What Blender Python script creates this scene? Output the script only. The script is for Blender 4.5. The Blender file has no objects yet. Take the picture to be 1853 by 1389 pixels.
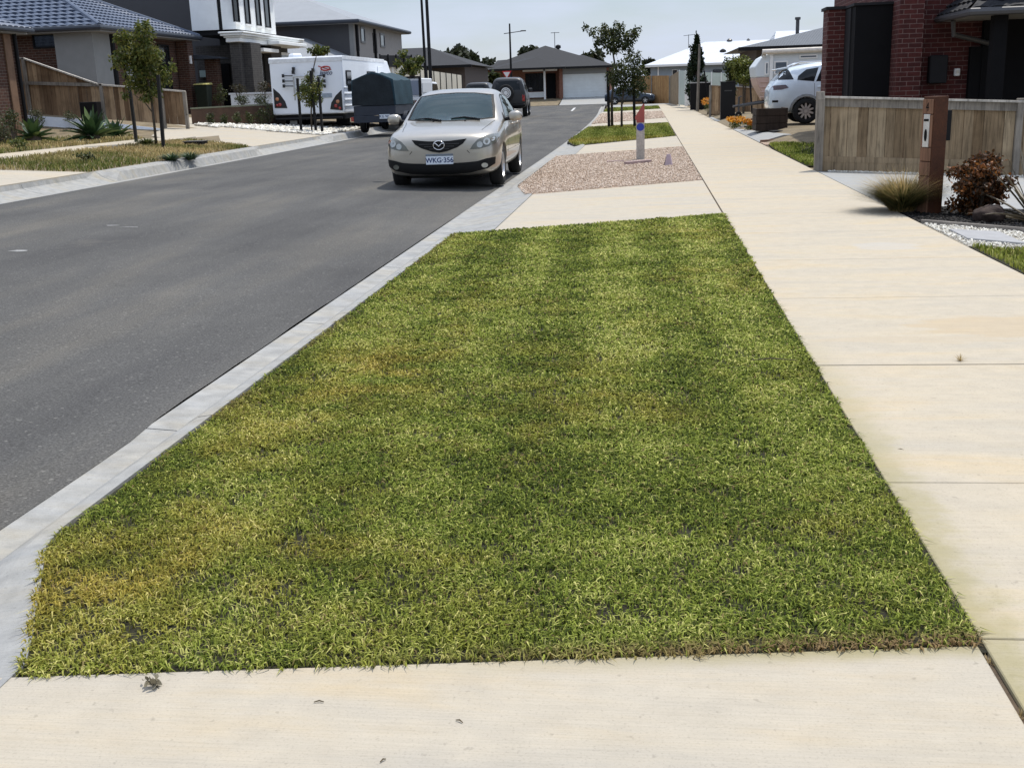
import bpy, bmesh, math, random
import numpy as np
from mathutils import Vector, Matrix
from mathutils.bvhtree import BVHTree

S = bpy.context.scene
C = S.collection
rnd = random.Random(7)
rng = np.random.default_rng(11)
R_ = math.radians

# ---------------------------------------------------------------- camera
EYE = 1.40
CAMROT = ((0.9925, -0.0007, -0.122), (0.1177, -0.2573, 0.9591), (-0.0321, -0.9663, -0.2553))
FOC, CX, CY = 2000.0, 926.5, 694.5
cam = bpy.data.cameras.new('camera')
cam_o = bpy.data.objects.new('camera', cam)
C.objects.link(cam_o)
_m = Matrix(CAMROT)
_r = Matrix((( _m[0][0], -_m[0][1], -_m[0][2]), (_m[1][0], -_m[1][1], -_m[1][2]), (_m[2][0], -_m[2][1], -_m[2][2])))
cam_o.matrix_world = Matrix.Translation((0, 0, EYE)) @ _r.to_4x4()
cam.sensor_fit = 'HORIZONTAL'; cam.sensor_width = 36.0; cam.lens = 36.0 * FOC / 1853.0
cam.clip_start = 0.05; cam.clip_end = 3000
S.camera = cam_o

# ---------------------------------------------------------------- sky, sun, exposure
SUN_EL, SUN_AZ = R_(66), R_(33)
w = bpy.data.worlds.new('World'); S.world = w; w.use_nodes = True
nt = w.node_tree; nt.nodes.clear()
sky = nt.nodes.new('ShaderNodeTexSky'); sky.sky_type = 'NISHITA'; sky.sun_disc = False
sky.sun_elevation = SUN_EL; sky.sun_rotation = SUN_AZ
sky.air_density = 1.0; sky.dust_density = 0.6; sky.ozone_density = 2.0; sky.altitude = 0
bg = nt.nodes.new('ShaderNodeBackground'); bg.inputs[1].default_value = 0.090
out = nt.nodes.new('ShaderNodeOutputWorld')
# thin high cloud: soft streaks of pale grey over the blue
tc = nt.nodes.new('ShaderNodeTexCoord'); mp = nt.nodes.new('ShaderNodeMapping'); mp.inputs['Scale'].default_value = (3, 3, 14)
ns = nt.nodes.new('ShaderNodeTexNoise'); ns.inputs['Scale'].default_value = 1.6; ns.inputs['Detail'].default_value = 6; ns.inputs['Roughness'].default_value = .55
rp = nt.nodes.new('ShaderNodeValToRGB'); rp.color_ramp.elements[0].position = .36; rp.color_ramp.elements[1].position = .72
rp.color_ramp.elements[0].color = (.40, .40, .40, 1); rp.color_ramp.elements[1].color = (1.0, 1.0, 1.0, 1)
mx = nt.nodes.new('ShaderNodeMixRGB'); mx.inputs[2].default_value = (7.1, 7.9, 9.6, 1)
nt.links.new(tc.outputs['Generated'], mp.inputs['Vector']); nt.links.new(mp.outputs[0], ns.inputs['Vector'])
nt.links.new(ns.outputs['Fac'], rp.inputs[0]); nt.links.new(rp.outputs[0], mx.inputs[0])
# cloud veil made brighter overhead, out of view, as added fill for shaded faces
sz = nt.nodes.new('ShaderNodeSeparateXYZ'); nt.links.new(tc.outputs['Generated'], sz.inputs[0])
mr = nt.nodes.new('ShaderNodeMapRange'); mr.inputs[1].default_value = .14; mr.inputs[2].default_value = .9; mr.inputs[3].default_value = 1.0; mr.inputs[4].default_value = 1.9
nt.links.new(sz.outputs[2], mr.inputs[0])
vm = nt.nodes.new('ShaderNodeVectorMath'); vm.operation = 'SCALE'; nt.links.new(mx.outputs[0], vm.inputs[0]); nt.links.new(mr.outputs[0], vm.inputs['Scale'])
nt.links.new(sky.outputs[0], mx.inputs[1]); nt.links.new(vm.outputs[0], bg.inputs[0]); nt.links.new(bg.outputs[0], out.inputs[0])
sun = bpy.data.lights.new('sun', 'SUN'); sun.energy = 3.9; sun.angle = R_(0.6); sun.color = (1.0, .95, .87)
sun_o = bpy.data.objects.new('sun', sun); C.objects.link(sun_o)
SUND = Vector((math.sin(SUN_AZ) * math.cos(SUN_EL), math.cos(SUN_AZ) * math.cos(SUN_EL), math.sin(SUN_EL)))
sun_o.rotation_mode = 'QUATERNION'; sun_o.rotation_quaternion = (-SUND).to_track_quat('-Z', 'Y')
sun_o.location = (0, 0, 50)
S.view_settings.view_transform = 'Standard'; S.view_settings.look = 'None'
S.view_settings.exposure = 0.07; S.view_settings.gamma = 1.0

# ---------------------------------------------------------------- surveying helpers: a sight line from the camera meets a plane
def ray(px, py):
    c = (px - CX, py - CY, FOC)
    return [sum(CAMROT[i][k] * c[k] for k in range(3)) for i in range(3)]
def P(px, py, Y):                       # on the vertical plane at distance Y along the street
    d = ray(px, py); s = Y / d[1]
    return Vector((d[0] * s, Y, EYE + d[2] * s))
def G(px, py, z=0.0):                   # on a level plane
    d = ray(px, py); s = (z - EYE) / d[2]
    return Vector((d[0] * s, d[1] * s, z))
LK, LS = -8.9, .085                     # left kerb line and the slope of the land beyond it
def GL(px, py):                         # on the sloping land left of the road
    d = ray(px, py)                     # z = .24 + LS*(LK-x)
    s = (.24 + LS * LK - EYE) / (d[2] + LS * d[0])
    return Vector((d[0] * s, d[1] * s, EYE + d[2] * s))
def GT(px, py):                         # on the real ground, whatever its height
    z = .2
    for _ in range(60):
        q = G(px, py, z); z += .35 * (zland(q.x, q.y) - z)
    return Vector((q.x, q.y, z))
def sst(a, b, t):
    t = max(0., min(1., (t - a) / (b - a))); return t * t * (3 - 2 * t)
def bend(y):                            # the street swings gently left in the distance
    return -.85 * max(0., (y - 24) / 50.) ** 2 if y < 80 else -.85 * (56 / 50.) ** 2 - .03 * (y - 80)
def widen(y):
    return -.4 * sst(14, 42, y)
def xr(y): return -2.33 + bend(y)       # right lip of the road
def xl(y): return LK + bend(y) + widen(y)  # left lip
def zland(x, y):
    if x < xl(y) - .25:
        k = 1 - .8 * sst(60, 110, y)
        d = xl(y) - x; far = sst(33.1, 33.5, y)
        return k * (.24 + LS * (min(14., d) * far + min(2.9, d) * (1 - far)))
    if x <= 2.7: return 0.0
    s = sst(22, 28, y) * (1 - .6 * sst(45, 90, y))
    return -.05 * min(x - 2.7, 6) * (1 - sst(20, 28, y)) + s * .24 * min(1., (x - 2.7) / .9)
def zroad(x, y):
    t = (xr(y) - x) / (xr(y) - xl(y))
    return -.06 + .18 * t * (1 - .85 * sst(55, 100, y)) + .03 * 4 * t * (1 - t)

# ---------------------------------------------------------------- mesh helpers
class MB:
    def __init__(s): s.v = []; s.f = []
    def add(s, vs, fs):
        n = len(s.v); s.v += [tuple(v) for v in vs]; s.f += [tuple(i + n for i in f) for f in fs]; return s
    def box(s, x0, x1, y0, y1, z0, z1):
        return s.add([(x0,y0,z0),(x1,y0,z0),(x1,y1,z0),(x0,y1,z0),(x0,y0,z1),(x1,y0,z1),(x1,y1,z1),(x0,y1,z1)],
                     [(3,2,1,0),(4,5,6,7),(0,1,5,4),(1,2,6,5),(2,3,7,6),(3,0,4,7)])
    def quad(s, *p): return s.add(p, [tuple(range(len(p)))])
    def hexa(s, b, t):                  # 4 bottom + 4 top corners, counter-clockwise seen from above
        return s.add(list(b) + list(t), [(3,2,1,0),(4,5,6,7),(0,1,5,4),(1,2,6,5),(2,3,7,6),(3,0,4,7)])
    def prism(s, pts, z0, z1):          # outline in plan, ccw
        n = len(pts); f0 = (lambda x, y: z0) if not callable(z0) else z0; f1 = (lambda x, y: z1) if not callable(z1) else z1
        vs = [(p[0], p[1], f0(p[0], p[1])) for p in pts] + [(p[0], p[1], f1(p[0], p[1])) for p in pts]
        return s.add(vs, [tuple(range(n-1, -1, -1)), tuple(range(n, 2*n))] + [(i, (i+1) % n, n+(i+1) % n, n+i) for i in range(n)])
    def slab(s, pts, axis, a, b):       # outline in a vertical plane, thickness from a to b along axis 'x' or 'y'
        n = len(pts)
        mk = (lambda p, t: (p[0], t, p[1])) if axis == 'y' else (lambda p, t: (t, p[0], p[1]))
        vs = [mk(p, a) for p in pts] + [mk(p, b) for p in pts]
        return s.add(vs, [tuple(range(n)), tuple(range(2*n-1, n-1, -1))] + [(i, n+i, n+(i+1) % n, (i+1) % n) for i in range(n)])
    def tube(s, path, rad, seg=8, cap=True):
        path = [Vector(p) for p in path]; n = len(path)
        if not hasattr(rad, '__len__'): rad = [rad] * n
        rings = []
        for i, p in enumerate(path):
            t = (path[min(i+1, n-1)] - path[max(i-1, 0)]).normalized()
            u = t.cross(Vector((0, 0, 1)) if abs(t.z) < .9 else Vector((0, 1, 0))).normalized(); q = t.cross(u)
            rings.append([p + (u * math.cos(2*math.pi*k/seg) + q * math.sin(2*math.pi*k/seg)) * rad[i] for k in range(seg)])
        vs = [v for r in rings for v in r]
        fs = [(i*seg+k, i*seg+(k+1) % seg, (i+1)*seg+(k+1) % seg, (i+1)*seg+k) for i in range(n-1) for k in range(seg)]
        if cap: fs += [tuple(range(seg-1, -1, -1)), tuple(range((n-1)*seg, n*seg))]
        return s.add(vs, fs)
    def lathe(s, prof, seg=24, c=(0, 0, 0), axis='z', a0=0., a1=2*math.pi):   # prof: (radius, along axis)
        full = abs(a1 - a0 - 2*math.pi) < 1e-6; m = seg if full else seg + 1; vs = []
        for r, h in prof:
            for k in range(m):
                a = a0 + (a1 - a0) * k / seg; q = (r*math.cos(a), r*math.sin(a), h)
                if axis == 'x': q = (q[2], q[0], q[1])
                if axis == 'y': q = (q[0], q[2], q[1])
                vs.append((q[0]+c[0], q[1]+c[1], q[2]+c[2]))
        fs = []
        for i in range(len(prof)-1):
            for k in range(seg):
                k2 = (k+1) % m if full else k+1
                fs.append((i*m+k, i*m+k2, (i+1)*m+k2, (i+1)*m+k))
        return s.add(vs, fs)
    def build(s, name, m, parent=None, world=False, bev=0, smooth=False, seg=1, rot=None):
        me = bpy.data.meshes.new(name)
        v = s.v
        if world and parent is not None:
            o = parent.location; v = [(a[0]-o.x, a[1]-o.y, a[2]-o.z) for a in v]
        me.from_pydata(v, [], s.f); me.validate()
        bm = bmesh.new(); bm.from_mesh(me)
        bmesh.ops.recalc_face_normals(bm, faces=bm.faces)
        if bev:
            es = [e for e in bm.edges if len(e.link_faces) == 2 and e.calc_face_angle(0) > .5]
            bmesh.ops.bevel(bm, geom=es, offset=bev, segments=seg, affect='EDGES', profile=.5)
        bm.to_mesh(me); bm.free()
        return put(name, me, m, parent, smooth)
def put(name, me, m, parent=None, smooth=False):
    me.name = name
    if m is not None: me.materials.clear(); me.materials.append(m)
    if smooth:
        me.polygons.foreach_set('use_smooth', [True] * len(me.polygons))
    o = bpy.data.objects.new(name, me); C.objects.link(o)
    if parent is not None: o.parent = parent
    return o
def tag(o, label=None, cat=None, group=None, kind=None):
    if label: o['label'] = label
    if cat: o['category'] = cat
    if group: o['group'] = group
    if kind: o['kind'] = kind
    return o
def thing(name, label, cat, loc=(0, 0, 0), rz=0, group=None):
    o = bpy.data.objects.new(name, None); C.objects.link(o); o.empty_display_size = .2
    o.location = loc; o.rotation_euler = (0, 0, rz)
    return tag(o, label, cat, group)
def dup(root, loc, rz=0, label=None, sc=None):
    r = root.copy(); C.objects.link(r); r.location = loc; r.rotation_euler = (0, 0, rz)
    if sc: r.scale = sc
    if label: r['label'] = label
    for ch in list(root.children):
        c = ch.copy(); C.objects.link(c); c.parent = r
        for g in ch.children:
            d = g.copy(); C.objects.link(d); d.parent = c
    return r
def np_mesh(name, verts, faces_flat, loop_tot, m, parent=None, attrs=None, smooth=False):
    me = bpy.data.meshes.new(name)
    nv = len(verts); nf = len(loop_tot)
    me.vertices.add(nv); me.vertices.foreach_set('co', np.asarray(verts, np.float32).ravel())
    me.loops.add(len(faces_flat)); me.loops.foreach_set('vertex_index', np.asarray(faces_flat, np.int32))
    me.polygons.add(nf)
    st = np.concatenate(([0], np.cumsum(loop_tot)[:-1])).astype(np.int32)
    me.polygons.foreach_set('loop_start', st)
    me.update(calc_edges=True)
    for k, a in (attrs or {}).items():
        at = me.attributes.new(k, 'FLOAT', 'POINT'); at.data.foreach_set('value', np.asarray(a, np.float32))
    return put(name, me, m, parent, smooth)
def text_mb(s, size, mat4, extrude=.002, bold=0.0):
    cu = bpy.data.curves.new('t', 'FONT'); cu.body = s; cu.size = size; cu.extrude = extrude; cu.align_x = 'CENTER'; cu.align_y = 'CENTER'; cu.offset = bold
    o = bpy.data.objects.new('t', cu); C.objects.link(o)
    dg = bpy.context.evaluated_depsgraph_get(); me = bpy.data.meshes.new_from_object(o.evaluated_get(dg))
    me.transform(mat4); bpy.data.objects.remove(o); bpy.data.curves.remove(cu)
    return me

# ---------------------------------------------------------------- materials
def nodes(name):
    m = bpy.data.materials.new(name); m.use_nodes = True; t = m.node_tree
    b = t.nodes['Principled BSDF']; return m, t, b
def N(t, typ, **kw):
    n = t.nodes.new('ShaderNode' + typ)
    for k, v in kw.items():
        if k.startswith('i_'): n.inputs[k[2:].replace('_', ' ')].default_value = v
        else: setattr(n, k, v)
    return n
def ramp(t, fac, stops):
    r = N(t, 'ValToRGB'); e = r.color_ramp.elements
    while len(e) < len(stops): e.new(.5)
    for q, (p, c) in zip(e, stops):
        q.position = p; q.color = (c[0], c[1], c[2], 1) if hasattr(c, '__len__') else (c, c, c, 1)
    t.links.new(fac, r.inputs[0]); return r.outputs[0]
def mul(c, k): return tuple(min(1., a * k) for a in c)
def noise(t, scale, detail=4, rough=.6, vec=None, dist=0):
    n = N(t, 'TexNoise'); n.inputs['Scale'].default_value = scale; n.inputs['Detail'].default_value = detail
    n.inputs['Roughness'].default_value = rough; n.inputs['Distortion'].default_value = dist
    if vec is None: vec = N(t, 'TexCoord').outputs['Object']
    t.links.new(vec, n.inputs['Vector']); return n.outputs['Fac']
def mixc(t, fac, a, b, mode='MIX'):
    m = N(t, 'MixRGB', blend_type=mode)
    for i, v in ((0, fac), (1, a), (2, b)):
        if hasattr(v, 'is_linked') or hasattr(v, 'links'): t.links.new(v, m.inputs[i])
        elif i == 0: m.inputs[0].default_value = v
        else: m.inputs[i].default_value = (v[0], v[1], v[2], 1)
    return m.outputs[0]
def bump(t, b, h, strength=.3, dist=.01):
    n = N(t, 'Bump'); n.inputs['Strength'].default_value = strength; n.inputs['Distance'].default_value = dist
    t.links.new(h, n.inputs['Height']); t.links.new(n.outputs[0], b.inputs['Normal'])
def setp(b, rough=.7, metal=0, spec=.5, coat=0):
    b.inputs['Roughness'].default_value = rough; b.inputs['Metallic'].default_value = metal
    b.inputs['Specular IOR Level'].default_value = spec; b.inputs['Coat Weight'].default_value = coat
def mat(name, col, rough=.7, var=.15, scale=6., fine=60., fvar=.08, bmp=.1, bd=.004, metal=0, spec=.4, coat=0, isl=0):
    m, t, b = nodes(name); setp(b, rough, metal, spec, coat)
    n1 = noise(t, scale, 5); n2 = noise(t, fine, 3)
    c = ramp(t, n1, [(.3, mul(col, 1 - var)), (.7, mul(col, 1 + var))])
    c2 = ramp(t, n2, [(.3, 1 - fvar), (.7, 1.0)])
    c = mixc(t, 1., c, c2, 'MULTIPLY')
    if isl:
        gi = N(t, 'NewGeometry').outputs['Random Per Island']
        c = mixc(t, 1., c, ramp(t, gi, [(0, 1 - isl), (1, 1.0)]), 'MULTIPLY')
    t.links.new(c, b.inputs['Base Color'])
    if bmp: bump(t, b, n2, bmp, bd)
    return m
# ================================================================ materials used widely
def concrete(name, col, moss=None, stain=None, var=.09):
    m, t, b = nodes(name); setp(b, .88, 0, .3)
    ob = N(t, 'TexCoord').outputs['Object']
    mpn = N(t, 'Mapping'); mpn.inputs['Scale'].default_value = (.55, 2.2, 1); t.links.new(ob, mpn.inputs['Vector'])
    n1 = noise(t, 1.3, 6, .65, mpn.outputs[0], .4); n2 = noise(t, 9, 4); n3 = noise(t, 140, 3, .7); n4 = noise(t, 34, 2)
    warm = (col[0]*1.05, col[1]*.975, col[2]*.84); cool = (col[0]*.89, col[1]*.92, col[2]*.98)
    c = ramp(t, n1, [(.3, cool), (.52, col), (.72, warm)])
    c = mixc(t, 1., c, ramp(t, n2, [(.3, 1 - var), (.7, 1.)]), 'MULTIPLY')
    c = mixc(t, 1., c, ramp(t, n3, [(.25, .74), (.45, .97), (.7, 1.)]), 'MULTIPLY')
    c = mixc(t, 1., c, ramp(t, n4, [(.26, .8), (.34, 1.)]), 'MULTIPLY')
    sx = N(t, 'SeparateXYZ'); t.links.new(ob, sx.inputs[0])
    def M(op, a, bb=0.0, cc=None):
        q = N(t, 'Math', operation=op)
        for i, v in enumerate((a, bb, cc)):
            if v is None: continue
            if isinstance(v, (int, float)): q.inputs[i].default_value = v
            else: t.links.new(v, q.inputs[i])
        return q.outputs[0]
    def smooth(v, a, bb):
        q = N(t, 'MapRange', interpolation_type='SMOOTHSTEP')
        t.links.new(v, q.inputs[0]); q.inputs[1].default_value = a; q.inputs[2].default_value = bb; return q.outputs[0]
    if moss == 'path':
        d = M('SUBTRACT', sx.outputs[0], M('MULTIPLY_ADD', n2, .30, .72))
        k = M('MULTIPLY', smooth(d, .17, -.02), smooth(sx.outputs[1], 7.2, 3.2))
        c = mixc(t, M('MULTIPLY', k, .62), c, (.24, .21, .085))
    if moss == 'drive':
        d = M('SUBTRACT', M('MULTIPLY_ADD', sx.outputs[0], .1325, 2.583), sx.outputs[1])
        d = M('SUBTRACT', d, M('MULTIPLY', n2, .09))
        k = M('MULTIPLY', M('MULTIPLY', smooth(d, .07, -.03), smooth(sx.outputs[1], 3.4, 3.0)), smooth(sx.outputs[0], -.9, .5))
        c = mixc(t, M('MULTIPLY', k, .75), c, (.23, .20, .085))
    if stain:
        for (cx, cy, ax, ay, cl, am) in stain:
            dx = M('DIVIDE', M('SUBTRACT', sx.outputs[0], cx), ax); dy = M('DIVIDE', M('SUBTRACT', sx.outputs[1], cy), ay)
            r = M('SQRT', M('ADD', M('MULTIPLY', dx, dx), M('MULTIPLY', dy, dy)))
            r = M('ADD', r, M('MULTIPLY_ADD', noise(t, 3.2, 5, .6, mpn.outputs[0]), 1.6, -.8))
            c = mixc(t, M('MULTIPLY', smooth(r, 1.0, .78), am), c, cl)
    wv = N(t, 'TexNoise'); mpb = N(t, 'Mapping'); mpb.inputs['Scale'].default_value = (2.5, 190, 1); t.links.new(ob, mpb.inputs['Vector']); t.links.new(mpb.outputs[0], wv.inputs['Vector']); wv.inputs['Scale'].default_value = 1; wv.inputs['Detail'].default_value = 3
    c = mixc(t, 1., c, ramp(t, wv.outputs['Fac'], [(.3, .93), (.62, 1.02)]), 'MULTIPLY')
    n7 = noise(t, 3.4, 5, .7); c = mixc(t, ramp(t, n7, [(.56, 0.), (.74, .22)]), c, mul(col, .62))
    t.links.new(c, b.inputs['Base Color']); bump(t, b, mixc(t, .5, n3, wv.outputs['Fac']), .35, .003)
    return m
mPath = concrete('footpath_concrete', (.455, .397, .302), 'path', [(2.05, 6.55, .55, .34, (.40, .31, .195), .5), (1.5, 6.2, .5, .12, (.42, .34, .23), .35), (2.05, 9.9, .3, .25, (.40, .38, .34), .6)])
mDrive = concrete('driveway_concrete', (.435, .387, .306), 'drive')
mDriveB = concrete('grey_driveway_concrete', (.33, .33, .315))
mKerb = concrete('kerb_concrete', (.355, .35, .327), var=.28)
mWallC = concrete('wall_concrete', (.74, .76, .77), var=.1)
def asphalt():
    m, t, b = nodes('asphalt'); setp(b, .92, 0, .2)
    ob = N(t, 'TexCoord').outputs['Object']
    mpn = N(t, 'Mapping'); mpn.inputs['Scale'].default_value = (.9, .12, 1); mpn.inputs['Rotation'].default_value = (0, 0, .03); t.links.new(ob, mpn.inputs['Vector'])
    n1 = noise(t, 1.1, 5, .6, mpn.outputs[0]); n0 = noise(t, .45, 4); n3 = noise(t, 85, 4, .75)
    v = N(t, 'TexVoronoi', feature='F1'); v.inputs['Scale'].default_value = 75; t.links.new(ob, v.inputs['Vector'])
    c = ramp(t, n1, [(.28, (.062, .061, .060)), (.5, (.090, .088, .083)), (.74, (.130, .120, .102))])
    c = mixc(t, 1., c, ramp(t, n0, [(.3, .84), (.7, 1.1)]), 'MULTIPLY')
    c = mixc(t, .9, c, ramp(t, n3, [(.3, .42), (.52, .95), (.74, 1.8)]), 'MULTIPLY')
    sep = N(t, 'SeparateColor'); t.links.new(v.outputs['Color'], sep.inputs[0])
    c = mixc(t, ramp(t, sep.outputs[0], [(.982, 0.), (.99, .3)]), c, (.30, .29, .26))
    n9 = noise(t, .8, 6, .7, None, .6); c = mixc(t, ramp(t, n9, [(.60, 0.), (.70, .35)]), c, (.145, .133, .112)); n8 = noise(t, 2.1, 3, .5); c = mixc(t, ramp(t, n8, [(.70, 0.), (.75, .55)]), c, (.035, .034, .033))
    n5 = noise(t, 26, 2, .5); n6 = noise(t, 1.7, 3)
    c = mixc(t, ramp(t, n5, [(.73, 0.), (.78, .3)]), c, (.24, .23, .20))
    t.links.new(c, b.inputs['Base Color']); bump(t, b, n3, .6, .006); return m
mRoad = asphalt()
mPaint = mat('road_paint', (.50, .50, .48), .7, .12, 20)
mScar = mat('paint_scar', (.26, .26, .25), .85, .3, 30)
mSoil = mat('soil', (.10, .072, .045), .95, .3, 9, 90, .3, .5, .01)
mDryGround = mat('dry_ground', (.21, .165, .10), .95, .35, 2.2, 40, .35, .4, .01)
mBarkShade = mat('dark_mulch_and_shade', (.018, .016, .014), .95, .4, 40, 120, .4, .8, .02)  # mulch by the letterbox, and the painted shade around the SUV
mThatch = mat('lawn_thatch', (.026, .023, .009), .95, .35, 5, 120, .5, .8, .01)

# ================================================================ ground, road, kerbs, path
YS = [-6, -3, 0, 2, 4, 6, 8, 10, 13, 16, 19, 22, 25, 28, 31, 34, 38, 42, 46, 50, 55, 60, 66, 72, 78, 84, 90, 97, 104, 112, 122, 140, 180, 260, 420, 800]
def ground_sheet():
    cols = [('a', -900), ('a', -120), ('a', -60), ('l', -20), ('l', -14), ('l', -10), ('l', -7), ('l', -5), ('l', -3), ('l', -1.5), ('l', -.64), ('l', -.60), ('r', .40), ('r', .5), ('a', .9), ('a', 2.6), ('a', 2.75), ('a', 3.2), ('a', 3.7), ('a', 4.5), ('a', 6), ('a', 9), ('a', 20), ('a', 60), ('a', 900)]
    vs, fs = [], []
    for y in YS:
        for i, (k, o) in enumerate(cols):
            x = o if k == 'a' else (xl(y) + o if k == 'l' else xr(y) + o)
            z = zland(x, y) - .03
            if i in (11, 12): z = -.30
            vs.append((x, y, z))
    n = len(cols)
    for j in range(len(YS)-1):
        for i in range(n-1): fs.append((j*n+i, j*n+i+1, (j+1)*n+i+1, (j+1)*n+i))
    b = MB(); b.add(vs, fs); o = b.build('ground', mDryGround); tag(o, kind='structure')
ground_sheet()
def fine_ys(a, b):
    y = a; r = []
    while y < b: r.append(y); y += .35 if y < 9 else (1. if y < 30 else 3.)
    return r + [b]
def road():
    ys = fine_ys(-6, 100.); n = 15; vs = []
    rr = random.Random(3)
    for y in ys:
        e = (-.012 if y > 4.63 else .02) + rr.uniform(-.007, .007) if y < 14 else 0
        for i in range(n):
            t = i / (n-1); x = xl(y) - .02 + (xr(y) + e - xl(y) + .02) * t
            vs.append((x, y, zroad(x, y)))
    fs = [(j*n+i, j*n+i+1, (j+1)*n+i+1, (j+1)*n+i) for j in range(len(ys)-1) for i in range(n-1)]
    b = MB(); b.add(vs, fs); o = b.build('road', mRoad, smooth=True); tag(o, kind='structure')
    # the side street across the end
    y0, y1 = 100., 107.; vs = []
    for i in range(31):
        x = -70 + 73 * i / 30
        zz = zroad(max(xl(100.), min(xr(100.), x)), 100.)
        vs += [(x, y0, zz), (x, y1, zz + .03)]
    b = MB(); b.add(vs, [(2*i, 2*i+2, 2*i+3, 2*i+1) for i in range(30)]); o = b.build('side_street', mRoad); tag(o, kind='structure')
road()
def xback(y):                           # back edge of the right kerb: it widens into a lay-back at every driveway
    lay = .33
    for a0, a1, b0, b1 in ((-9, -8, 2.44, 3.24), (11.15, 11.4, 15.6, 16.97), (24.7, 25.3, 29.4, 31.8), (43.2, 44, 46, 48), (66, 67, 70, 72)):
        if a0 <= y <= b1:
            k = min(sst(a0, a1, y), 1 - max(0., min(1., (y - b0) / (b1 - b0)))); lay = .33 + .39 * k
    return xr(y) + lay
def kerb_right():
    b = MB(); y = -5.0; segs = []
    while y < 97: segs.append((y, min(97, y + 2.42))); y += 2.425
    for (a, e) in segs:
        m = 17 if a < 6 else 7; vs = []
        for j in range(m):
            y = a + (e - .006 - a) * j / (m-1); x0 = xr(y); xb = xback(y); wdt = xb - x0
            zz = -.062
            prof = [(x0, zz - .12), (x0, zz), (x0 + .16, zz - .012), (x0 + .16 + (wdt - .16) * .30, -.035 if wdt < .5 else -.052), (x0 + .16 + (wdt - .16) * .62, -.006 if wdt < .5 else -.025), (xb, .003), (xb, -.15)]
            vs += [(px, y, pz) for px, pz in prof]
        k = 7
        fs = [(j*k+i, j*k+i+1, (j+1)*k+i+1, (j+1)*k+i) for j in range(m-1) for i in range(k-1)]
        fs += [tuple(range(k)), tuple(range((m-1)*k + k-1, (m-1)*k-1, -1))]
        b.add(vs, fs)
    o = b.build('kerb', mKerb); tag(o, kind='structure')
kerb_right()
def left_lay(y):                        # 1 = upright kerb, 0 = dropped for a driveway
    return min(1., max(sst(18.0, 19.2, y) - sst(26.2, 27.4, y), sst(32.8, 34, y) - sst(39, 40.5, y)))
def kerb_left():
    b = MB(); y = 4.0; segs = []
    while y < 97: segs.append((y, min(97, y + 2.42))); y += 2.425
    for (a, e) in segs:
        m = 7; vs = []
        for j in range(m):
            y = a + (e - .006 - a) * j / (m-1); x0 = xl(y); zr = zroad(x0, y); u = left_lay(y)
            zt = zland(x0 - .6, y) + .005; w2 = .34 + .2 * (1 - u)
            prof = [(x0, zr - .1), (x0, zr + .004), (x0 - .26, zr - .012), (x0 - w2, zr + (zt - zr) * (.8 if u > .5 else .35)), (x0 - w2 - .05, zr + (zt - zr) * (.98 if u > .5 else .5)), (x0 - .62, zt), (x0 - .62, zt - .2)]
            vs += [(px, y, pz) for px, pz in prof]
        k = 7
        fs = [(j*k+i, (j+1)*k+i, (j+1)*k+i+1, j*k+i+1) for j in range(m-1) for i in range(k-1)]
        fs += [tuple(range(k-1, -1, -1)), tuple(range((m-1)*k, (m-1)*k + k))]
        b.add(vs, fs)
    o = b.build('kerb', mKerb); tag(o, kind='structure')
kerb_left()
PX0, PX1 = .85, 2.70
def footpath():
    js = [-5, -2.4, -.9, .9, 2.70, 3.87, 5.61, 7.46, 9.15, 10.9, 12.55]
    while js[-1] < 93: js.append(js[-1] + (1.75 if len(js) % 3 else 1.62))
    b = MB()
    for i in range(len(js)-1):
        g0 = .009 if abs(js[i] - 5.61) < .01 else .003; g1 = .009 if abs(js[i+1] - 5.61) < .01 else .003
        y0, y1 = js[i] + g0, js[i+1] - g1
        sk = .03
        b.prism([(PX0, y0 - .0), (PX1, y0 + sk), (PX1, y1 + sk), (PX0, y1)], -.1, .004)
    o = b.build('footpath', mPath, bev=.003); tag(o, kind='structure')
footpath()
def poly_sheet(name, pts, m, z0=-.1, z1=.0, follow=False, bev=0):
    b = MB()
    if follow:
        b.prism(pts, lambda x, y: zland(x, y) + z0, lambda x, y: zland(x, y) + z1)
    else: b.prism(pts, z0, z1)
    o = b.build(name, m, bev=bev); return tag(o, kind='structure')
E_ = .835                               # where the driveways stop short of the path (a weedy joint)
poly_sheet('driveway', [(xback(-5), -5), (E_, -5), (E_, 2.67), (-1.665, 2.356), (xback(2.25)-.03, 2.25), (xback(1.)+.004, 1.)], mDrive, bev=.004)
poly_sheet('driveway', [(xback(12)+.004, 11.27), (E_, 12.62), (E_, 17.38), (xback(15)+.004, 15.6), (xback(13)+.004, 13.5)], mDrive, bev=.004)
poly_sheet('driveway', [(xback(26)+.004, 24.85), (E_, 27.45), (E_, 33.35), (xback(29.3)+.01, 29.3), (xback(27)+.004, 27)], mDrive, bev=.004)
poly_sheet('driveway', [(-2.20, 43.2), (E_, 45.5), (E_, 53.6), (-2.28, 46.8)], mDrive)
poly_sheet('driveway', [(-2.75, 66.1), (E_, 69.0), (E_, 75.9), (-2.75, 70.6)], mDrive)
poly_sheet('driveway', [(-3.0, 84.6), (.84, 87.2), (2.7, 93.0), (2.0, 99.), (-3.3, 99.)], mDriveB)
poly_sheet('joint_soil', [(.834, -5), (.851, -5), (.851, 2.66), (.834, 2.66)], mSoil, -.1, -.010); poly_sheet('joint_soil', [(.834, 12.63), (.851, 12.63), (.851, 17.37), (.834, 17.37)], mSoil, -.1, -.010)
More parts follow.
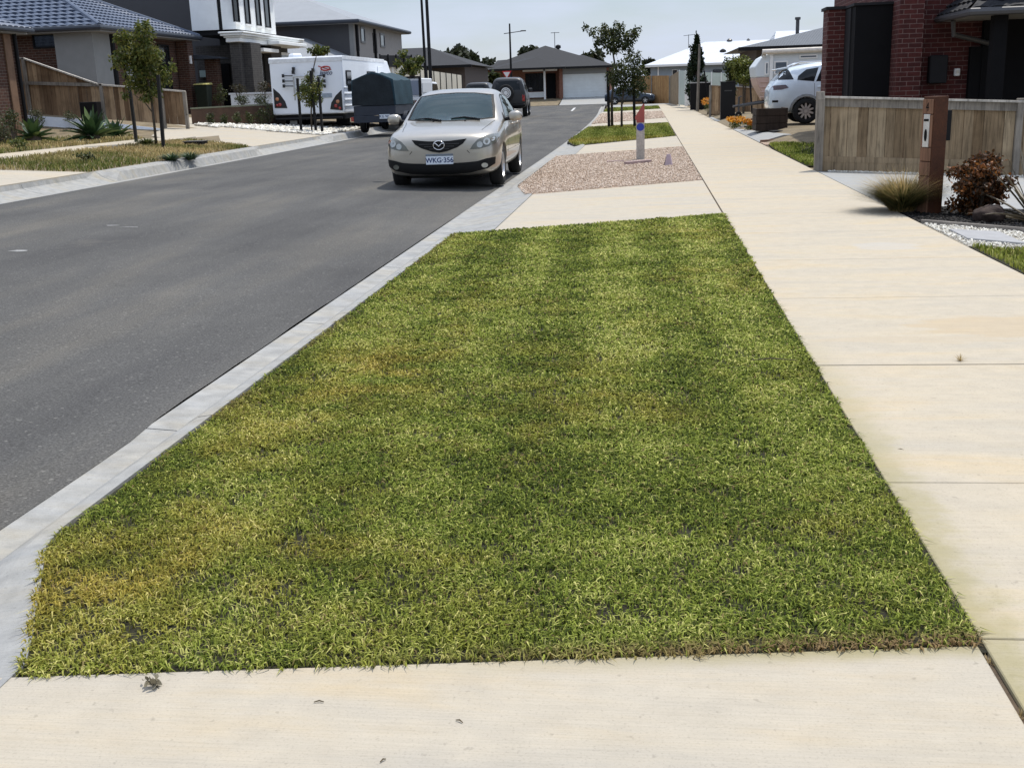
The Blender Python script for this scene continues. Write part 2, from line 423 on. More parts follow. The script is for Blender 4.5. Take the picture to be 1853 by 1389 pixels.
# land right of the path
poly_sheet('driveway', [(2.72, 13.35), (8.5, 13.0), (8.5, 18.2), (2.72, 18.55)], mDriveB, -.1, .0, True)
poly_sheet('driveway', [(2.72, 28.3), (3.3, 28.3), (9, 28.3), (9, 39.5), (3.3, 37.5), (2.72, 37.0)], mDriveB, -.05, .004, True)
poly_sheet('driveway', [(2.72, 45.6), (8, 45.6), (8, 52.), (2.72, 52.)], mDriveB, -.05, .004, True)
# left side: two driveways and the far footpath
def lx(y, o): return xl(y) - o
poly_sheet('driveway', [(lx(y, .615), y) for y in (2, 8, 14, 15, 16, 17, 18.3)] + [ (lx(17.2, 3.2), 17.4), (lx(17, 7), 17.), (lx(10, 7), 10.), (lx(2, 3), 2)], mDrive, -.1, .006, True)
poly_sheet('driveway', [(lx(y, .615), y) for y in (27, 28, 29, 30, 31, 32, 33, 33.6)] + [ (lx(34, 2.5), 34), (lx(40, 4), 40), (lx(40, 8), 40), (lx(33, 6), 33), (lx(29.5, 4.0), 29.5), (lx(28, 2.6), 28)], mDrive, -.1, .006, True)
def left_path():
    b = MB(); ys = [4, 8, 12, 15, 18, 21, 24, 27, 29.4]
    for i in range(len(ys)-1):
        a, e = ys[i], ys[i+1]
        p = [(lx(a, 4.3), a+.006), (lx(a, 3.0), a+.006), (lx(e, 3.0), e), (lx(e, 4.3), e)]
        b.prism(p, lambda x, y: zland(x, y) - .1, lambda x, y: zland(x, y) + .012)
    tag(b.build('footpath', mPath), kind='structure')
left_path()
# dash of the centre line and old paint scars on the asphalt
def paint(pts, name='road_marking'):
    b = MB()
    b.add([(x, y, zroad(x, y) + .004) for x, y in pts], [tuple(range(len(pts)))])
    tag(b.build(name, mPaint if name == 'road_marking' else mScar), kind='structure')
paint([(-5.25, 78.), (-5.10, 78.), (-5.75, 92.), (-5.92, 92.)])
for (px, py, L, W_) in ((35, 462, .20, .05), (235, 417, .28, .025), (205, 415, .2, .03)):
    q = G(px, py, .03); r = random.Random(px); pts = []
    for k in range(9):
        a = 2*math.pi*k/9; s = r.uniform(.5, 1.1); pts.append((q.x + L*s*math.cos(a)*.5, q.y + W_*s*math.sin(a)*1.3))
    paint(pts, 'paint_scar')

# ================================================================ grass and gravel
def grassmat(name, stops, dry, brown=(.24, .165, .08)):
    m, t, b = nodes(name); setp(b, .7, 0, .08)
    at = N(t, 'Attribute', attribute_name='rnd').outputs['Fac']; d = N(t, 'Attribute', attribute_name='dry').outputs['Fac']
    c = ramp(t, at, stops); c2 = ramp(t, at, dry)
    c = mixc(t, d, c, c2)
    c = mixc(t, N(t, 'Attribute', attribute_name='dead').outputs['Fac'], c, brown)
    t.links.new(c, b.inputs['Base Color'])
    tr = N(t, 'BsdfTranslucent'); t.links.new(c, tr.inputs[0])
    mxs = N(t, 'MixShader'); mxs.inputs[0].default_value = .3
    o = t.nodes['Material Output']; t.links.new(b.outputs[0], mxs.inputs[1]); t.links.new(tr.outputs[0], mxs.inputs[2]); t.links.new(mxs.outputs[0], o.inputs[0])
    return m
mGrass = grassmat('lawn_grass', [(0, (.045, .066, .012)), (.3, (.140, .180, .027)), (.64, (.285, .335, .055)), (1, (.58, .56, .19))],
                  [(0, (.20, .165, .03)), (.5, (.45, .355, .065)), (1, (.68, .55, .2))])
mDryGrass = grassmat('dry_grass', [(0, (.060, .085, .018)), (.5, (.13, .15, .04)), (1, (.26, .23, .08))],
                     [(0, (.30, .22, .10)), (.5, (.45, .34, .16)), (1, (.62, .50, .26))])
def inpoly(x, y, poly):
    r = np.zeros(len(x), bool); n = len(poly)
    for i in range(n):
        x0, y0 = poly[i]; x1, y1 = poly[(i+1) % n]
        c = ((y0 > y) != (y1 > y)) & (x < (x1 - x0) * (y - y0) / (y1 - y0 + 1e-12) + x0)
        r ^= c
    return r
def vnoise(x, y, s, seed):
    r = np.random.default_rng(seed); T = r.random((64, 64)); u = x / s; v = y / s
    i = np.floor(u).astype(int); j = np.floor(v).astype(int); a = u - i; b = v - j
    a = a*a*(3-2*a); b = b*b*(3-2*b)
    q = lambda p, o: T[p % 64, o % 64]
    return (q(i, j)*(1-a)+q(i+1, j)*a)*(1-b) + (q(i, j+1)*(1-a)+q(i+1, j+1)*a)*b
def blades(name, poly, dens, hgt, wid, m, zf=None, dryf=None, deadf=None, lean=.8, order=None):
    xs = [p[0] for p in poly]; ys = [p[1] for p in poly]; X0, X1, Y0, Y1 = min(xs), max(xs), min(ys), max(ys)
    X, Y = [], []
    y = Y0
    while y < Y1:
        st = .5 if y < 14 else 3.; n = int((X1-X0) * st * dens(y))
        X.append(rng.uniform(X0, X1, n)); Y.append(rng.uniform(y, min(Y1, y+st), n)); y += st
    x = np.concatenate(X); y = np.concatenate(Y)
    k = inpoly(x, y, poly); x, y = x[k], y[k]; n = len(x)
    # tufts: thin out where a clump noise is low
    cl = vnoise(x, y, .045, 5) * .6 + vnoise(x, y, .13, 6) * .4
    k = rng.random(n) < np.clip(.38 + 1.7 * (cl - .27), .28, 1); x, y, cl = x[k], y[k], cl[k]; n = len(x)
    h = hgt(y) * rng.uniform(.5, 1.15, n) * (.75 + .5 * cl); wd = wid(y) * rng.uniform(.7, 1.25, n)
    a = rng.uniform(0, 2*np.pi, n); ln = lean * rng.uniform(.25, 1.3, n); fa = a + np.pi/2 + rng.normal(0, .5, n)
    z = np.zeros(n) if zf is None else np.array([zf(p, q) for p, q in zip(x, y)])
    dx, dy = np.cos(a), np.sin(a); wx, wy = np.cos(fa) * wd / 2, np.sin(fa) * wd / 2
    V = np.zeros((n, 5, 3))
    base = np.stack([x, y, z - .02], 1); V[:, 0] = base + np.stack([-wx, -wy, 0*z], 1); V[:, 1] = base + np.stack([wx, wy, 0*z], 1)
    mid = np.stack([x + dx*h*ln*.35, y + dy*h*ln*.35, z + h*.62], 1); V[:, 2] = mid + np.stack([wx*.85, wy*.85, 0*z], 1); V[:, 3] = mid - np.stack([wx*.85, wy*.85, 0*z], 1)
    V[:, 4] = np.stack([x + dx*h*ln, y + dy*h*ln, z + h * np.clip(1.05 - .36*ln, .12, 1)], 1)
    i0 = np.arange(n)[:, None] * 5
    F = np.concatenate([i0 + [[0, 1, 2, 3]], i0 + [[3, 2, 4]]], 1).ravel(); L = np.tile([4, 3], n)
    stp = np.tanh(2.2*np.sin((x + .035*y) * 2*np.pi / .74 + 1.1)) * np.clip((y - 2.8)/2.5, 0, 1) if name == 'lawn' else 0*x
    rv = np.clip(rng.normal(.41, .30, n) + (vnoise(x, y, .45, 9) - .5) * .24 + (vnoise(x, y, .17, 29) - .5) * .34 + (vnoise(x, y, 1.3, 19) - .5) * .14 + .11*stp, 0, 1)
    dr = np.zeros(n) if dryf is None else np.clip(dryf(x, y) * rng.uniform(.5, 1.4, n), 0, 1)
    de = np.zeros(n) if deadf is None else np.clip(deadf(x, y), 0, 1) * (rng.random(n) < .8)
    de = np.maximum(de, (rng.random(n) < .035) * .8)
    o = np_mesh(name, V.reshape(-1, 3), F, L, m, attrs={'rnd': np.repeat(rv, 5), 'dry': np.repeat(dr, 5), 'dead': np.repeat(de, 5)})
    return o
lawnA = [(-1.575, 2.33), (.852, 2.64), (.852, 12.60), (-1.99, 11.26), (-1.99, 3.42), (-1.955, 3.25)]
lawn_in = []
_er = random.Random(17)
_ec = [(-1.595, 2.362), (.838, 2.664), (.842, 12.6), (-1.985, 11.26), (-1.965, 3.15)]
for _i in range(5):
    (x0, y0), (x1, y1) = _ec[_i], _ec[(_i+1) % 5]; L_ = math.hypot(x1-x0, y1-y0); n_ = int(L_/.035); nx, ny = (y1-y0)/L_, -(x1-x0)/L_
    for _k in range(n_):
        t_ = _k/n_; j_ = _er.uniform(-.008, .008) + .005*math.sin(t_*L_*9) + .004*math.sin(t_*L_*23); lawn_in.append((x0+(x1-x0)*t_+nx*j_, y0+(y1-y0)*t_+ny*j_))
poly_sheet('lawn_soil', lawnA, mThatch, -.1, -.003)
def dryA(x, y):
    g = lambda cx, cy, ax, ay: np.exp(-(((x-cx)/ax)**2 + ((y-cy)/ay)**2))
    d = .8*g(-1.75, 2.9, .42, .5) + .8*g(-1.45, 5.4, .36, .75) + .25*g(-1.3, 3.2, .8, .5) + .45*g(-1.75, 4.2, .25, .7) + .35*g(-1.2, 7.2, .4, 1.) + .3*g(-.4, 5., .5, .8) + .3*g(.5, 8.5, .5, .9) + .25*g(.2, 11, 1., .8)
    d = d * np.clip(.45 + 1.5*(vnoise(x, y, .16, 33) - .25), .1, 1.3)
    d = d - .04 + .30*(vnoise(x, y, .6, 31) - .45) + .5*(vnoise(x, y, .12, 32) - .5)*.7
    return np.clip(d, 0, 1)
def deadA(x, y):
    e = (y - (2.37 + (x + 1.6) * .126))     # scorched fringe along the near driveway
    return np.exp(-(e/.05)**2) * np.clip((x + .9) / 1.2, 0, 1) + .45 * np.exp(-((x - (-1.97))/.05)**2) * (vnoise(x, y, .3, 77) > .55)
o = blades('lawn', lawn_in, lambda y: 25000 * min(1, (3.6/max(y, 2.2))**1.35), lambda y: .018 + .0012*y, lambda y: .0050 * np.maximum(1, (y/3.2)**.85), mGrass, None, dryA, deadA, 1.9)
tag(o, 'freshly mown green lawn strip with yellow dry patches beside the kerb', 'lawn', kind='stuff')
def lawn(name, poly, dens, label, zf=None, m=None, dryf=None, h=.06, wd=.014, lean=.8):
    cx = sum(p[0] for p in poly)/len(poly); cy = sum(p[1] for p in poly)/len(poly)
    inner = [(cx + (p[0]-cx)*.985, cy + (p[1]-cy)*.99) for p in poly]
    o = blades(name, inner, lambda y: dens, lambda y: h, lambda y: wd, m or mGrass, zf, dryf, None, lean)
    return tag(o, label, name, kind='stuff')
L2 = [(-1.9, 29.4), (.82, 33.4), (.82, 45.4), (-2.25, 43.1), (-2.25, 31.8)]
poly_sheet('lawn_soil', L2, mThatch, -.1, -.01); lawn('lawn', L2, 900, 'green lawn strip with staked trees beyond the gravel bed', None, None, lambda x, y: .55*np.exp(-((y-31.5)/2.)**2) + .3*(vnoise(x, y, 1., 3)-.4) + .6*np.exp(-(((x+.9)/.9)**2 + ((y-42)/1.5)**2)))
L3 = [(-2.75, 70.7), (.82, 76), (.82, 87), (-2.95, 84.5)]
poly_sheet('lawn_soil', L3, mThatch, -.1, -.01); lawn('lawn', L3, 300, 'small far lawn strip beside the footpath, near the blue hatchback', None, None, None, .07, .03)
L4 = [(2.73, 3.0), (5.0, 3.0), (5.0, 9.2), (2.95, 9.72), (2.73, 9.85)]
poly_sheet('lawn_soil', L4, mThatch, -.1, -.004, True); lawn('lawn', L4, 4500, 'corner of green lawn right of the path, in front of white pebbles', zland, None, lambda x, y: .2*vnoise(x, y, .4, 4), .05, .007)
L5 = [(2.73, 19.9), (3.45, 19.7), (4.2, 24.4), (3.45, 25.2), (2.80, 26.9), (2.73, 25)]
poly_sheet('lawn_soil', L5, mThatch, -.1, -.0, True); lawn('lawn', L5, 1800, 'bright green lawn patch behind the paling fence post', lambda x, y: zland(x, y) + .01, None, None, .05, .012)

def pebmat(name, stops, rough=.85):
    m, t, b = nodes(name); setp(b, rough, 0, .3)
    at = N(t, 'Attribute', attribute_name='rnd').outputs['Fac']
    t.links.new(mixc(t, 1., ramp(t, at, stops), ramp(t, noise(t, 60, 3), [(.3, .75), (.7, 1.)]), 'MULTIPLY'), b.inputs['Base Color']); return m
OCT_V = np.array([(1, 0, 0), (.35, .85, .1), (-.6, .7, 0), (-1, -.1, .05), (-.4, -.85, 0), (.5, -.8, .1), (.1, .1, .8), (-.1, 0, -.6), (.55, .2, .55), (-.5, -.2, .55)])
OCT_F = [(0, 1, 8), (1, 6, 8), (1, 2, 6), (2, 9, 6), (2, 3, 9), (3, 4, 9), (4, 6, 9), (4, 5, 6), (5, 8, 6), (5, 0, 8), (1, 0, 7), (2, 1, 7), (3, 2, 7), (4, 3, 7), (5, 4, 7), (0, 5, 7)]
def pebbles(name, poly, n, size, m, label, zf=None, cat='pebbles'):
    xs = [p[0] for p in poly]; ys = [p[1] for p in poly]
    x = rng.uniform(min(xs), max(xs), n*2); y = rng.uniform(min(ys), max(ys), n*2); k = inpoly(x, y, poly); x, y = x[k][:n], y[k][:n]; n = len(x)
    z = np.zeros(n) if zf is None else np.array([zf(a, b) for a, b in zip(x, y)])
    s = size * rng.uniform(.5, 1.35, n); V = OCT_V[None] * (1 + rng.normal(0, .13, (n, 10, 3))) * s[:, None, None] * np.array([1, .8, .75])
    A = rng.normal(size=(n, 3, 3)); Q, _ = np.linalg.qr(A); Q[:, :, 2] *= 1
    V = np.einsum('nij,nkj->nki', Q, V); V[..., 2] *= .8
    V += np.stack([x, y, z + s*.2], 1)[:, None]
    F = (np.arange(n)[:, None, None]*10 + np.array(OCT_F)[None]).ravel()
    o = np_mesh(name, V.reshape(-1, 3), F, np.full(n*len(OCT_F), 3), m, attrs={'rnd': np.repeat(rng.random(n), 10)})
    return tag(o, label, cat, kind='stuff')
mPeb = pebmat('pink_gravel', [(0, (.26, .18, .125)), (.15, (.48, .37, .275)), (.7, (.62, .49, .385)), (1, (.76, .66, .55))])
mPebBase = mat('gravel_bed', (.46, .34, .25), .95, .3, 30, 90, .4, .8, .02)
mPebW = pebmat('white_pebble', [(0, (.5, .46, .38)), (.4, (.72, .69, .6)), (1, (.85, .82, .74))])
mPebWB = mat('pebble_bed', (.5, .46, .38), .95, .3, 30, 90, .4, .8, .02)
mMulchP = pebmat('mulch_chip', [(0, (.008, .007, .006)), (.7, (.022, .019, .016)), (1, (.06, .055, .05))])
GV = [(-1.975, 16.97), (-1.72, 15.6), (.83, 17.4), (.83, 27.4), (-2.0, 24.75)]
poly_sheet('gravel_bed', GV, mPebBase, -.1, -.012)
pebbles('gravel', GV, 30000, .0145, mPeb, 'bed of pinkish gravel between two driveways, with the marker post', cat='gravel')
GV3 = [(-2.3, 46.9), (.83, 53.7), (.83, 68.8), (-2.7, 66)]
poly_sheet('gravel_bed', GV3, mPebBase, -.1, -.012)
pebbles('gravel', GV3, 6000, .035, mPeb, 'far bed of tan gravel beyond the staked street trees', cat='gravel')
# right garden
WP = [(2.73, 9.85), (2.95, 9.72), (5, 9.2), (5, 10.6), (3.54, 11.02), (2.73, 11.52)]
poly_sheet('pebble_bed', WP, mPebWB, -.1, -.008, True)
pebbles('white_pebbles', WP, 4500, .014, mPebW, 'bed of small white pebbles around a grey paver, right of path', zland)
MU = [(2.73, 11.60), (3.54, 11.1), (6, 10.6), (6, 12.95), (2.73, 13.3)]
poly_sheet('mulch_and_shade_bed', MU, mBarkShade, -.1, .0, True)
pebbles('mulch', MU, 3500, .02, mMulchP, 'black bark mulch around the rusty letterbox and bushes', zland, 'mulch')
W2 = [(2.9, 18.58), (8.5, 18.23), (8.5, 18.75), (2.9, 18.9)]
poly_sheet('pebble_bed', W2, mPebWB, -.1, .0, True)
pebbles('white_pebbles', W2, 1500, .018, mPebW, 'thin line of white pebbles along the base of the paling fence', zland)
SUV_SHADE = [(3.3, 30.4), (9, 29.2), (9, 37.2), (3.05, 36.8)]
poly_sheet('mulch_and_shade_bed', SUV_SHADE, mBarkShade, -.04, .012, True)  # black sheet: shade around the SUV painted over the driveway, no real mulch
G6 = [(2.73, 26.95), (3.45, 25.3), (4.25, 24.5), (9, 24.5), (9, 28.2), (2.73, 28.2)]
poly_sheet('gravel_bed', G6, mPebBase, -.1, .004, True)
b = MB(); b.prism([(2.74, 28.16), (9, 28.16), (9, 28.3), (2.74, 28.3)], lambda x, y: zland(x, y) - .1, lambda x, y: zland(x, y) + .05)
tag(b.build('garden_edging', mat('old_timber_edging', (.20, .12, .08), .9)), 'reddish timber edging board along the grey driveway behind the fence', 'garden edging')
b = MB(); b.hexa([(2.72, 11.53, -.1), (3.54, 11.03, -.12), (3.555, 11.06, -.12), (2.735, 11.57, -.1)], [(2.72, 11.53, .03), (3.54, 11.03, -.005), (3.555, 11.06, -.005), (2.735, 11.57, .03)])
b.hexa([(3.54, 11.03, -.12), (6.0, 10.53, -.25), (6.0, 10.56, -.25), (3.555, 11.06, -.12)], [(3.54, 11.03, -.005), (6, 10.53, -.13), (6, 10.56, -.13), (3.555, 11.06, -.005)])
mGreyWood = mat('grey_timber', (.27, .245, .215), .85, .25, 5, 60, .25)
tag(b.build('garden_edging', mGreyWood), 'thin grey timber edging between black mulch and white pebbles', 'garden edging')
b = MB(); b.hexa([(2.84, 10.93, -.05), (2.83, 10.26, -.05), (3.24, 10.0, -.07), (3.26, 10.80, -.07)][::-1], [(2.84, 10.93, .012), (2.83, 10.26, .012), (3.24, 10.0, -.004), (3.26, 10.80, -.004)][::-1])
tag(b.build('paver', mat('paver_grey', (.31, .31, .31), .85, .1, 8), bev=.004), 'smooth grey rectangular paver set among white pebbles', 'paver')
# ================================================================ building materials
def brickmat(name, c1, c2, mort, var=.3):
    m, t, b = nodes(name); setp(b, .85, 0, .3)
    ob = N(t, 'TexCoord').outputs['Object']; sx = N(t, 'SeparateXYZ'); t.links.new(ob, sx.inputs[0])
    ad = N(t, 'Math', operation='ADD'); t.links.new(sx.outputs[0], ad.inputs[0]); t.links.new(sx.outputs[1], ad.inputs[1])
    cb = N(t, 'CombineXYZ'); t.links.new(ad.outputs[0], cb.inputs[0]); t.links.new(sx.outputs[2], cb.inputs[1])
    br = N(t, 'TexBrick'); br.inputs['Scale'].default_value = 1; br.inputs['Brick Width'].default_value = .24; br.inputs['Row Height'].default_value = .086
    br.inputs['Mortar Size'].default_value = .006; br.inputs['Mortar Smooth'].default_value = .2; br.inputs['Bias'].default_value = -.1
    br.inputs['Color1'].default_value = (*c1, 1); br.inputs['Color2'].default_value = (*c2, 1); br.inputs['Mortar'].default_value = (*mort, 1)
    t.links.new(cb.outputs[0], br.inputs['Vector'])
    c = mixc(t, 1., br.outputs['Color'], ramp(t, noise(t, 9, 4), [(.3, 1 - var), (.7, 1.)]), 'MULTIPLY')
    t.links.new(c, b.inputs['Base Color']); inv = N(t, 'Math', operation='SUBTRACT'); inv.inputs[0].default_value = 1; t.links.new(br.outputs['Fac'], inv.inputs[1])
    bump(t, b, inv.outputs[0], .5, .008); return m
def wavemat(name, col, scale, rough=.5, metal=0, axis='X', amt=.8, dist=.02, var=.06, rot=0):
    m, t, b = nodes(name); setp(b, rough, metal, .4)
    ob = N(t, 'TexCoord').outputs['Object']; wv = N(t, 'TexWave', bands_direction=axis); wv.inputs['Scale'].default_value = scale
    t.links.new(ob, wv.inputs['Vector'])
    c = ramp(t, noise(t, 1.5, 4), [(.3, mul(col, 1-var)), (.7, mul(col, 1+var))])
    t.links.new(c, b.inputs['Base Color']); bump(t, b, wv.outputs['Fac'], amt, dist); return m
mBrickBrown = brickmat('brown_brick', (.095, .043, .028), (.06, .029, .02), (.17, .145, .12))
mBrickRed = brickmat('red_brick', (.090, .021, .018), (.055, .014, .013), (.19, .125, .11))
mBrickGrey = brickmat('grey_brick', (.075, .07, .065), (.055, .052, .05), (.12, .11, .10))
mBrickOr = brickmat('orange_brick', (.26, .10, .06), (.20, .08, .05), (.3, .26, .22))
mWhiteR = mat('white_render', (.83, .85, .84), .8, .04, 3)
mGreyR = mat('grey_render', (.235, .24, .235), .85, .06, 3)
mTaupeR = mat('taupe_render', (.30, .285, .27), .85, .06, 3)
mDarkClad = wavemat('charcoal_cladding', (.062, .062, .066), 12, .6, axis='Z', amt=.3)
mDarkGrey = mat('dark_grey_paint', (.022, .022, .024), .7, .08, 5, spec=.15)
mBlackP = mat('black_paint', (.008, .008, .009), .75, .1, 5, spec=.1)
mBlackM = mat('black_metal', (.008, .008, .009), .55, .1, 9, spec=.2)
mGlassD = mat('dark_window_glass', (.012, .016, .02), .06, .1, 1, bmp=0, spec=.7)
mGlassB = mat('blue_grey_window_glass', (.10, .13, .16), .06, .1, 1, bmp=0, spec=.8)
mTile = mat('blue_grey_roof_tile', (.075, .10, .15), .5, .14, 3, 50, .15)
mTileD = wavemat('dark_roof_tile', (.0095, .0105, .0135), 3.2, .8, axis='Z', amt=.5, dist=.03)
mRoofL = wavemat('pale_steel_roof', (.25, .265, .28), 4.2, .45, 0, 'X', .6, .02)
mRoofG = wavemat('grey_steel_roof', (.12, .128, .135), 4.2, .45, 0, 'X', .9, .03)
mRoofW = wavemat('white_steel_roof', (.56, .59, .63), 4.2, .45, 0, 'X', .5, .02)
mGutter = mat('dark_gutter', (.035, .042, .055), .4, .05, 4)
mGutterG = mat('grey_gutter', (.07, .07, .073), .4, .05, 4)
mTrimW = mat('white_trim', (.78, .78, .76), .5, .03, 4)
mSoffit = mat('soffit', (.25, .25, .25), .8, .05)
def palemat(name, lo, hi, kn=.3):
    m, t, b = nodes(name); setp(b, .88, 0, .2)
    ob = N(t, 'TexCoord').outputs['Object']; mpn = N(t, 'Mapping'); mpn.inputs['Scale'].default_value = (22, 22, 1.6); t.links.new(ob, mpn.inputs['Vector'])
    gi = N(t, 'NewGeometry').outputs['Random Per Island']
    c = mixc(t, gi, lo, hi)
    n1 = noise(t, 1.0, 6, .65, mpn.outputs[0], .6); n2 = noise(t, 2.2, 4, .6, None, .5)
    c = mixc(t, 1., c, ramp(t, n1, [(.32, .5), (.5, .95), (.7, 1.15)]), 'MULTIPLY')
    c = mixc(t, 1., c, ramp(t, n2, [(.3, 1 - kn), (.6, 1.)]), 'MULTIPLY')
    v = N(t, 'TexVoronoi'); v.inputs['Scale'].default_value = 2.6; t.links.new(ob, v.inputs['Vector'])
    c = mixc(t, ramp(t, v.outputs['Distance'], [(.03, .75), (.075, 0.)]), c, (.05, .035, .02))
    t.links.new(c, b.inputs['Base Color']); bump(t, b, n1, .4, .006); return m
mPale = palemat('weathered_paling', (.20, .135, .075), (.41, .315, .20))
mPaleN = palemat('brown_paling', (.14, .082, .045), (.46, .32, .19))
mPaleO = palemat('new_pine_paling', (.36, .20, .085), (.45, .27, .12), .15)
mPost = palemat('grey_fence_post', (.22, .195, .165), (.27, .24, .2))
mCap = palemat('pale_fence_cap', (.46, .43, .38), (.52, .48, .42))

# ================================================================ fences
def fence(name, label, p0, p1, b0, b1, tops, mp_, posts=(), pw=.105, rails=(), cap=None, plinth=0, post_h=None, over=False, group=None, postw=.10, mpost=None, seed=1):
    """paling fence from p0 to p1 (plan); b0,b1 base heights; tops: list of (t, z)"""
    r = random.Random(seed); p0 = Vector((*p0, 0)); p1 = Vector((*p1, 0)); d = (p1 - p0); L = d.length; u = d / L; nrm = Vector((u.y, -u.x, 0))
    root = thing(name, label, 'fence', (p0.x, p0.y, b0), 0, group)
    def top(t):
        for (a, za), (c, zc) in zip(tops, tops[1:]):
            if t <= c: return za + (zc - za) * (t - a) / (c - a)
        return tops[-1][1]
    base = lambda t: b0 + (b1 - b0) * t
    m = MB(); s = 0
    i = 0
    while s < L - .02:
        w_ = pw * r.uniform(.85, 1.1); e = min(L, s + w_ - .004); off = .012 if (over and i % 2) else 0
        a, c = p0 + u*s + nrm*off, p0 + u*e + nrm*off; th = nrm * .016
        za, zc = top(s/L), top(e/L); ja = r.uniform(-.006, .006)
        q = [a, c, c - th, a - th]; q = [q[3], q[2], q[1], q[0]] if False else q
        m.add([(v.x, v.y, base((s if k in (0, 3) else e)/L) + .03 + plinth) for k, v in enumerate(q)] + [(v.x, v.y, (za if k in (0, 3) else zc) + ja) for k, v in enumerate(q)],
              [(3,2,1,0),(4,5,6,7),(0,1,5,4),(1,2,6,5),(2,3,7,6),(3,0,4,7)])
        s += w_; i += 1
    m.build('palings', mp_, root, True)
    def beam(t0, t1, za, zb, h, off, th):
        a, c = p0 + u*(t0*L) + nrm*off, p0 + u*(t1*L) + nrm*off; tv = nrm * th
        vs = []
        for hh in (0, h):
            vs += [(a.x, a.y, za+hh), (c.x, c.y, zb+hh), (c.x+tv.x, c.y+tv.y, zb+hh), (a.x+tv.x, a.y+tv.y, za+hh)]
        return MB().add(vs, [(3,2,1,0),(4,5,6,7),(0,1,5,4),(1,2,6,5),(2,3,7,6),(3,0,4,7)])
    for (h, off, th, dz) in rails:
        beam(0, 1, base(0) + dz, base(1) + dz, h, off, th).build('rail', mp_, root, True)
    if cap:
        h, th, dz, mc = cap
        for (a, za), (c, zc) in zip(tops, tops[1:]):
            beam(a, c, za + dz, zc + dz, h, -.02, th).build('capping', mc, root, True, bev=.004)
    if plinth:
        beam(0, 1, b0 - .05, b1 - .05, plinth + .095, -.005, .03).build('plinth_board', mp_, root, True)
    for (t, ext) in posts:
        c = p0 + u*(t*L) + nrm*.03; zt = top(t) + ext; q = postw/2
        MB().box(c.x-q, c.x+q, c.y-q, c.y+q, base(t)-.1, zt).build('post', mpost or mPost, root, True, bev=.008)
    return root
def house(name, label, loc): return thing(name, label, 'house', loc)
def win(root, x0, x1, z0, z1, y, axis='y', mf=None, mg=None, fw=.05, dep=.05, mull=()):
    """window in a wall plane; axis 'y': wall faces -y at y, axis 'x': wall faces +x at x=y"""
    s = -1 if axis == 'y' else 1
    f = MB(); g = MB()
    def bx(M_, a0, a1, c0, c1, d0, d1):
        lo, hi = sorted((y + s*d0, y + s*d1))
        if axis == 'y': M_.box(a0, a1, lo, hi, c0, c1)
        else: M_.box(lo, hi, a0, a1, c0, c1)
    bx(f, x0, x0+fw, z0, z1, -.02, dep); bx(f, x1-fw, x1, z0, z1, -.02, dep); bx(f, x0+fw, x1-fw, z1-fw, z1, -.02, dep); bx(f, x0+fw, x1-fw, z0, z0+fw, -.02, dep)
    for k in mull: bx(f, k-fw*.4, k+fw*.4, z0+fw, z1-fw, -.01, dep-.008)
    w_ = f.build('window', mf or mBlackM, root, True)
    bx(g, x0+fw, x1-fw, z0+fw, z1-fw, -.03, .012); g.build('pane', mg or mGlassD, w_, False)
    # panes share the window's own space
    pane = w_.children[0]; o = root.location
    for v in pane.data.vertices: v.co -= o
    return w_
def roof_tiles(root, m, e0, e1, t0, t1, rows=12, pitch=.30, amp=.016, lip=.03):
    """tiled roof face: eave e0->e1, upper edge t0->t1 (world points); courses stepped, rolls across"""
    e0, e1, t0, t1 = map(Vector, (e0, e1, t0, t1)); n = (e1 - e0).cross(t0 - e0).normalized()
    if n.z < 0: n = -n
    ud = (e1 - e0).normalized(); M_ = MB(); 
    for r in range(rows):
        for lev in (0, 1): pass
        va, vb = r/rows, (r+1)/rows
        A0, A1 = e0.lerp(t0, va), e1.lerp(t1, va); B0, B1 = e0.lerp(t0, vb), e1.lerp(t1, vb)
        a0, a1 = (A0-e0).dot(ud), (A1-e0).dot(ud); 
        k = max(2, int((a1-a0)/(pitch/6))); vs = []; off = (r % 2) * pitch * .5
        for i in range(k+1):
            f = i/k; p = A0.lerp(A1, f); q = B0.lerp(B1, f)
            wv = lambda P_: (abs(math.sin(math.pi*((P_-e0).dot(ud)+off)/pitch)) ** .7) * amp * 2
            vs += [p + n*(lip*.1), p + n*(lip + wv(p)), q + n*(wv(q))]
        M_.add(vs, [(3*i+j, 3*i+3+j, 3*i+4+j, 3*i+1+j) for i in range(k) for j in (0, 1)])
    return M_.build('roof', m, root, True)

# ================================================================ right side: paling fence, red brick house, letterbox
YF = 18.85
fz = lambda x: -.05*(x-2.7)
fx0, fx1 = 2.80, 9.0
topL = P(1500, 178, YF).z; topR = P(1843, 186, YF).z; xR = P(1843, 186, YF).x
sl = (topR - topL) / (xR - P(1500, 178, YF).x)
tz = lambda x: topL + sl * (x - P(1500, 178, YF).x)
fr = fence('paling_fence', 'weathered timber paling fence with pale capping behind the rusty letterbox', (fx0, YF), (fx1, YF), fz(fx0), fz(fx1), [(0, tz(fx0)), (1, tz(fx1))], mPale, over=True, pw=.15,
           posts=[((xR - fx0 + .02)/(fx1-fx0), .07)], rails=[(.09, 0, .03, .14)], cap=(.035, .11, .0, mCap), plinth=.10, seed=4)
beam_top = MB(); beam_top.hexa([(fx0, YF-.04, tz(fx0)-.13), (fx1, YF-.04, tz(fx1)-.13), (fx1, YF+.0, tz(fx1)-.13), (fx0, YF+.0, tz(fx0)-.13)], [(fx0, YF-.04, tz(fx0)-.002), (fx1, YF-.04, tz(fx1)-.002), (fx1, YF, tz(fx1)-.002), (fx0, YF, tz(fx0)-.002)])
beam_top.build('top_rail', mPost, fr, True)
zt = P(1480, 168, YF).z
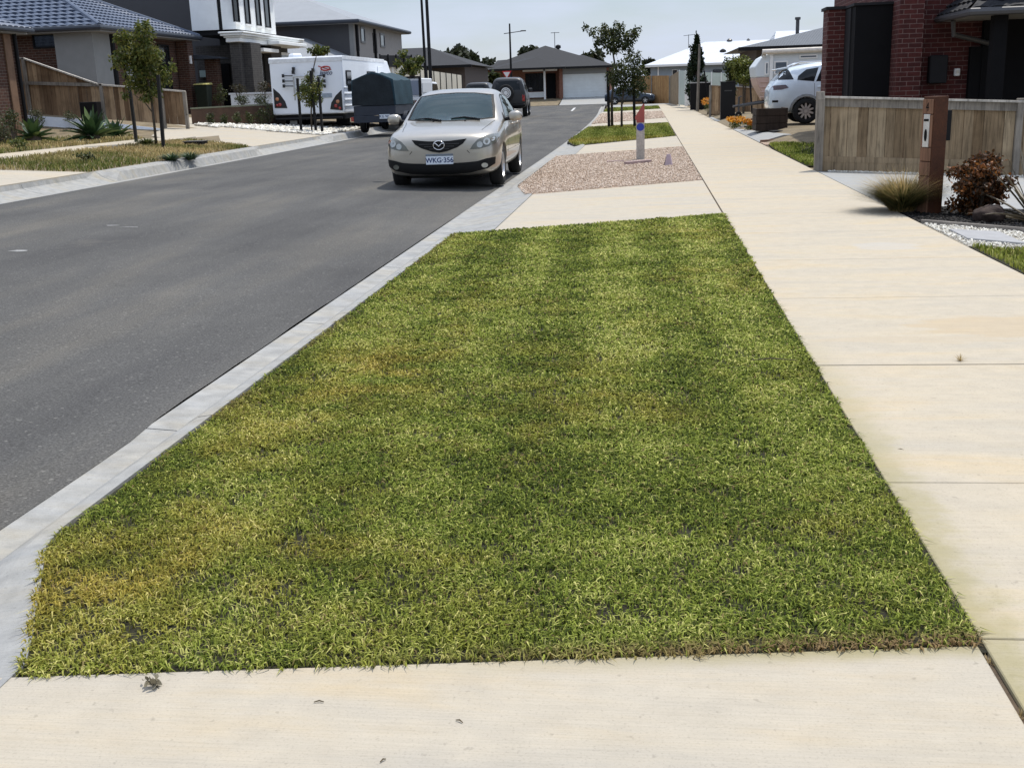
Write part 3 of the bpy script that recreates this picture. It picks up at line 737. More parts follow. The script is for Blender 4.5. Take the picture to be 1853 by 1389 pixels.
MB().slab([(YF-.12, -.1), (YF+.05, -.1), (YF+.05, zt+.02), (YF-.06, zt+.02), (YF-.12, zt-.10)], 'x', 2.70, 2.82).build('post', mPost, fr, True, bev=.006)
# garden box behind the post is its own thing further on
bx0, by = P(1490, 100, 24.).x, 24.0
hr = house('brick_house', 'red brick house with flat black portico, behind the right paling fence', (6.5, 24.0, -.2))
Yh = 24.0; zr_ = 3.55
xa, xb_, xc, xd = P(1492, 150, 24.).x, P(1523, 150, 24.).x, P(1541, 150, 23.).x, P(1607, 150, 23.).x
MB().box(xa, xb_, 23.9, 24.5, -.5, P(1500, 19, 24).z).build('wall', mBrickRed, hr, True)
MB().box(xa-.04, xb_+.02, 23.86, 24.55, P(1500, 19, 24).z+.003, P(1500, 19, 24).z+.06).build('parapet_capping', mDarkGrey, hr, True)
MB().box(xb_+.003, xc, 23.3, 24.4, -.5, P(1530, 15, 23.3).z).build('side_panel', mDarkGrey, hr, True)
pz = P(1570, 10, 22.9).z
MB().box(xc+.002, xd, 22.9, 24.4, -.5, pz).build('portico', mBlackP, hr, True)
MB().box(xc-.04, xd+.0, 22.86, 24.45, pz+.003, pz+.05).build('parapet_capping', mDarkGrey, hr, True)
xe, xf = P(1638, 150, 22.3).x, P(1665, 150, 22.3).x
MB().box(xd+.005, xf, 22.3, 30., -.5, 5.2).build('pier', mBrickRed, hr, True)
MB().box(xf+.003, P(1853, 100, 23).x+4, 22.75, 30., -.5, 5.2).build('wall', mBrickRed, hr, True)
mb_a, mb_b = P(1677, 152, 22.7), P(1713, 100, 22.7)
MB().box(mb_a.x, mb_b.x, 22.55, 22.74, mb_a.z, mb_b.z).build('meter_box', mDarkGrey, hr, True, bev=.02)
a, b_ = P(1726, 138, 22.7), P(1737, 124, 22.7)
pbx = MB().box(a.x, b_.x, 22.66, 22.745, a.z, b_.z).build('power_box', mTrimW, hr, True, bev=.012)
MB().box(a.x+.03, b_.x-.03, 22.645, 22.658, a.z+.05, b_.z-.03).build('power_box_cover', mat('cream_plastic', (.6, .58, .5), .5), hr, True)
# porch at the right with a tiled eave, gutter, downpipe, dark post and doorway
eL, eR = P(1733, 34, 21.5), P(1795, 5, 21.0)
MB().hexa([(eL.x, 20.6, eL.z), (9.5, 20.6, eL.z+.0), (9.5, 22.74, eL.z), (eL.x, 22.74, eL.z)], [(eL.x, 20.6, eL.z+.06), (9.5, 20.6, eL.z+.06), (9.5, 22.74, eL.z+.06), (eL.x, 22.74, eL.z+.06)]).build('soffit', mSoffit, hr, True)
roof_tiles(hr, mTileD, (eL.x-.05, 20.5, eL.z+.09), (9.6, 20.5, eL.z+.09), (eL.x+1.2, 22.7, eL.z+1.1), (9.6, 22.7, eL.z+1.1), 7)
roof_tiles(hr, mTileD, (eL.x-.05, 22.74, eL.z+.09), (eL.x-.05, 20.5, eL.z+.09), (eL.x+1.2, 22.74, eL.z+1.1), (eL.x+1.2, 22.7, eL.z+1.1), 7)
MB().tube([(eL.x-.06, 22.7, eL.z+.05), (eL.x-.06, 20.45, eL.z+.05), (9.5, 20.45, eL.z+.05)], .065, 8).build('gutter', mGutterG, hr, True)
MB().tube([(eL.x+.05, 22.0, eL.z), (eL.x+.1, 22.1, eL.z-.25), (eL.x+.9, 22.62, eL.z-.42), (eL.x+1.0, 22.65, eL.z-.6), (eL.x+1.0, 22.65, -.4)], .045, 10).build('downpipe', mGutterG, hr, True)
xp = P(1800, 120, 21.0)
MB().box(xp.x-.13, xp.x+.1, 20.75, 21.0, -.5, 3.9).build('porch_post', mBlackP, hr, True, bev=.01)
MB().box(xp.x+.1, 9.5, 20.75, 21.0, P(1830, 14, 21).z, P(1830, 14, 21).z+.5).build('porch_beam', mat('brown_beam', (.09, .055, .045), .7, .2), hr, True)
MB().box(xp.x+.22, 9.5, 22.60, 22.74, -.4, P(1830, 14, 21).z).build('door', mBlackP, hr, True)
dr_ = hr.children[-1]; q = MB().tube([(xp.x+.42, 22.57, .75), (xp.x+.42, 22.54, .8), (xp.x+.42, 22.54, 1.2), (xp.x+.42, 22.57, 1.25)], .012, 6)
q.v = [(v[0]-hr.location.x, v[1]-hr.location.y, v[2]-hr.location.z) for v in q.v]; q.build('handle', mat('steel_handle', (.5, .5, .5), .3, metal=1), dr_)
xq = P(1755, 120, 22.6)
MB().box(xq.x, xq.x+.35, 22.62, 22.745, -.4, P(1755, 85, 22.6).z).build('side_door', mBlackP, hr, True)

# rusty letterbox
mRust = mat('rusty_steel', (.080, .026, .009), .75, .3, 5, 40, .3, .25)
mMer = palemat('merbau_slat', (.20, .105, .065), (.25, .135, .085), .2)
lb0 = G(1683, 388, -.02); lbrz = R_(27)
lb = thing('letterbox', 'rusty steel letterbox pillar with timber slats and the number 4', 'letterbox', (lb0.x+.02, lb0.y+.14, -.03), lbrz); lb.scale = (.72, .72, .965)
s = .125; Hh = 1.285
MB().box(-s, s, -s, s-.01, 0, Hh).build('pillar', mRust, lb, bev=.004)
zs = 0.0
fp = lb
for k, (a, e) in enumerate(((0, .26), (.27, .42), (.43, .58), (.59, .735), (1.10, 1.255))):
    MB().box(-s-.02, -s-.002, -s+.012, s-.02, a, e).build('slat', mMer, lb, bev=.003)
MB().box(-s-.02, -s-.002, -s+.012, -s+.06, .745, 1.09).build('slat', mMer, lb, bev=.003)
MB().box(-s-.02, -s-.002, s-.06, s-.02, .745, 1.09).build('slat', mMer, lb, bev=.003)
fpl = MB().box(-s-.026, -s-.004, -s+.062, s-.062, .742, 1.095).build('slot_plate', mat('brushed_steel', (.62, .60, .56), .4, metal=.3), lb, bev=.003)
MB().box(-s-.030, -s-.0262, -s+.075, s-.075, 1.02, 1.045).build('letter_slot', mBlackP, fpl)
MB().lathe([(.0001, .0), (.03, .0), (.03, .004), (.0001, .004)], 20, (-s-.030, 0, .87), 'x').build('paper_hole', mBlackP, fpl)
hol = fpl.children[-1]
for v in hol.data.vertices: v.co.z = .87 + (v.co.z - .87) * 2.2
me = text_mb('4', .13, Matrix.Translation((-s-.0205, 0, 1.17)) @ Matrix(((0, 0, -1, 0), (-1, 0, 0, 0), (0, 1, 0, 0), (0, 0, 0, 1))), .003)
put('house_number', me, mBlackP, lb)
MB().box(s+.003, s+.17, -.02, .10, .80, 1.13).build('mail_compartment', mBlackM, lb, bev=.004)

# ================================================================ right side, farther along the path
# low fence, black letterbox pillar
z0 = zland(3.2, 47)
fa = P(1286, 211, 52.); fb = P(1372, 212, 50.)
fence('paling_fence', 'low brown timber fence behind the black letterbox pillar', (fa.x, 52.3), (fb.x+1.2, 50.5), fa.z, fb.z, [(0, P(1290, 155, 52).z), (1, P(1365, 165, 50.5).z)], mPaleN, posts=[(0, .02), (.24, .0)], cap=(.03, .09, 0, mPost), rails=[(.12, -.0, .03, .1)], seed=6)
pl = P(1303, 218, 46.7)
pil = thing('letterbox', 'tall plain black letterbox pillar at the edge of the path', 'letterbox', (pl.x+.3, 46.8, pl.z-.03))
Hp = P(1315, 149, 46.7).z - pl.z + .03
MB().box(-.29, .29, -.17, .17, 0, Hp).build('pillar', mBlackM, pil, bev=.01)
MB().box(-.31, .31, -.19, .19, Hp+.002, Hp+.035).build('lid', mBlackM, pil, bev=.005)
MB().box(-.15, .15, -.175, -.171, Hp-.35, Hp-.31).build('letter_slot', mat('slot_grey', (.05, .05, .05), .5), pil)
# dark planter box
pa, pb_ = P(1368, 238, 31.5), P(1425, 236, 31.5)
plb = thing('planter_box', 'dark weathered timber planter box beside the white SUV', 'planter', ((pa.x+pb_.x)/2, 31.8, pa.z))
hw = (pb_.x - pa.x)/2; ph = P(1395, 196, 31.5).z - pa.z
mDT = palemat('dark_sleeper', (.030, .022, .017), (.05, .036, .028))
for k in range(3):
    MB().box(-hw, hw, -.3, -.25, k*ph/3+.004, (k+1)*ph/3-.004).build('sleeper', mDT, plb, bev=.006)
    MB().box(-hw, -hw+.05, -.249, .9, k*ph/3+.004, (k+1)*ph/3-.004).build('sleeper', mDT, plb, bev=.006)
    MB().box(hw-.05, hw, -.249, .9, k*ph/3+.004, (k+1)*ph/3-.004).build('sleeper', mDT, plb, bev=.006)
MB().box(-hw+.06, hw-.06, -.24, .88, 0, ph-.06).build('soil', mSoil, plb)
# grey timber pole, white meter box, dark wall, cream fences, big timber fence
q0 = P(1262, 200, 64.); q1 = P(1266, 80, 64.)
pp = thing('timber_pole', 'slim grey timber pole standing at the path edge in front of the pencil pine', 'pole', (q0.x, 64, q0.z-.05))
MB().tube([(0, 0, 0), (q1.x-q0.x, 0, q1.z-q0.z)], [.085, .06], 8).build('shaft', mPost, pp)
MB().tube([(q1.x-q0.x, 0, q1.z-q0.z), (q1.x-q0.x, 0, q1.z-q0.z+.04)], [.075, .07], 8).build('pole_cap', mGreyWood, pp)
wa, wb = P(1249, 196, 66.5), P(1286, 150, 66.5)
dwl = thing('garden_wall', 'low black garden screen wall below the pencil pine', 'wall', (wa.x, 66.5, wa.z))
MB().box(wa.x, wb.x, 66.5, 66.7, wa.z-.1, wb.z).build('wall_panel', mBlackM, dwl, True)
MB().box(wa.x-.03, wb.x+.03, 66.46, 66.74, wb.z+.002, wb.z+.06).build('capping', mat('pale_capping', (.45, .44, .42), .7), dwl, True)
ua, ub = P(1240, 192, 74.), P(1250, 160, 74.)
ut = thing('utility_cabinet', 'small white utility cabinet beside the cream metal fence', 'cabinet', ((ua.x+ub.x)/2, 74.2, ua.z))
MB().box(-.19, .19, -.15, .15, 0, ub.z-ua.z).build('body', mTrimW, ut, bev=.01)
MB().box(-.17, .17, -.157, -.151, .1, ub.z-ua.z-.08).build('door', mat('cabinet_door', (.7, .7, .68), .5), ut, bev=.004)
mCream = wavemat('cream_steel_fence', (.50, .56, .50), 8, .5, axis='X', amt=.5)
mCreamL = wavemat('cream_panel_fence', (.62, .57, .46), 6, .5, axis='Y', amt=.5)
def panel_fence(label, p0, p1, b0, t0, b1, t1, npan, m, mposts, name='metal_fence'):
    p0 = Vector((*p0, 0)); p1 = Vector((*p1, 0)); u = (p1-p0).normalized(); n = Vector((u.y, -u.x, 0))
    root = thing(name, label, 'fence', (p0.x, p0.y, b0))
    for i in range(npan):
        f0, f1 = i/npan, (i+1)/npan; a, c = p0.lerp(p1, f0), p0.lerp(p1, f1); th = n*.03
        B = lambda f: b0+(b1-b0)*f; T = lambda f: t0+(t1-t0)*f
        q = [a, c, c-th, a-th]; ff = [f0, f1, f1, f0]
        MB().add([(v.x, v.y, B(k)) for v, k in zip(q, ff)] + [(v.x, v.y, T(k)) for v, k in zip(q, ff)], [(3,2,1,0),(4,5,6,7),(0,1,5,4),(1,2,6,5),(2,3,7,6),(3,0,4,7)]).build('panel', m, root, True)
    for i in range(npan+1):
        f = i/npan; c = p0.lerp(p1, f) + n*.01
        MB().box(c.x-.035, c.x+.035, c.y-.035, c.y+.035, b0+(b1-b0)*f-.1, t0+(t1-t0)*f+.05).build('post', mposts, root, True)
    return root
ga, gb = P(1229, 190, 80.), P(1252, 188, 74.5)
panel_fence('cream metal fence panel standing beside the small white utility cabinet', (ga.x, 80), (gb.x, 74.6), ga.z, P(1229, 128, 80).z, gb.z-.1, P(1250, 130, 75).z, 2, mCream, mTrimW)
ga, gb = P(1270, 168, 82.), P(1322, 168, 82.)
panel_fence('cream metal fence running behind the pencil pine and low timber fence', (ga.x, 82), (gb.x, 82), ga.z-.6, P(1270, 131, 82).z, gb.z-.6, P(1320, 133, 82).z, 3, mCream, mTrimW)
ga, gb = P(1160, 189, 103.), P(1212, 189, 99.)
fence('paling_fence', 'tall new orange pine fence at the far end of the footpath', (ga.x-.6, 103.), (gb.x, 100.), ga.z-.1, gb.z-.1, [(0, P(1165, 137, 103).z), (1, P(1212, 137, 100).z)], mPaleO, posts=[(0, 0), (.5, .0), (1, 0)], seed=8, pw=.14)
ga, gb = P(1213, 190, 98.), P(1230, 190, 84.)
fence('paling_fence', 'dark weathered paling fence between the orange pine fence and the cream panel', (ga.x, 98.), (gb.x, 84.), ga.z-.1, gb.z, [(0, P(1213, 138, 98).z), (1, P(1229, 127, 84).z)], mPale, posts=[(0, 0), (1, 0)], seed=9, pw=.14)

# white-roofed house far right
Yw = 112.
hw_ = house('white_roof_house', 'pale blue-grey house under a broad white steel roof, far right', (9, Yw, .3))
l, r_ = P(1178, 118, Yw), P(1420, 116, Yw); ridge0 = P(1275, 77, Yw+8); ridge1 = P(1420, 76, Yw+8)
MB().box(l.x, 30, Yw, Yw+14, -.3, l.z-.05).build('wall', wavemat('blue_grey_cladding', (.25, .29, .33), 2.2, .6, axis='X', amt=.4), hw_, True)
el = Vector((P(1166, 119, Yw-.6).x, Yw-.6, l.z))
R0 = Vector((ridge0.x, Yw+7, ridge0.z)); R1 = Vector((32, Yw+7, ridge0.z))
rw = MB(); rw.quad(el, (32, Yw-.6, l.z), R1, R0); rw.quad((el.x, Yw+14.6, l.z), el, R0); rw.quad((32, Yw+14.6, l.z), (el.x, Yw+14.6, l.z), R0, R1); rw.quad((32, Yw-.6, l.z), (32, Yw+14.6, l.z), R1)
rw.quad(el, (el.x, Yw+14.6, l.z), (32, Yw+14.6, l.z), (32, Yw-.6, l.z))
rfw = rw.build('roof', mRoofW, hw_, True)
MB().box(el.x, 32, Yw-.66, Yw-.6, l.z-.2, l.z).build('gutter', mTrimW, hw_, True)
win(hw_, P(1216, 130, Yw).x, P(1226, 130, Yw).x, P(1220, 139, Yw).z, P(1220, 126, Yw).z, Yw, mf=mTrimW)
win(hw_, P(1290, 130, Yw).x, P(1306, 130, Yw).x, P(1300, 142, Yw).z, P(1300, 126, Yw).z, Yw)
MB().box(P(1191, 128, Yw).x-.06, P(1191, 128, Yw).x+.06, Yw-.1, Yw-.01, -.3, l.z-.2).build('downpipe', mTrimW, hw_, True)
for (px, py, rr) in ((1308, 98, .34), (1320, 79, .3), (1354, 79, .2)):
    c = P(px, py, Yw + 3.2 if py > 90 else Yw+7)
    v_ = MB().lathe([(rr*.5, -.4), (rr*.5, .1), (rr, .16), (rr*.9, .34), (rr*.3, .48), (.01, .5)], 12, c).build('roof_vent', mDarkGrey if py > 90 else mGutterG, hw_, True)
c = P(1246, 80, Yw+5)
ant = MB().tube([(c.x, c.y, c.z-1.0), (c.x, c.y, c.z+.9)], .03, 5).tube([(c.x-.5, c.y, c.z+.8), (c.x+.6, c.y, c.z+.9)], .025, 5).tube([(c.x+.2, c.y-.3, c.z+.85), (c.x+.2, c.y+.3, c.z+.85)], .02, 5)
ant.build('aerial', mGutterG, hw_, True)
# grey-roofed house behind the white caravan
Yg = 56.
hg = house('grey_roof_house', 'single-storey house with ridged grey steel roof and flue, behind the caravan', (10, Yg, .2))
e0 = P(1338, 108, Yg); e1 = P(1500, 84, Yg-.6)
zg = P(1400, 85, Yg).z
x0 = P(1334, 100, Yg).x
MB().box(x0+.9, 22, Yg, Yg+10, -.2, zg).build('wall', mat('brown_wall', (.09, .07, .06), .8), hg, True)
Rg = P(1500, 33, Yg+5); 
eA = Vector((x0, Yg-.6, zg)); 
gr = MB(); gr.quad(eA, (24, Yg-.6, zg), (24, Yg+5, Rg.z+.2), (x0+8.0, Yg+5, Rg.z+.2)); gr.quad((x0, Yg+10.6, zg), eA, (x0+8.0, Yg+5, Rg.z+.2)); gr.quad((24, Yg+10.6, zg), (x0, Yg+10.6, zg), (x0+8.0, Yg+5, Rg.z+.2), (24, Yg+5, Rg.z+.2))
gr.quad(eA, (x0, Yg+10.6, zg), (24, Yg+10.6, zg), (24, Yg-.6, zg)); gr.build('roof', mRoofG, hg, True)
MB().box(x0, 24, Yg-.66, Yg-.6, zg-.15, zg+.02).build('gutter', mBlackM, hg, True)
c = P(1443, 55, Yg+3.5); MB().tube([(c.x, c.y, c.z-.8), (c.x, c.y, c.z+.5)], .09, 10).tube([(c.x, c.y, c.z+.5), (c.x, c.y, c.z+.62)], .14, 10).build('flue', mGutterG, hg, True)
ga = [P(1399, 84, Yg+9), P(1466, 84, Yg+9), P(1462, 57, Yg+9), P(1404, 57, Yg+9)]
gh = house('white_gabled_house', 'corner of a house with a white steel roof rising behind the grey ridge', (ga[0].x, Yg+12, .2))
zA = ga[2].z; xA, xB = ga[0].x, ga[2].x
MB().box(xA+.3, xB+4, Yg+12, Yg+19, -.2, ga[0].z-.6).build('wall', mWhiteR, gh, True)
q = 1.16
a0 = P(1396, 92, Yg+12); a1 = P(1404, 57, Yg+14.5); a2 = P(1470, 56, Yg+14.5)
gq = MB(); gq.quad((a0.x, Yg+11.7, a0.z), (xB+5, Yg+11.7, a0.z), (xB+5, Yg+14.5, a1.z), (a1.x, Yg+14.5, a1.z)); gq.quad((xB+5, Yg+19.3, a0.z), (a0.x, Yg+19.3, a0.z), (a1.x, Yg+14.5, a1.z), (xB+5, Yg+14.5, a1.z)); gq.quad((a0.x, Yg+19.3, a0.z), (a0.x, Yg+11.7, a0.z), (a1.x, Yg+14.5, a1.z)); gq.build('roof', mRoofW, gh, True)

# ================================================================ the house that closes the street
Yb = 114.
hb = house('far_house', 'low brick house under a dark hip roof at the end of the street, double garage', (-9, Yb, .2))
E0, E1 = P(866, 127, Yb-.7), P(1112, 126, Yb-.7); ze = E0.z
gz = P(1058, 176, Yb).z
wx0, wx1 = P(880, 130, Yb).x, P(1104, 130, Yb).x
MB().box(wx0, P(1014, 150, Yb).x, Yb+1.2, Yb+13, -.2, ze).build('wall', mBrickOr, hb, True)
gl, gr_ = P(1018, 135, Yb), P(1098, 174, Yb)
MB().box(P(1012, 150, Yb).x, gl.x, Yb, Yb+13, -.2, ze).build('pier', mBrickOr, hb, True)
MB().box(gr_.x, wx1, Yb, Yb+13, -.2, ze).build('pier', mBrickOr, hb, True)
MB().box(gl.x+.003, gr_.x-.003, Yb+.05, Yb+12.9, gl.z, ze).build('lintel', mGreyR, hb, True)
gd = MB().box(gl.x+.003, gr_.x-.003, Yb+.16, Yb+.3, gz-.15, gl.z-.003)
gd.build('garage_door', wavemat('garage_door_panel', (.62, .66, .66), 1.1, .5, axis='Z', amt=.3), hb, True)
win(hb, P(950, 133, Yb+1).x, P(983, 133, Yb+1).x, P(965, 166, Yb+1).z, P(965, 133, Yb+1).z, Yb+1.2, fw=.09, mull=(P(961, 150, Yb+1).x, P(972, 150, Yb+1).x))
MB().box(P(948, 166, Yb+1).x, P(985, 166, Yb+1).x, Yb+1.02, Yb+1.19, P(965, 177, Yb+1).z, P(965, 167, Yb+1).z).build('window_panel', mWhiteR, hb, True)
MB().box(P(988, 135, Yb+1).x, P(1005, 135, Yb+1).x, Yb+1.05, Yb+1.19, gz-.2, P(1000, 133, Yb+1).z).build('door', mBlackP, hb, True)
MB().box(P(983.5, 135, Yb).x, P(987, 135, Yb).x, Yb-.1, Yb+.1, gz-.2, ze-.02).build('porch_post', mTrimW, hb, True)
MB().box(P(946, 130, Yb).x, P(1008, 130, Yb).x, Yb-.1, Yb+.1, ze-.32, ze-.02).build('porch_beam', mTrimW, hb, True)
A_ = P(987, 83, Yb+7); B_ = P(1032, 101, Yb+7); C2 = P(1056, 101, Yb+7)
x0, x1, yb0, yb1 = E0.x, E1.x, Yb-.7, Yb+14
rb = MB()
AA = Vector((A_.x, Yb+6.8, A_.z)); BB = Vector((C2.x, Yb+6.0, B_.z)); MM = Vector((P(1028, 101, Yb+6.4).x, Yb+6.5, B_.z))
rb.quad((x0, yb0, ze), (x1, yb0, ze), BB, MM, AA); rb.quad((x1, yb0, ze), (x1, yb1, ze), BB); rb.quad((x1, yb1, ze), (x0, yb1, ze), AA, MM, BB); rb.quad((x0, yb1, ze), (x0, yb0, ze), AA)
rb.quad((x0, yb0, ze), (x0, yb1, ze), (x1, yb1, ze), (x1, yb0, ze))
rb.build('roof', mTileD, hb, True)
g0, g1, g2 = P(884, 128, Yb-2), P(1022, 127, Yb-2), P(967, 102, Yb-1.2)
rg = MB(); y2 = Yb-1.3
rg.quad((g0.x, y2, ze), (g1.x, y2, ze), (g2.x, Yb+1.8, g2.z)); rg.quad((g1.x, y2, ze), (g1.x, Yb+5, ze+1), (g2.x, Yb+5, g2.z), (g2.x, Yb+1.8, g2.z)); rg.quad((g0.x, Yb+5, ze+1), (g0.x, y2, ze), (g2.x, Yb+1.8, g2.z), (g2.x, Yb+5, g2.z)); rg.quad((g0.x, y2, ze), (g0.x, Yb+.6, ze), (g1.x, Yb+.6, ze), (g1.x, y2, ze))
rg.build('porch_roof', mTileD, hb, True)
MB().box(g0.x, g1.x, y2-.1, y2-.003, ze-.18, ze+.02).build('gutter', mBlackM, hb, True)
MB().box(g1.x+.003, x1, yb0-.1, yb0-.003, ze-.18, ze+.02).build('gutter', mBlackM, hb, True)
c = P(1004, 82, Yb+8); MB().tube([(c.x, c.y, c.z-.6), (c.x, c.y, c.z+1.3)], .035, 5).tube([(c.x-.4, c.y, c.z+1.25), (c.x+.5, c.y, c.z+1.25)], .03, 5).build('aerial', mGutterG, hb, True)
c = P(1010, 90, Yb+8.5); MB().lathe([(.16, -.6), (.16, .1), (.3, .14), (.28, .4), (.05, .5)], 10, c).build('roof_vent', mDarkGrey, hb, True)
b = MB(); b.hexa([(P(1016, 187, 110).x, 107.1, -.2), (P(1100, 187, 110).x, 107.1, -.2), (gr_.x, Yb+.1, -.2), (gl.x, Yb+.1, -.2)], [(P(1016, 187, 110).x, 107.1, .02), (P(1100, 187, 110).x, 107.1, .02), (gr_.x, Yb+.1, gz), (gl.x, Yb+.1, gz)])
tag(b.build('driveway', mDriveB), kind='structure')
b = MB(); b.hexa([(-16, 107.05, -.2), (P(1013, 187, 110).x, 107.05, -.2), (gl.x-.1, Yb+1.2, -.2), (-17, Yb+1.2, -.2)], [(-16, 107.05, .03), (P(1013, 187, 110).x, 107.05, .03), (gl.x-.1, Yb+1.2, gz), (-17, Yb+1.2, gz)])
tag(b.build('front_garden', mDryGround), kind='structure')
# ================================================================ left side: houses
# --- nearest house, only its eave and corner show
h0 = house('brown_house', 'corner of a brown brick house with a dark downpipe, at the left edge', (-22, 30, 1.0))
za = P(30, 60, 32.2).z
MB().box(-30, -18.45, 24., 32.0, .3, za-.05).build('wall', mBrickBrown, h0, True)
MB().box(-30, -18.2, 23.6, 32.3, za-.05, za+.0).build('soffit', mSoffit, h0, True)
roof_tiles(h0, mTile, (-18.1, 23.6, za+.1), (-18.1, 32.4, za+.1), (-22.2, 27.8, za+1.8), (-22.2, 28.2, za+1.8), 13)
roof_tiles(h0, mTile, (-18.1, 32.4, za+.1), (-30, 32.4, za+.1), (-22.2, 28.2, za+1.8), (-26, 28.2, za+1.8), 13)
roof_tiles(h0, mTile, (-30, 23.6, za+.1), (-18.1, 23.6, za+.1), (-26, 27.8, za+1.8), (-22.2, 27.8, za+1.8), 13)
MB().tube([(-18.1, 23.5, za+.06), (-18.1, 32.45, za+.06), (-30, 32.45, za+.06)], .07, 8).build('gutter', mGutter, h0, True)
MB().tube([(-18.38, 31.9, .6), (-18.38, 31.9, za-.05)], .055, 10).build('downpipe', mBlackM, h0, True)
MB().box(-18.44, -18.40, 31.35, 31.7, .6, za-.06).build('timber_corner', mat('timber_corner', (.17, .10, .06), .8, .2), h0, True)

# --- blue-tiled single-storey house
h1 = house('tiled_house', 'single-storey brown brick house with a blue-grey tiled hip roof, beyond the raked fence', (-22, 40, .9))
zc = P(184, 47, 36.5).z; X1, Ya, Yc = -18.0, 36.5, 45.0
pk = .44; t_ = (Yc - Ya)/2
apx = X1 - t_
roof_tiles(h1, mTile, (X1, Ya, zc), (X1, Yc, zc), (apx, Ya+t_-.01, zc+t_*pk), (apx, Ya+t_+.01, zc+t_*pk), 13, lip=.045, amp=.022)
roof_tiles(h1, mTile, (-32, Ya, zc), (X1, Ya, zc), (-32, Ya+t_, zc+t_*pk), (apx, Ya+t_, zc+t_*pk), 13, lip=.045, amp=.022)
roof_tiles(h1, mTile, (X1, Yc, zc), (-32, Yc, zc), (apx, Ya+t_, zc+t_*pk), (-32, Ya+t_, zc+t_*pk), 13)
for sy in (Ya, Yc):
    MB().tube([(X1, sy, zc+.03), (apx, Ya+t_, zc+t_*pk+.05)], .09, 8).build('hip_capping', mTile, h1, True)
MB().tube([(-32, Ya-.05, zc-.04), (X1+.05, Ya-.05, zc-.04), (X1+.05, Yc+.05, zc-.04), (-32, Yc+.05, zc-.04)], .085, 8).build('gutter', mGutter, h1, True)
MB().box(-32, X1+.01, Ya, Yc, zc-.16, zc-.12).build('soffit', mSoffit, h1, True)
wx, wy = -18.6, 37.1
MB().box(-32, P(108, 100, wy).x, wy+.1, 44.4, .2, zc-.165).build('wall', mBrickBrown, h1, True)
pr0 = P(108, 100, wy).x
MB().box(pr0+.003, wx+.12, wy-.25, 38.1, .3, zc-.165).build('rendered_pier', mGreyR, h1, True)
MB().box(pr0+.003, wx, 38.2, 44.4, .2, zc-.165).build('wall', mBrickBrown, h1, True)
win(h1, P(58, 60, wy+.1).x, P(101, 60, wy+.1).x, P(80, 88, wy+.1).z, P(80, 58, wy+.1).z, wy+.1)
MB().tube([(wx+.1, 38.3, .6), (wx+.1, 38.3, zc-.17)], .10, 8).build('downpipe', mBlackM, h1, True)
win(h1, 39.2, 40.6, 1.5, zc-.5, wx, 'x'); win(h1, 42.2, 43.2, 1.0, zc-.35, wx, 'x')
MB().box(wx+.03, wx+.5, 43.9, 44.45, .2, zc-.165).build('brick_pier', mBrickBrown, h1, True)
MB().box(wx+.503, wx+.56, 43.98, 44.1, zc-1.05, zc-.75).build('wall_light', mTrimW, h1, True)
MB().box(-17.85, -17.35, 44.9, 45.35, .3, 3.05).build('porch_post', mBrickBrown, h1, True)
MB().hexa([(-18.6, 44.4, 3.06), (-17.0, 44.4, 3.06), (-17.0, 45.8, 3.06), (-18.6, 45.8, 3.06)], [(-18.6, 44.4, 3.3), (-17.0, 44.4, 3.12), (-17.0, 45.8, 3.12), (-18.6, 45.8, 3.3)]).build('porch_roof', mGutter, h1, True)

# --- raked paling fence on its concrete wall, with a black letterbox
YL = 33.6
f0, f1 = P(22, 205, YL), P(342, 229, YL)
Lf = f1.x - f0.x
tt = lambda px: (P(px, 160, YL).x - f0.x)/Lf
lf = fence('paling_fence', 'brown paling fence with a raked left end and pale capping, beside the tiled house', (f0.x, YL), (f1.x, YL), f0.z, f1.z,
           [(0, P(22, 106, YL).z), (tt(50), P(50, 107, YL).z), (tt(181), P(181, 155, YL).z), (1, P(342, 167, YL).z)], mPaleN,
           posts=[(tt(50), .05), (tt(184), .06), (tt(292), .07), (.995, .02)], cap=(.05, .10, .0, mCap), pw=.15, seed=12, over=True)
rl = MB(); za_, zb_ = P(50, 152, YL-.05).z, P(181, 157, YL-.05).z
rl.hexa([(P(25, 150, YL).x, YL-.06, za_), (P(181, 150, YL).x, YL-.06, zb_), (P(181, 150, YL).x, YL-.02, zb_), (P(25, 150, YL).x, YL-.02, za_)], [(P(25, 150, YL).x, YL-.06, za_+.1), (P(181, 150, YL).x, YL-.06, zb_+.1), (P(181, 150, YL).x, YL-.02, zb_+.1), (P(25, 150, YL).x, YL-.02, za_+.1)])
rl.build('rail', mPost, lf, True)
cw = thing('retaining_wall', 'pale concrete retaining wall tapering down below the raked paling fence', 'wall', (P(170, 230, 33.3).x, 33.3, .6))
c0, c1, c2 = P(6, 206, 33.4), P(140, 216, 33.4), P(335, 240, 33.4)
def batter(a, c, nm='wall_panel'):      # battered concrete: its face leans back towards the fence
    MB().hexa([(a[0], 32.72, .2), (c[0], 32.72, .2), (c[0], 33.6, .2), (a[0], 33.6, .2)], [(a[0], 33.3, a[1]), (c[0], 33.3, c[1]), (c[0], 33.6, c[1]), (a[0], 33.6, a[1])]).build(nm, mWallC, cw, True, bev=.01)
batter((c0.x-1.5, c0.z+.02), (c0.x-.004, c0.z)); batter((c0.x, c0.z), (c1.x-.004, c1.z)); batter((c1.x, c1.z), (c2.x, c2.z+.02))
q = P(167, 213, 33.0); q1 = P(152, 185, 33.0)
lbx = thing('letterbox', 'black box letterbox standing in front of the raked paling fence', 'letterbox', (q.x, 33.0, P(170, 232, 33).z-.3))
hz = q1.z - lbx.location.z
MB().box(-.29, .26, -.14, .16, hz-.62, hz).build('box', mBlackM, lbx, bev=.01)
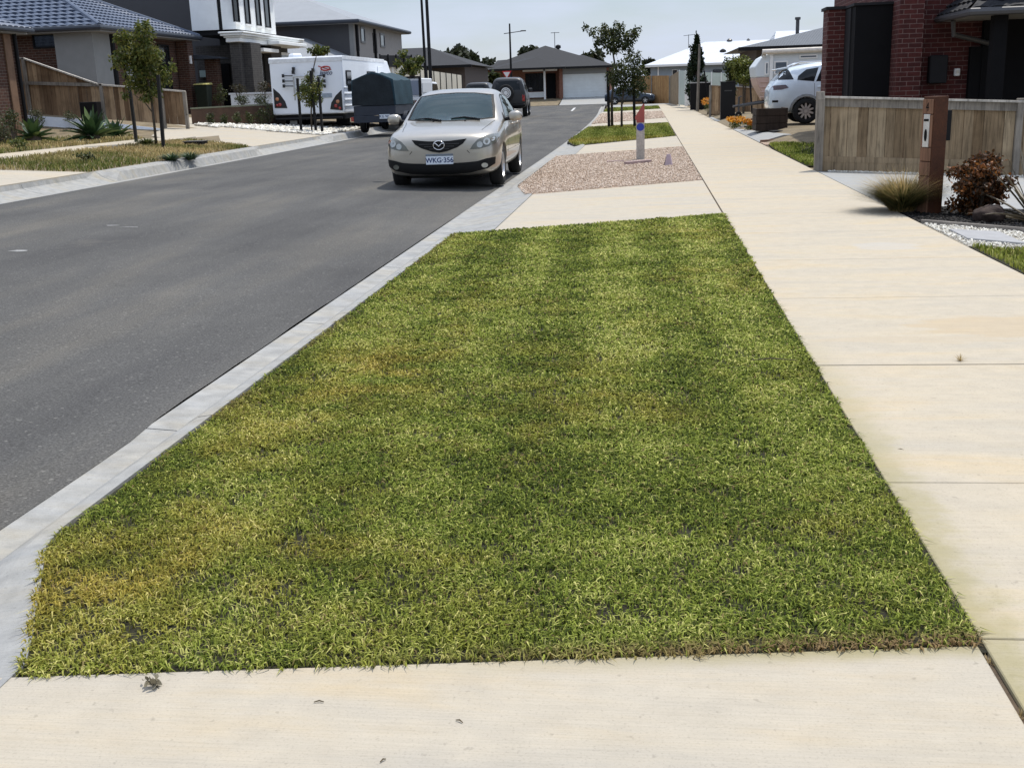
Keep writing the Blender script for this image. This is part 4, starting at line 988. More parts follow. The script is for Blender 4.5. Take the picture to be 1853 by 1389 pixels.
MB().box(.02, .26, -.13, .15, 0, hz-.624).build('stand', mBlackM, lbx)

# --- white and charcoal two-storey house
h2 = house('two_storey_house', 'two-storey house with white rendered upper floor, moulded cornice and grey brick below', (-20, 49, .9))
Y2 = 46.0; xs_ = P(426, 40, Y2).x; Ye = xs_*2000/(515-1172)
zlow = P(426, 53, Y2).z; ztop = zlow + 3.0
xw0 = P(346, 40, Y2).x
MB().box(xw0, P(393, 20, Y2).x, Y2, Y2+4, zlow, ztop).build('upper_wall', mWhiteR, h2, True)
MB().box(P(400, 20, Y2).x, xs_, Y2, Ye, zlow, ztop).build('upper_wall', mWhiteR, h2, True)
MB().box(P(393, 20, Y2).x+.003, P(400, 20, Y2).x-.003, Y2+.05, Y2+.3, zlow-.25, ztop).build('downpipe', mBlackM, h2, True)
MB().box(-34, xw0-.003, Y2+3, Y2+9, .3, ztop+.5).build('side_wall', mDarkClad, h2, True)
MB().box(xw0, xs_-.0, Y2+.1, Ye+.2, zlow-.2, zlow-.003).build('floor_band', mBlackM, h2, True)
rf2 = MB(); rf2.hexa([(xw0-.3, Y2-.5, ztop+.003), (xs_+.5, Y2-.5, ztop+.003), (xs_+.5, Ye+.6, ztop+.003), (xw0-.3, Ye+.6, ztop+.003)], [(xw0+2, Y2+2, ztop+.9), (xs_-2, Y2+2, ztop+.9), (xs_-2, Ye-2, ztop+.9), (xw0+2, Ye-2, ztop+.9)]); rf2.build('roof', mTileD, h2, True)
for (a, b_, yb) in ((439, 449, 40), (460, 469, 43.5), (480, 488.5, 47), (496, 505.5, 50.5)):
    ya_, yb_ = xs_*2000/(a-1172), xs_*2000/(b_-1172)
    w_ = win(h2, ya_, yb_, P((a+b_)/2, yb, (ya_+yb_)/2).z, ztop-.35, xs_, 'x', fw=.06)
    MB().box(xs_+.003, xs_+.10, ya_-.06, yb_+.06, P((a+b_)/2, yb, (ya_+yb_)/2).z-.09, P((a+b_)/2, yb, (ya_+yb_)/2).z-.004).build('sill', mTrimW, h2, True)
# cornice, stepping out over the ground floor
Y3 = 45.0; xc2 = P(434, 60, Y3).x; zc0, zc1 = P(434, 76, Y3).z, P(434, 57, Y3).z
Yend = xc2*2000/(556-1172)
xl0 = P(407, 60, Y3).x
for k, (o, a, c) in enumerate(((0, 0, .42), (.06, .425, .60), (.16, .605, .82), (.22, .825, 1.))):
    MB().box(xl0-o, xc2+o, Y3-o, Yend+o*.5, zc0+(zc1-zc0)*a, zc0+(zc1-zc0)*c).build('cornice', mWhiteR, h2, True, bev=.02)
MB().box(xc2+.05, xc2+.55, 48.2, Yend-.6, zc0, zc1-.25).build('cornice', mWhiteR, h2, True, bev=.02)
zb2 = .6
MB().box(P(360, 100, 47.5).x, xc2-.5, 47.2, Yend-.3, zb2-.3, zc0-.003).build('ground_floor_wall', mBrickGrey, h2, True)
def col(px0, px1, y, d, nm='column', m=None, x=None):
    a, c = P(px0, 100, y).x, P(px1, 100, y).x
    return MB().box(a, c, y, y+d, zb2-.3, zc0-.004).build(nm, m or mBrickGrey, h2, True)
col(417, 434, 45.2, .9); col(436, 455, 45.6, 1.2); 
xg = xc2 - .45
MB().box(xg, xg+.35, 49.0, 50.4, zb2-.3, zc0-.004).build('column', mBrickGrey, h2, True)
MB().box(P(384, 100, 46.5).x, P(404, 100, 46.5).x, 47.0, 47.19, zb2-.3, zc0-.75).build('garage_opening', mBlackP, h2, True)
wd = win(h2, 47.3, 48.4, zb2+.2, zc0-.35, xc2-.5, 'x', mf=mTrimW, mg=mGlassD, fw=.14)
win(h2, 50.8, 53.0, zb2+.9, zc0-.2, xc2-.5, 'x', mf=mTrimW, mg=mGlassB, fw=.12)
MB().box(xc2-.48, xc2+.25, 47.0, 49.0, zc0-.32, zc0-.18).build('door_hood', mTrimW, h2, True)
MB().tube([(xc2+.1, 46.9, zb2), (xc2+.1, 46.9, zc0-.3)], .06, 8).build('downpipe', mTrimW, h2, True)
a = P(365, 134, 47.1); MB().box(a.x-.08, a.x+.20, 47.08, 47.19, a.z-.14, a.z+.14).build('meter_box', mat('pale_green_box', (.32, .42, .40), .6), h2, True)
a = P(375, 134, 47.1); MB().box(a.x-.05, a.x+.10, 47.06, 47.19, a.z-.1, a.z+.1).build('meter_box', mTrimW, h2, True)
# low walls in the front garden of that house
hwl = thing('garden_wall', 'low brown timber retaining wall in front of the two-storey house', 'wall', (P(420, 210, 36).x, 36, .6))
a, c = P(345, 198, 36.), P(492, 190, 38.5)
MB().hexa([(a.x, 36, .2), (c.x, 38.5, .2), (c.x, 38.7, .2), (a.x, 36.2, .2)], [(a.x, 36, a.z), (c.x, 38.5, c.z), (c.x, 38.7, c.z), (a.x, 36.2, a.z)]).build('wall_panel', mat('brown_sleeper', (.085, .05, .032), .85, .25, 4), hwl, True)
MB().hexa([(a.x, 35.97, a.z+.003), (c.x, 38.47, c.z+.003), (c.x, 38.73, c.z+.003), (a.x, 36.23, a.z+.003)], [(a.x, 35.97, a.z+.05), (c.x, 38.47, c.z+.05), (c.x, 38.73, c.z+.05), (a.x, 36.23, a.z+.05)]).build('capping', mat('green_grey_capping', (.20, .21, .14), .8), hwl, True)
gsoil = MB(); gsoil.prism([(a.x, 36.25), (c.x, 38.75), (c.x-.3, 44.5), (a.x-1., 44.5)], .2, a.z-.12); tag(gsoil.build('garden_bed', mSoil), kind='structure')
wlw = thing('garden_wall', 'low white rendered wall behind clipped shrubs, left of the white caravan', 'wall', (P(450, 180, 42).x, 42, 1.))
a, c = P(417, 172, 42.), P(491, 170, 43.)
MB().hexa([(a.x, 42, .3), (c.x, 43, .3), (c.x, 43.2, .3), (a.x, 42.2, .3)], [(a.x, 42, a.z), (c.x, 43, c.z), (c.x, 43.2, c.z), (a.x, 42.2, a.z)]).build('wall_panel', mWhiteR, wlw, True)
MB().hexa([(a.x-.05, 41.95, a.z+.003), (c.x+.05, 42.95, c.z+.003), (c.x+.05, 43.25, c.z+.003), (a.x-.05, 42.25, a.z+.003)], [(a.x-.05, 41.95, a.z+.07), (c.x+.05, 42.95, c.z+.07), (c.x+.05, 43.25, c.z+.07), (a.x-.05, 42.25, a.z+.07)]).build('capping', mTrimW, wlw, True)
# wheelie bin by the dark garage
q = P(370, 185, 44.)
bn = thing('wheelie_bin', 'dark green wheelie bin with a yellow lid beside the brick pier', 'bin', (q.x, 44., 1.0))
bz = P(370, 151, 44.).z - 1.0
MB().hexa([(-.2, -.22, .08), (.2, -.22, .08), (.2, .2, .08), (-.2, .2, .08)], [(-.27, -.3, bz-.07), (.27, -.3, bz-.07), (.27, .3, bz-.07), (-.27, .3, bz-.07)]).build('body', mat('bin_green', (.008, .016, .010), .5), bn, bev=.02)
MB().hexa([(-.29, -.33, bz-.06), (.29, -.33, bz-.06), (.29, .34, bz-.06), (-.29, .34, bz-.06)], [(-.27, -.3, bz-.02), (.27, -.3, bz-.02), (.27, .3, bz+.02), (-.27, .3, bz+.02)]).build('lid', mat('bin_yellow', (.40, .36, .12), .5), bn, bev=.01)
for s in (-1, 1): MB().lathe([(.02, -.03), (.1, -.03), (.1, .03), (.02, .03)], 14, (s*.24, .24, .1), 'x').build('wheel', mBlackM, bn)

# --- grey two-storey house
h3 = house('grey_house', 'grey two-storey house with pale steel roof behind the white caravan', (-20, 72, .6))
X3 = -17.5; Y0, Y1 = 66.8, 80.2
ze3 = P(652, 37, Y0-.5).z
xg0 = P(500, 60, Y0).x
MB().box(xg0-1, X3-.003, Y0, Y1-.2, .3, ze3-.15).build('end_wall', mDarkClad, h3, True)
MB().box(X3, X3+.25, Y0+.25, Y1, .3, ze3-.15).build('street_wall', mTaupeR, h3, True)
MB().box(X3, X3+.25, Y0-.02, Y0+.24, .3, ze3-.15).build('corner_board', mGreyR, h3, True)
MB().box(xg0-1.6, X3+.7, Y0-.6, Y1+.6, ze3-.15, ze3-.1).build('soffit', mSoffit, h3, True)
hw3 = 5.6; zr3 = ze3 + hw3*.38
ex = X3 + .7; eY0, eY1 = Y0-.6, Y1+.6
r3 = MB(); A = (ex, eY0, ze3); B = (ex, eY1, ze3); D = (xg0-9, eY0, ze3); E2 = (xg0-9, eY1, ze3)
r3.quad(A, B, (ex-hw3, eY1-hw3, zr3), (ex-hw3, eY0+hw3, zr3)); r3.quad(D, A, (ex-hw3, eY0+hw3, zr3), (xg0-9, eY0+hw3, zr3)); r3.quad(B, E2, (xg0-9, eY1-hw3, zr3), (ex-hw3, eY1-hw3, zr3)); r3.quad((xg0-9, eY0+hw3, zr3), (ex-hw3, eY0+hw3, zr3), (ex-hw3, eY1-hw3, zr3), (xg0-9, eY1-hw3, zr3))
r3.build('roof', mRoofL, h3, True)
MB().tube([(xg0-9, eY0-.05, ze3-.03), (ex+.05, eY0-.05, ze3-.03), (ex+.05, eY1+.05, ze3-.03)], .11, 8).build('gutter', mGutter, h3, True)
yy = lambda px: (X3+.25)*2000/(px-1172)
for (a, c, ya, yb) in ((659, 664, 44, 92), (668, 676, 48, 78), (690, 696, 60, 96), (703, 711, 60, 86)):
    w_ = win(h3, yy(a), yy(c), P((a+c)/2, yb, yy((a+c)/2)).z, P((a+c)/2, ya, yy((a+c)/2)).z, X3+.25, 'x', mf=mGutterG if c-a > 6 else mBlackM, mg=mGlassB, fw=.12)
MB().tube([(X3+.33, yy(692), .5), (X3+.33, yy(692), ze3-.2)], .08, 6).build('downpipe', mBlackM, h3, True)
MB().tube([(X3+.33, yy(660), .5), (X3+.33, yy(660), ze3-.2)], .08, 6).build('downpipe', mBlackM, h3, True)
sk = MB(); a, c, d_, e_ = P(553, 69, 66.7), P(636, 103, 66.7), P(640, 106, 60), P(520, 106, 60)
sk.add([(P(500, 69, 66.7).x, 66.7, a.z), a, c, d_, e_], [(0, 1, 2, 3, 4)]); 
sk.build('lower_roof', mRoofL, h3, True)
MB().box(e_.x, d_.x-.3, 60.5, 66.6, .3, d_.z-.25).build('garage_wall', mTaupeR, h3, True)
# screens between the houses
sa, sb = P(688, 118, 58.), P(745, 118, 62.)
panel_fence('dark privacy screen with slim posts above a pale fence, behind the caravan', (sa.x, 58.), (sb.x, 62.), sa.z-.1, P(690, 100, 58).z, sb.z-.1, P(745, 101, 62).z, 4, mBlackM, mBlackM, 'privacy_screen')
panel_fence('pale cream fence below the dark privacy screen, behind the caravan', (sa.x-.3, 57.6), (sb.x, 61.6), sa.z-1.6, sa.z-.05, sb.z-1.6, sb.z-.05, 4, mCreamL, mTrimW, 'metal_fence')
# long cream fence running up the street on the left, and the dark house behind it
XF = -13.0; fy = lambda px: XF*2000/(px-1172)
ya, yb = fy(758), fy(846)
panel_fence('long cream panel fence with dark posts receding up the left side of the street', (XF, ya), (XF, yb), P(758, 190, ya).z, P(758, 123, ya).z, P(846, 182, yb).z, P(846, 136, yb).z, 8, mCreamL, mBlackM)
h4 = house('dark_roof_house', 'low brown house with a dark tiled hip roof behind the long cream fence', (-20, 90, .8))
z4 = P(800, 120, 86).z; a = P(715, 118, 84); c = P(853, 122, 84); pkp = P(765, 86, 90)
MB().box(a.x-3, c.x-.6, 84.6, 97, .3, z4-.05).build('wall', mat('brown_wall', (.09, .07, .06), .8), h4, True)
r4 = MB(); cx0, cx1, y0, y1 = a.x-4, c.x, 84., 97.5
px_ = P(776, 88, 90.5).x
r4.quad((cx0, y0, z4), (cx1, y0, z4), (px_, 90.7, pkp.z), (px_-6, 90.7, pkp.z)); r4.quad((cx1, y0, z4), (cx1, y1, z4), (px_, 90.7, pkp.z)); r4.quad((cx1, y1, z4), (cx0, y1, z4), (px_-6, 90.7, pkp.z), (px_, 90.7, pkp.z)); r4.quad((cx0, y1, z4), (cx0, y0, z4), (px_-6, 90.7, pkp.z)); r4.quad((cx0, y0, z4), (cx0, y1, z4), (cx1, y1, z4), (cx1, y0, z4))
r4.build('roof', mTileD, h4, True)
MB().box(cx0, cx1, y0-.1, y0-.003, z4-.18, z4+.01).build('gutter', mBlackM, h4, True)

# ================================================================ poles, give-way sign, marker post
def pole(label, base, topz, lean, r0, r1, arm=None):
    o = thing('light_pole', label, 'pole', base)
    h = topz - base[2]
    MB().tube([(0, 0, 0), (lean[0], lean[1], h)], [r0, r1], 10).build('pole', mBlackM, o)
    MB().lathe([(r0*1.7, 0), (r0*1.7, .04), (r0*1.1, .07)], 12).build('base_plate', mBlackM, o)
    if arm:
        for (dx0, dz0, dx1, dz1, rr) in arm: MB().tube([(dx0, 0, dz0), (dx1, 0, dz1)], rr, 6).build('arm', mGutterG, o)
    return o
q = P(781, 175, 48.); t1 = P(772, 0, 48.); k = (t1.x-q.x)/(t1.z-q.z)
pole('tall black light pole rising behind the silver hatchback, the right one of the pair', (q.x, 48., zland(q.x, 48)-.02), t1.z+1.5, (k*(t1.z+1.3), 0), .085, .06)
q = P(770.5, 135, 60.); t1 = P(763, 0, 60.); k = (t1.x-q.x)/(t1.z-q.z)
pole('tall black light pole beside the cream fence, the left and farther one of the pair', (q.x, 60., zland(q.x, 60)-.02), t1.z+1.5, (k*(t1.z+1.1), 0), .085, .06)
q = P(931, 188, 108.); t1 = P(930, 45, 108.)
po = pole('far black street-light pole with a thin cross arm, in front of the end house', (q.x, 106., 0.), t1.z, (0, 0), .13, .07)
za = P(930, 59, 106).z
MB().tube([(-.55, 0, za-.08), (1.45, 0, za+.12)], .04, 6).build('arm', mGutterG, po)
MB().box(1.0, 1.5, -.12, .12, za+.06, za+.16).build('lamp_head', mGutterG, po, bev=.02)
# give-way sign: inverted triangle, white with a red rim
q = P(917, 135, 92.)
gw = thing('road_sign', 'red and white inverted triangle give-way sign above the dark four-wheel drive', 'sign', (q.x, 92., 0.))
MB().tube([(0, .03, 0), (0, .03, q.z+.3)], .03, 8).build('post', mGutterG, gw)
tri = lambda s, z: [(0, z-.40*s), (.40*s, z+.27*s), (-.40*s, z+.27*s)]
MB().slab(tri(1, q.z), 'y', -.01, .01).build('sign_plate', mat('sign_red', (.55, .03, .03), .5), gw)
MB().slab(tri(.68, q.z), 'y', -.014, -.0102).build('sign_face', mTrimW, gw)
# marker post with red arrow top and blue disc
q = G(1159, 289, 0)
mp = thing('marker_post', 'weathered white hydrant marker post with red arrow tip and blue disc, in the pink gravel', 'marker post', (q.x, q.y, -.02))
hm = P(1160, 188, q.y).z + .02; ww = .082
hr1 = P(1160, 222, q.y).z + .02
MB().box(-ww, ww, -.03, .03, 0, hr1).build('post', mat('weathered_white_paint', (.50, .46, .41), .85, .2, 7, 30, .3), mp, bev=.004)
MB().slab([(-ww, hr1+.002), (ww, hr1+.002), (ww, hm-.03), (ww*.95, hm), (ww*.6, hm-.01), (-ww*1.3, hm-.25), (-ww*1.25, hm-.30), (-ww, hm-.31)], 'y', -.031, .03).build('red_tip', mat('faded_red', (.34, .085, .07), .75, .15, 9), mp)
MB().lathe([(.0001, 0), (.075, 0), (.075, .006), (.0001, .006)], 24, (0, -.037, hr1-.085), 'y').build('blue_disc', mat('marker_blue', (.025, .05, .33), .4), mp)
# low timber frames and peg in the gravel
mPkT = mat('weathered_pink_timber', (.36, .27, .26), .85, .15, 10)
a, c = G(1132, 296, .02), G(1176, 292, .02)
tl = thing('timber_offcut', 'long weathered timber offcut lying at the foot of the marker post', 'timber', (a.x, a.y, .0), math.atan2(c.y-a.y, c.x-a.x))
L_ = (c-a).length
MB().box(0, L_, -.05, .05, -.01, .055).build('board', mPkT, tl, bev=.006)
MB().box(.06, L_-.06, .054, .07, -.01, .03).build('edge_strip', mDT, tl)
a = G(1098, 293, 0); o = MB().box(0, .34, -.04, .04, -.01, .02).build('timber_offcut', mPkT, None, bev=.004); o.location = a; o.rotation_euler = (0, 0, .1)
tag(o, 'short flat piece of timber half buried in the pink gravel, left of the post', 'timber')
a = G(1210, 299, 0)
pg = thing('survey_peg', 'pale pinkish tapered timber peg standing in the gravel near the footpath', 'peg', (a.x, a.y, -.02), -.25)
MB().hexa([(-.075, -.04, 0), (.075, -.04, 0), (.075, .04, 0), (-.075, .04, 0)], [(-.035, -.01, .22), (.03, -.01, .22), (.03, .03, .22), (-.035, .03, .22)]).build('peg', mat('pale_lilac_timber', (.47, .38, .42), .8, .1), pg, bev=.004)
MB().hexa([(-.09, -.035, 0), (-.077, -.035, 0), (-.077, .04, 0), (-.09, .04, 0)], [(-.04, -.005, .2), (-.037, -.005, .2), (-.037, .03, .2), (-.04, .03, .2)]).build('peg_side', mDT, pg)
# service pit box on the left verge
q = GT(350, 263)
pit = thing('service_pit', 'dark open service pit box set in the dry grass of the left verge', 'service pit', (q.x, q.y, q.z-.05), -.05)
MB().box(-.24, .24, -.02, .3, 0, .13).build('pit_box', mBlackM, pit, bev=.01)
MB().box(-.26, .26, -.04, .32, .132, .15).build('pit_lid', mat('pit_lid', (.09, .085, .08), .8), pit, bev=.004)
# ================================================================ vehicles
def paintmat(name, col, metal=.5, rough=.32, coat=.8):
    m, t, b = nodes(name); setp(b, rough, metal, .5, coat); b.inputs['Coat Roughness'].default_value = .05
    n = noise(t, 3, 4); n2 = noise(t, 900, 2)
    c = ramp(t, n, [(.3, mul(col, .93)), (.7, mul(col, 1.03))]); c = mixc(t, 1., c, ramp(t, n2, [(.3, .9), (.7, 1.)]), 'MULTIPLY')
    t.links.new(c, b.inputs['Base Color']); return m
mSilver = paintmat('silver_paint', (.47, .435, .37), .7, .30)
mWhiteCar = paintmat('white_car_paint', (.62, .70, .76), .1, .3)
mBlueCar = paintmat('blue_car_paint', (.008, .022, .045), .4, .3)
mDarkCar = paintmat('dark_car_paint', (.006, .0065, .008), .0, .4, .25)
def glassmat(name, col, rough=.04, spec=.6):
    m, t, b = nodes(name); setp(b, rough, 0, spec); n = noise(t, 1.4, 3)
    t.links.new(ramp(t, n, [(.35, mul(col, .6)), (.65, mul(col, 1.3))]), b.inputs['Base Color']); return m
mScreen = glassmat('tinted_windscreen', (.028, .060, .066))
mCarGl = glassmat('dark_car_glass', (.008, .011, .013), .06, .3)
mTyre = mat('tyre_rubber', (.014, .014, .014), .9, .2, 20)
mRim = mat('alloy_rim', (.55, .55, .55), .35, .05, 5, metal=.8, bmp=0)
mChrome = mat('chrome', (.75, .75, .75), .12, .02, 3, metal=1, bmp=0)
mPlast = mat('black_plastic', (.010, .010, .010), .6, .1, 9, spec=.2)
mLampG = mat('headlamp_housing', (.12, .125, .105), .25, .2, 12, coat=1., bmp=0)
mLens = mat('lamp_lens', (.40, .41, .38), .12, .1, 9, metal=.6, coat=1., bmp=0)
mRed = mat('red_lens', (.30, .012, .01), .2, .1, 9, coat=1., bmp=0)
mAmber = mat('amber_lens', (.48, .20, .09), .2, .1, 9, coat=1., bmp=0)
mPlate = mat('number_plate_white', (.66, .72, .78), .5, .04, 4)
mPlateT = mat('number_plate_blue', (.012, .03, .12), .5, .05, 4)

def section(y, w, zb, zs, wt, zt, cr):
    h = zs - zb; a = (.95*w, zs); c = (wt, zt)
    pts = [(0, zb), (.7*w, zb), (.955*w, zb+.05), (w, zb+.38*h), (w*.995, zb+.74*h), a, ((a[0]+c[0])/2 + .015, (a[1]+c[1])/2), c, (wt*.6, zt+cr*.75), (0, zt+cr)]
    return pts
def car_body(name, stations, m, parent, wheels, wr, xin, level=2, cavity=None):
    vs, fs = [], []; n = 10; ring = 2*n - 2
    for st in stations:
        p = section(*st); y = st[0]
        full = [(x, z) for x, z in p] + [(-x, z) for x, z in p[n-2:0:-1]]
        vs += [(x, y, z) for x, z in full]
    for j in range(len(stations)-1):
        for i in range(ring): fs.append((j*ring+i, j*ring+(i+1) % ring, (j+1)*ring+(i+1) % ring, (j+1)*ring+i))
    fs.append(tuple(range(ring-1, -1, -1))); k = (len(stations)-1)*ring; fs.append(tuple(range(k, k+ring)))
    b = MB(); b.add(vs, fs); tmp = b.build('tmp', None)
    s = tmp.modifiers.new('s', 'SUBSURF'); s.levels = level; s.render_levels = level
    cut = MB()
    for (y, r) in wheels:
        for sx in (-1, 1):
            cut.lathe([(.0001, xin), (r, xin), (r, 1.4), (.0001, 1.4)] if sx > 0 else [(.0001, -1.4), (r, -1.4), (r, -xin), (.0001, -xin)], 28, (0, y, wr), 'x')
    co = cut.build('cut', mPlast)
    dg = bpy.context.evaluated_depsgraph_get(); solid = bpy.data.meshes.new_from_object(tmp.evaluated_get(dg))
    bm = bmesh.new(); bm.from_mesh(solid); bvh = BVHTree.FromBMesh(bm); bm.free()
    bo = tmp.modifiers.new('b', 'BOOLEAN'); bo.operation = 'DIFFERENCE'; bo.object = co; bo.solver = 'EXACT'
    extra = []
    if cavity:
        tmp.data.materials.append(m)
        for cb in cavity:
            c_ = cb.build('cut', cavity_mat); extra.append(c_)
            b2 = tmp.modifiers.new('c', 'BOOLEAN'); b2.operation = 'DIFFERENCE'; b2.object = c_; b2.solver = 'EXACT'; b2.material_mode = 'TRANSFER'
    dg = bpy.context.evaluated_depsgraph_get(); me = bpy.data.meshes.new_from_object(tmp.evaluated_get(dg))
    bpy.data.objects.remove(tmp); bpy.data.objects.remove(co)
    for c_ in extra: bpy.data.objects.remove(c_)
    if not cavity: me.materials.clear()
    o = put(name, me, None if cavity else m, parent, True)
    me.set_sharp_from_angle(angle=R_(40))
    return o, bvh
def decal(name, bvh, outline, axis, m, parent, off=.006, step=.08, org=None, side=1, skirt=.02, smooth=True, rnd_=0):
    """panel in the shape of a 2-D outline, laid onto the body by projection; axis front/rear/side/top"""
    bm = bmesh.new(); many = outline if hasattr(outline[0][0], '__len__') else [outline]
    for ol in many:
        f = bm.faces.new([bm.verts.new((u, v, 0)) for u, v in ol]); bmesh.ops.triangulate(bm, faces=[f])
    us = [p[0] for ol in many for p in ol]; ws = [p[1] for ol in many for p in ol]
    for a, lo, hi in ((0, min(us), max(us)), (1, min(ws), max(ws))):
        k = lo + step
        while k < hi - step*.3:
            nrm = (1, 0, 0) if a == 0 else (0, 1, 0); co = (k, 0, 0) if a == 0 else (0, k, 0)
            bmesh.ops.bisect_plane(bm, geom=bm.verts[:] + bm.edges[:] + bm.faces[:], plane_co=co, plane_no=nrm); k += step
    if axis == 'front': mk = lambda u, v: (Vector((u, -3, v)), Vector((0, 1, 0)))
    elif axis == 'rear': mk = lambda u, v: (Vector((u, 9, v)), Vector((0, -1, 0)))
    elif axis == 'side': mk = lambda u, v: (Vector((3*side, u, v)), Vector((-side, 0, 0)))
    else: mk = lambda u, v: (Vector((u, v, 4)), Vector((0, 0, -1)))
    dirv = None
    for v in bm.verts:
        o_, d = mk(v.co.x, v.co.y); dirv = d; h = bvh.ray_cast(o_, d)
        if h[0] is None:
            nn = bvh.find_nearest(o_ + d*3.2); q = nn[0]; nr = nn[1]
        else: q, nr = h[0], h[1]
        v.co = q + (nr.normalized()*.6 - d*.4) * off
    if skirt > 0:
        r = bmesh.ops.extrude_edge_only(bm, edges=[e for e in bm.edges if e.is_boundary])
        for v in [g for g in r['geom'] if isinstance(g, bmesh.types.BMVert)]: v.co += dirv * (skirt + off)
    bmesh.ops.recalc_face_normals(bm, faces=bm.faces)
    me = bpy.data.meshes.new(name); bm.to_mesh(me); bm.free()
    o = put(name, me, m, parent, smooth)
    if smooth: me.set_sharp_from_angle(angle=R_(35))
    return o
def mir(o2): return [(-u, v) for u, v in o2][::-1]
def wheel(parent, x, y, r, wdt, spokes=5, rim=None, rr=.66):
    sx = 1 if x > 0 else -1; h = wdt/2
    w_ = MB().lathe([(r*.62, -h*.9), (r*.9, -h), (r*.985, -h*.75), (r, -h*.3), (r, h*.3), (r*.985, h*.75), (r*.9, h), (r*.62, h*.9)], 28, (x, y, r), 'x').build('wheel', mTyre, parent, smooth=True)
    m = MB(); f = x + sx*h*.80
    m.lathe([(r*rr, f - sx*.10 - x), (r*rr, f - x), (r*(rr-.06), f + sx*.012 - x), (r*(rr-.09), f - sx*.015 - x)], 28, (x, y, r), 'x')
    m.lathe([(.001, f - sx*.01 - x), (r*.17, f - sx*.01 - x), (r*.2, f - sx*.05 - x)], 16, (x, y, r), 'x')
    for k in range(spokes):
        a = 2*math.pi*k/spokes + .3; ca, sa = math.cos(a), math.sin(a)
        P2 = lambda rad, t: (y + ca*rad - sa*t, r + sa*rad + ca*t)
        q = [P2(r*.12, -.035), P2(r*(rr-.05), -.022), P2(r*(rr-.05), .022), P2(r*.12, .035)]
        m.add([(f - sx*.012, *p) for p in q] + [(f - sx*.045, *p) for p in q], [(0, 1, 2, 3), (7, 6, 5, 4), (0, 4, 5, 1), (1, 5, 6, 2), (2, 6, 7, 3), (3, 7, 4, 0)])
    m.build('rim', rim or mRim, w_, smooth=False)
    m2 = MB().lathe([(.001, f - sx*.085 - x), (r*rr*.98, f - sx*.085 - x)], 24, (x, y, r), 'x'); m2.build('brake_disc', mPlast, w_)
    return w_

# ---------------------------------------------------------------- silver hatchback parked at the right kerb
hz0 = .0
hat = thing('hatchback', 'silver five-door hatchback parked against the right kerb, facing the camera', 'car', (-3.16, 16.98, -.04), R_(.6)); hat.scale = (1.03, 1.0, 1.02)
ST = [(.0, .54, .34, .62, .40, .70, .03), (.025, .70, .27, .68, .52, .765, .03), (.09, .78, .22, .73, .60, .81, .025), (.24, .845, .20, .775, .66, .85, .025), (.50, .872, .195, .82, .69, .895, .03), (.85, .878, .195, .86, .70, .94, .035),
      (1.12, .88, .20, .89, .715, .98, .035), (1.24, .88, .20, .91, .715, 1.01, .03), (1.55, .88, .20, .93, .685, 1.21, .03), (1.92, .88, .20, .94, .645, 1.395, .03), (2.2, .88, .20, .945, .63, 1.455, .03), (2.7, .88, .20, .955, .615, 1.47, .03),
      (3.3, .88, .20, .97, .595, 1.44, .03), (3.75, .87, .21, .98, .57, 1.35, .03), (4.08, .85, .25, .985, .57, 1.14, .02), (4.22, .82, .28, .96, .59, 1.0, .02), (4.36, .78, .30, .88, .6, .93, .015), (4.44, .66, .36, .78, .52, .84, .01)]
ws = [(-.70, 1.02), (-.40, 1.0), (0, .993), (.40, 1.0), (.70, 1.02), (.665, 1.19), (.60, 1.378), (.30, 1.415), (0, 1.425), (-.30, 1.415), (-.60, 1.378), (-.665, 1.19)]
def inset(pts, k, c): return [(c[0] + (x-c[0])*k, c[1] + (z-c[1])*k) for x, z in pts]
def ring(a, b_): n = len(a); return [[a[i], a[(i+1) % n], b_[(i+1) % n], b_[i]] for i in range(n)]
cavity_mat = mat('cabin_lining', (.022, .022, .022), .9, .2, 9)
WF = [(1.72, 1.02), (1.83, 1.12), (2.02, 1.26), (2.22, 1.355), (2.45, 1.385), (2.45, 1.02)]; WR = [(2.53, 1.02), (2.53, 1.385), (2.9, 1.375), (3.25, 1.33), (3.42, 1.24), (3.40, 1.05)]
RW = [(-.48, 1.12), (.48, 1.12), (.44, 1.32), (-.44, 1.32)]
wsI = inset(ws, .955, (0, 1.20)); wsI = [(x, max(z, 1.035)) for x, z in wsI]
cav = [MB().hexa([(-.70, 1.62, .45), (.70, 1.62, .45), (.70, 3.9, .45), (-.70, 3.9, .45)], [(-.58, 1.95, 1.37), (.58, 1.95, 1.37), (.53, 3.62, 1.33), (-.53, 3.62, 1.33)]),
       MB().slab(wsI, 'y', .9, 2.1), MB().slab(RW, 'y', 3.4, 4.6), MB().slab(inset(WF, .96, (2.1, 1.15)), 'x', -1.2, 1.2), MB().slab(inset(WR, .96, (2.95, 1.18)), 'x', -1.2, 1.2)]
hb_, hv = car_body('body', ST, mSilver, hat, [(.88, .355), (3.52, .355)], .315, .56, 2, cav)
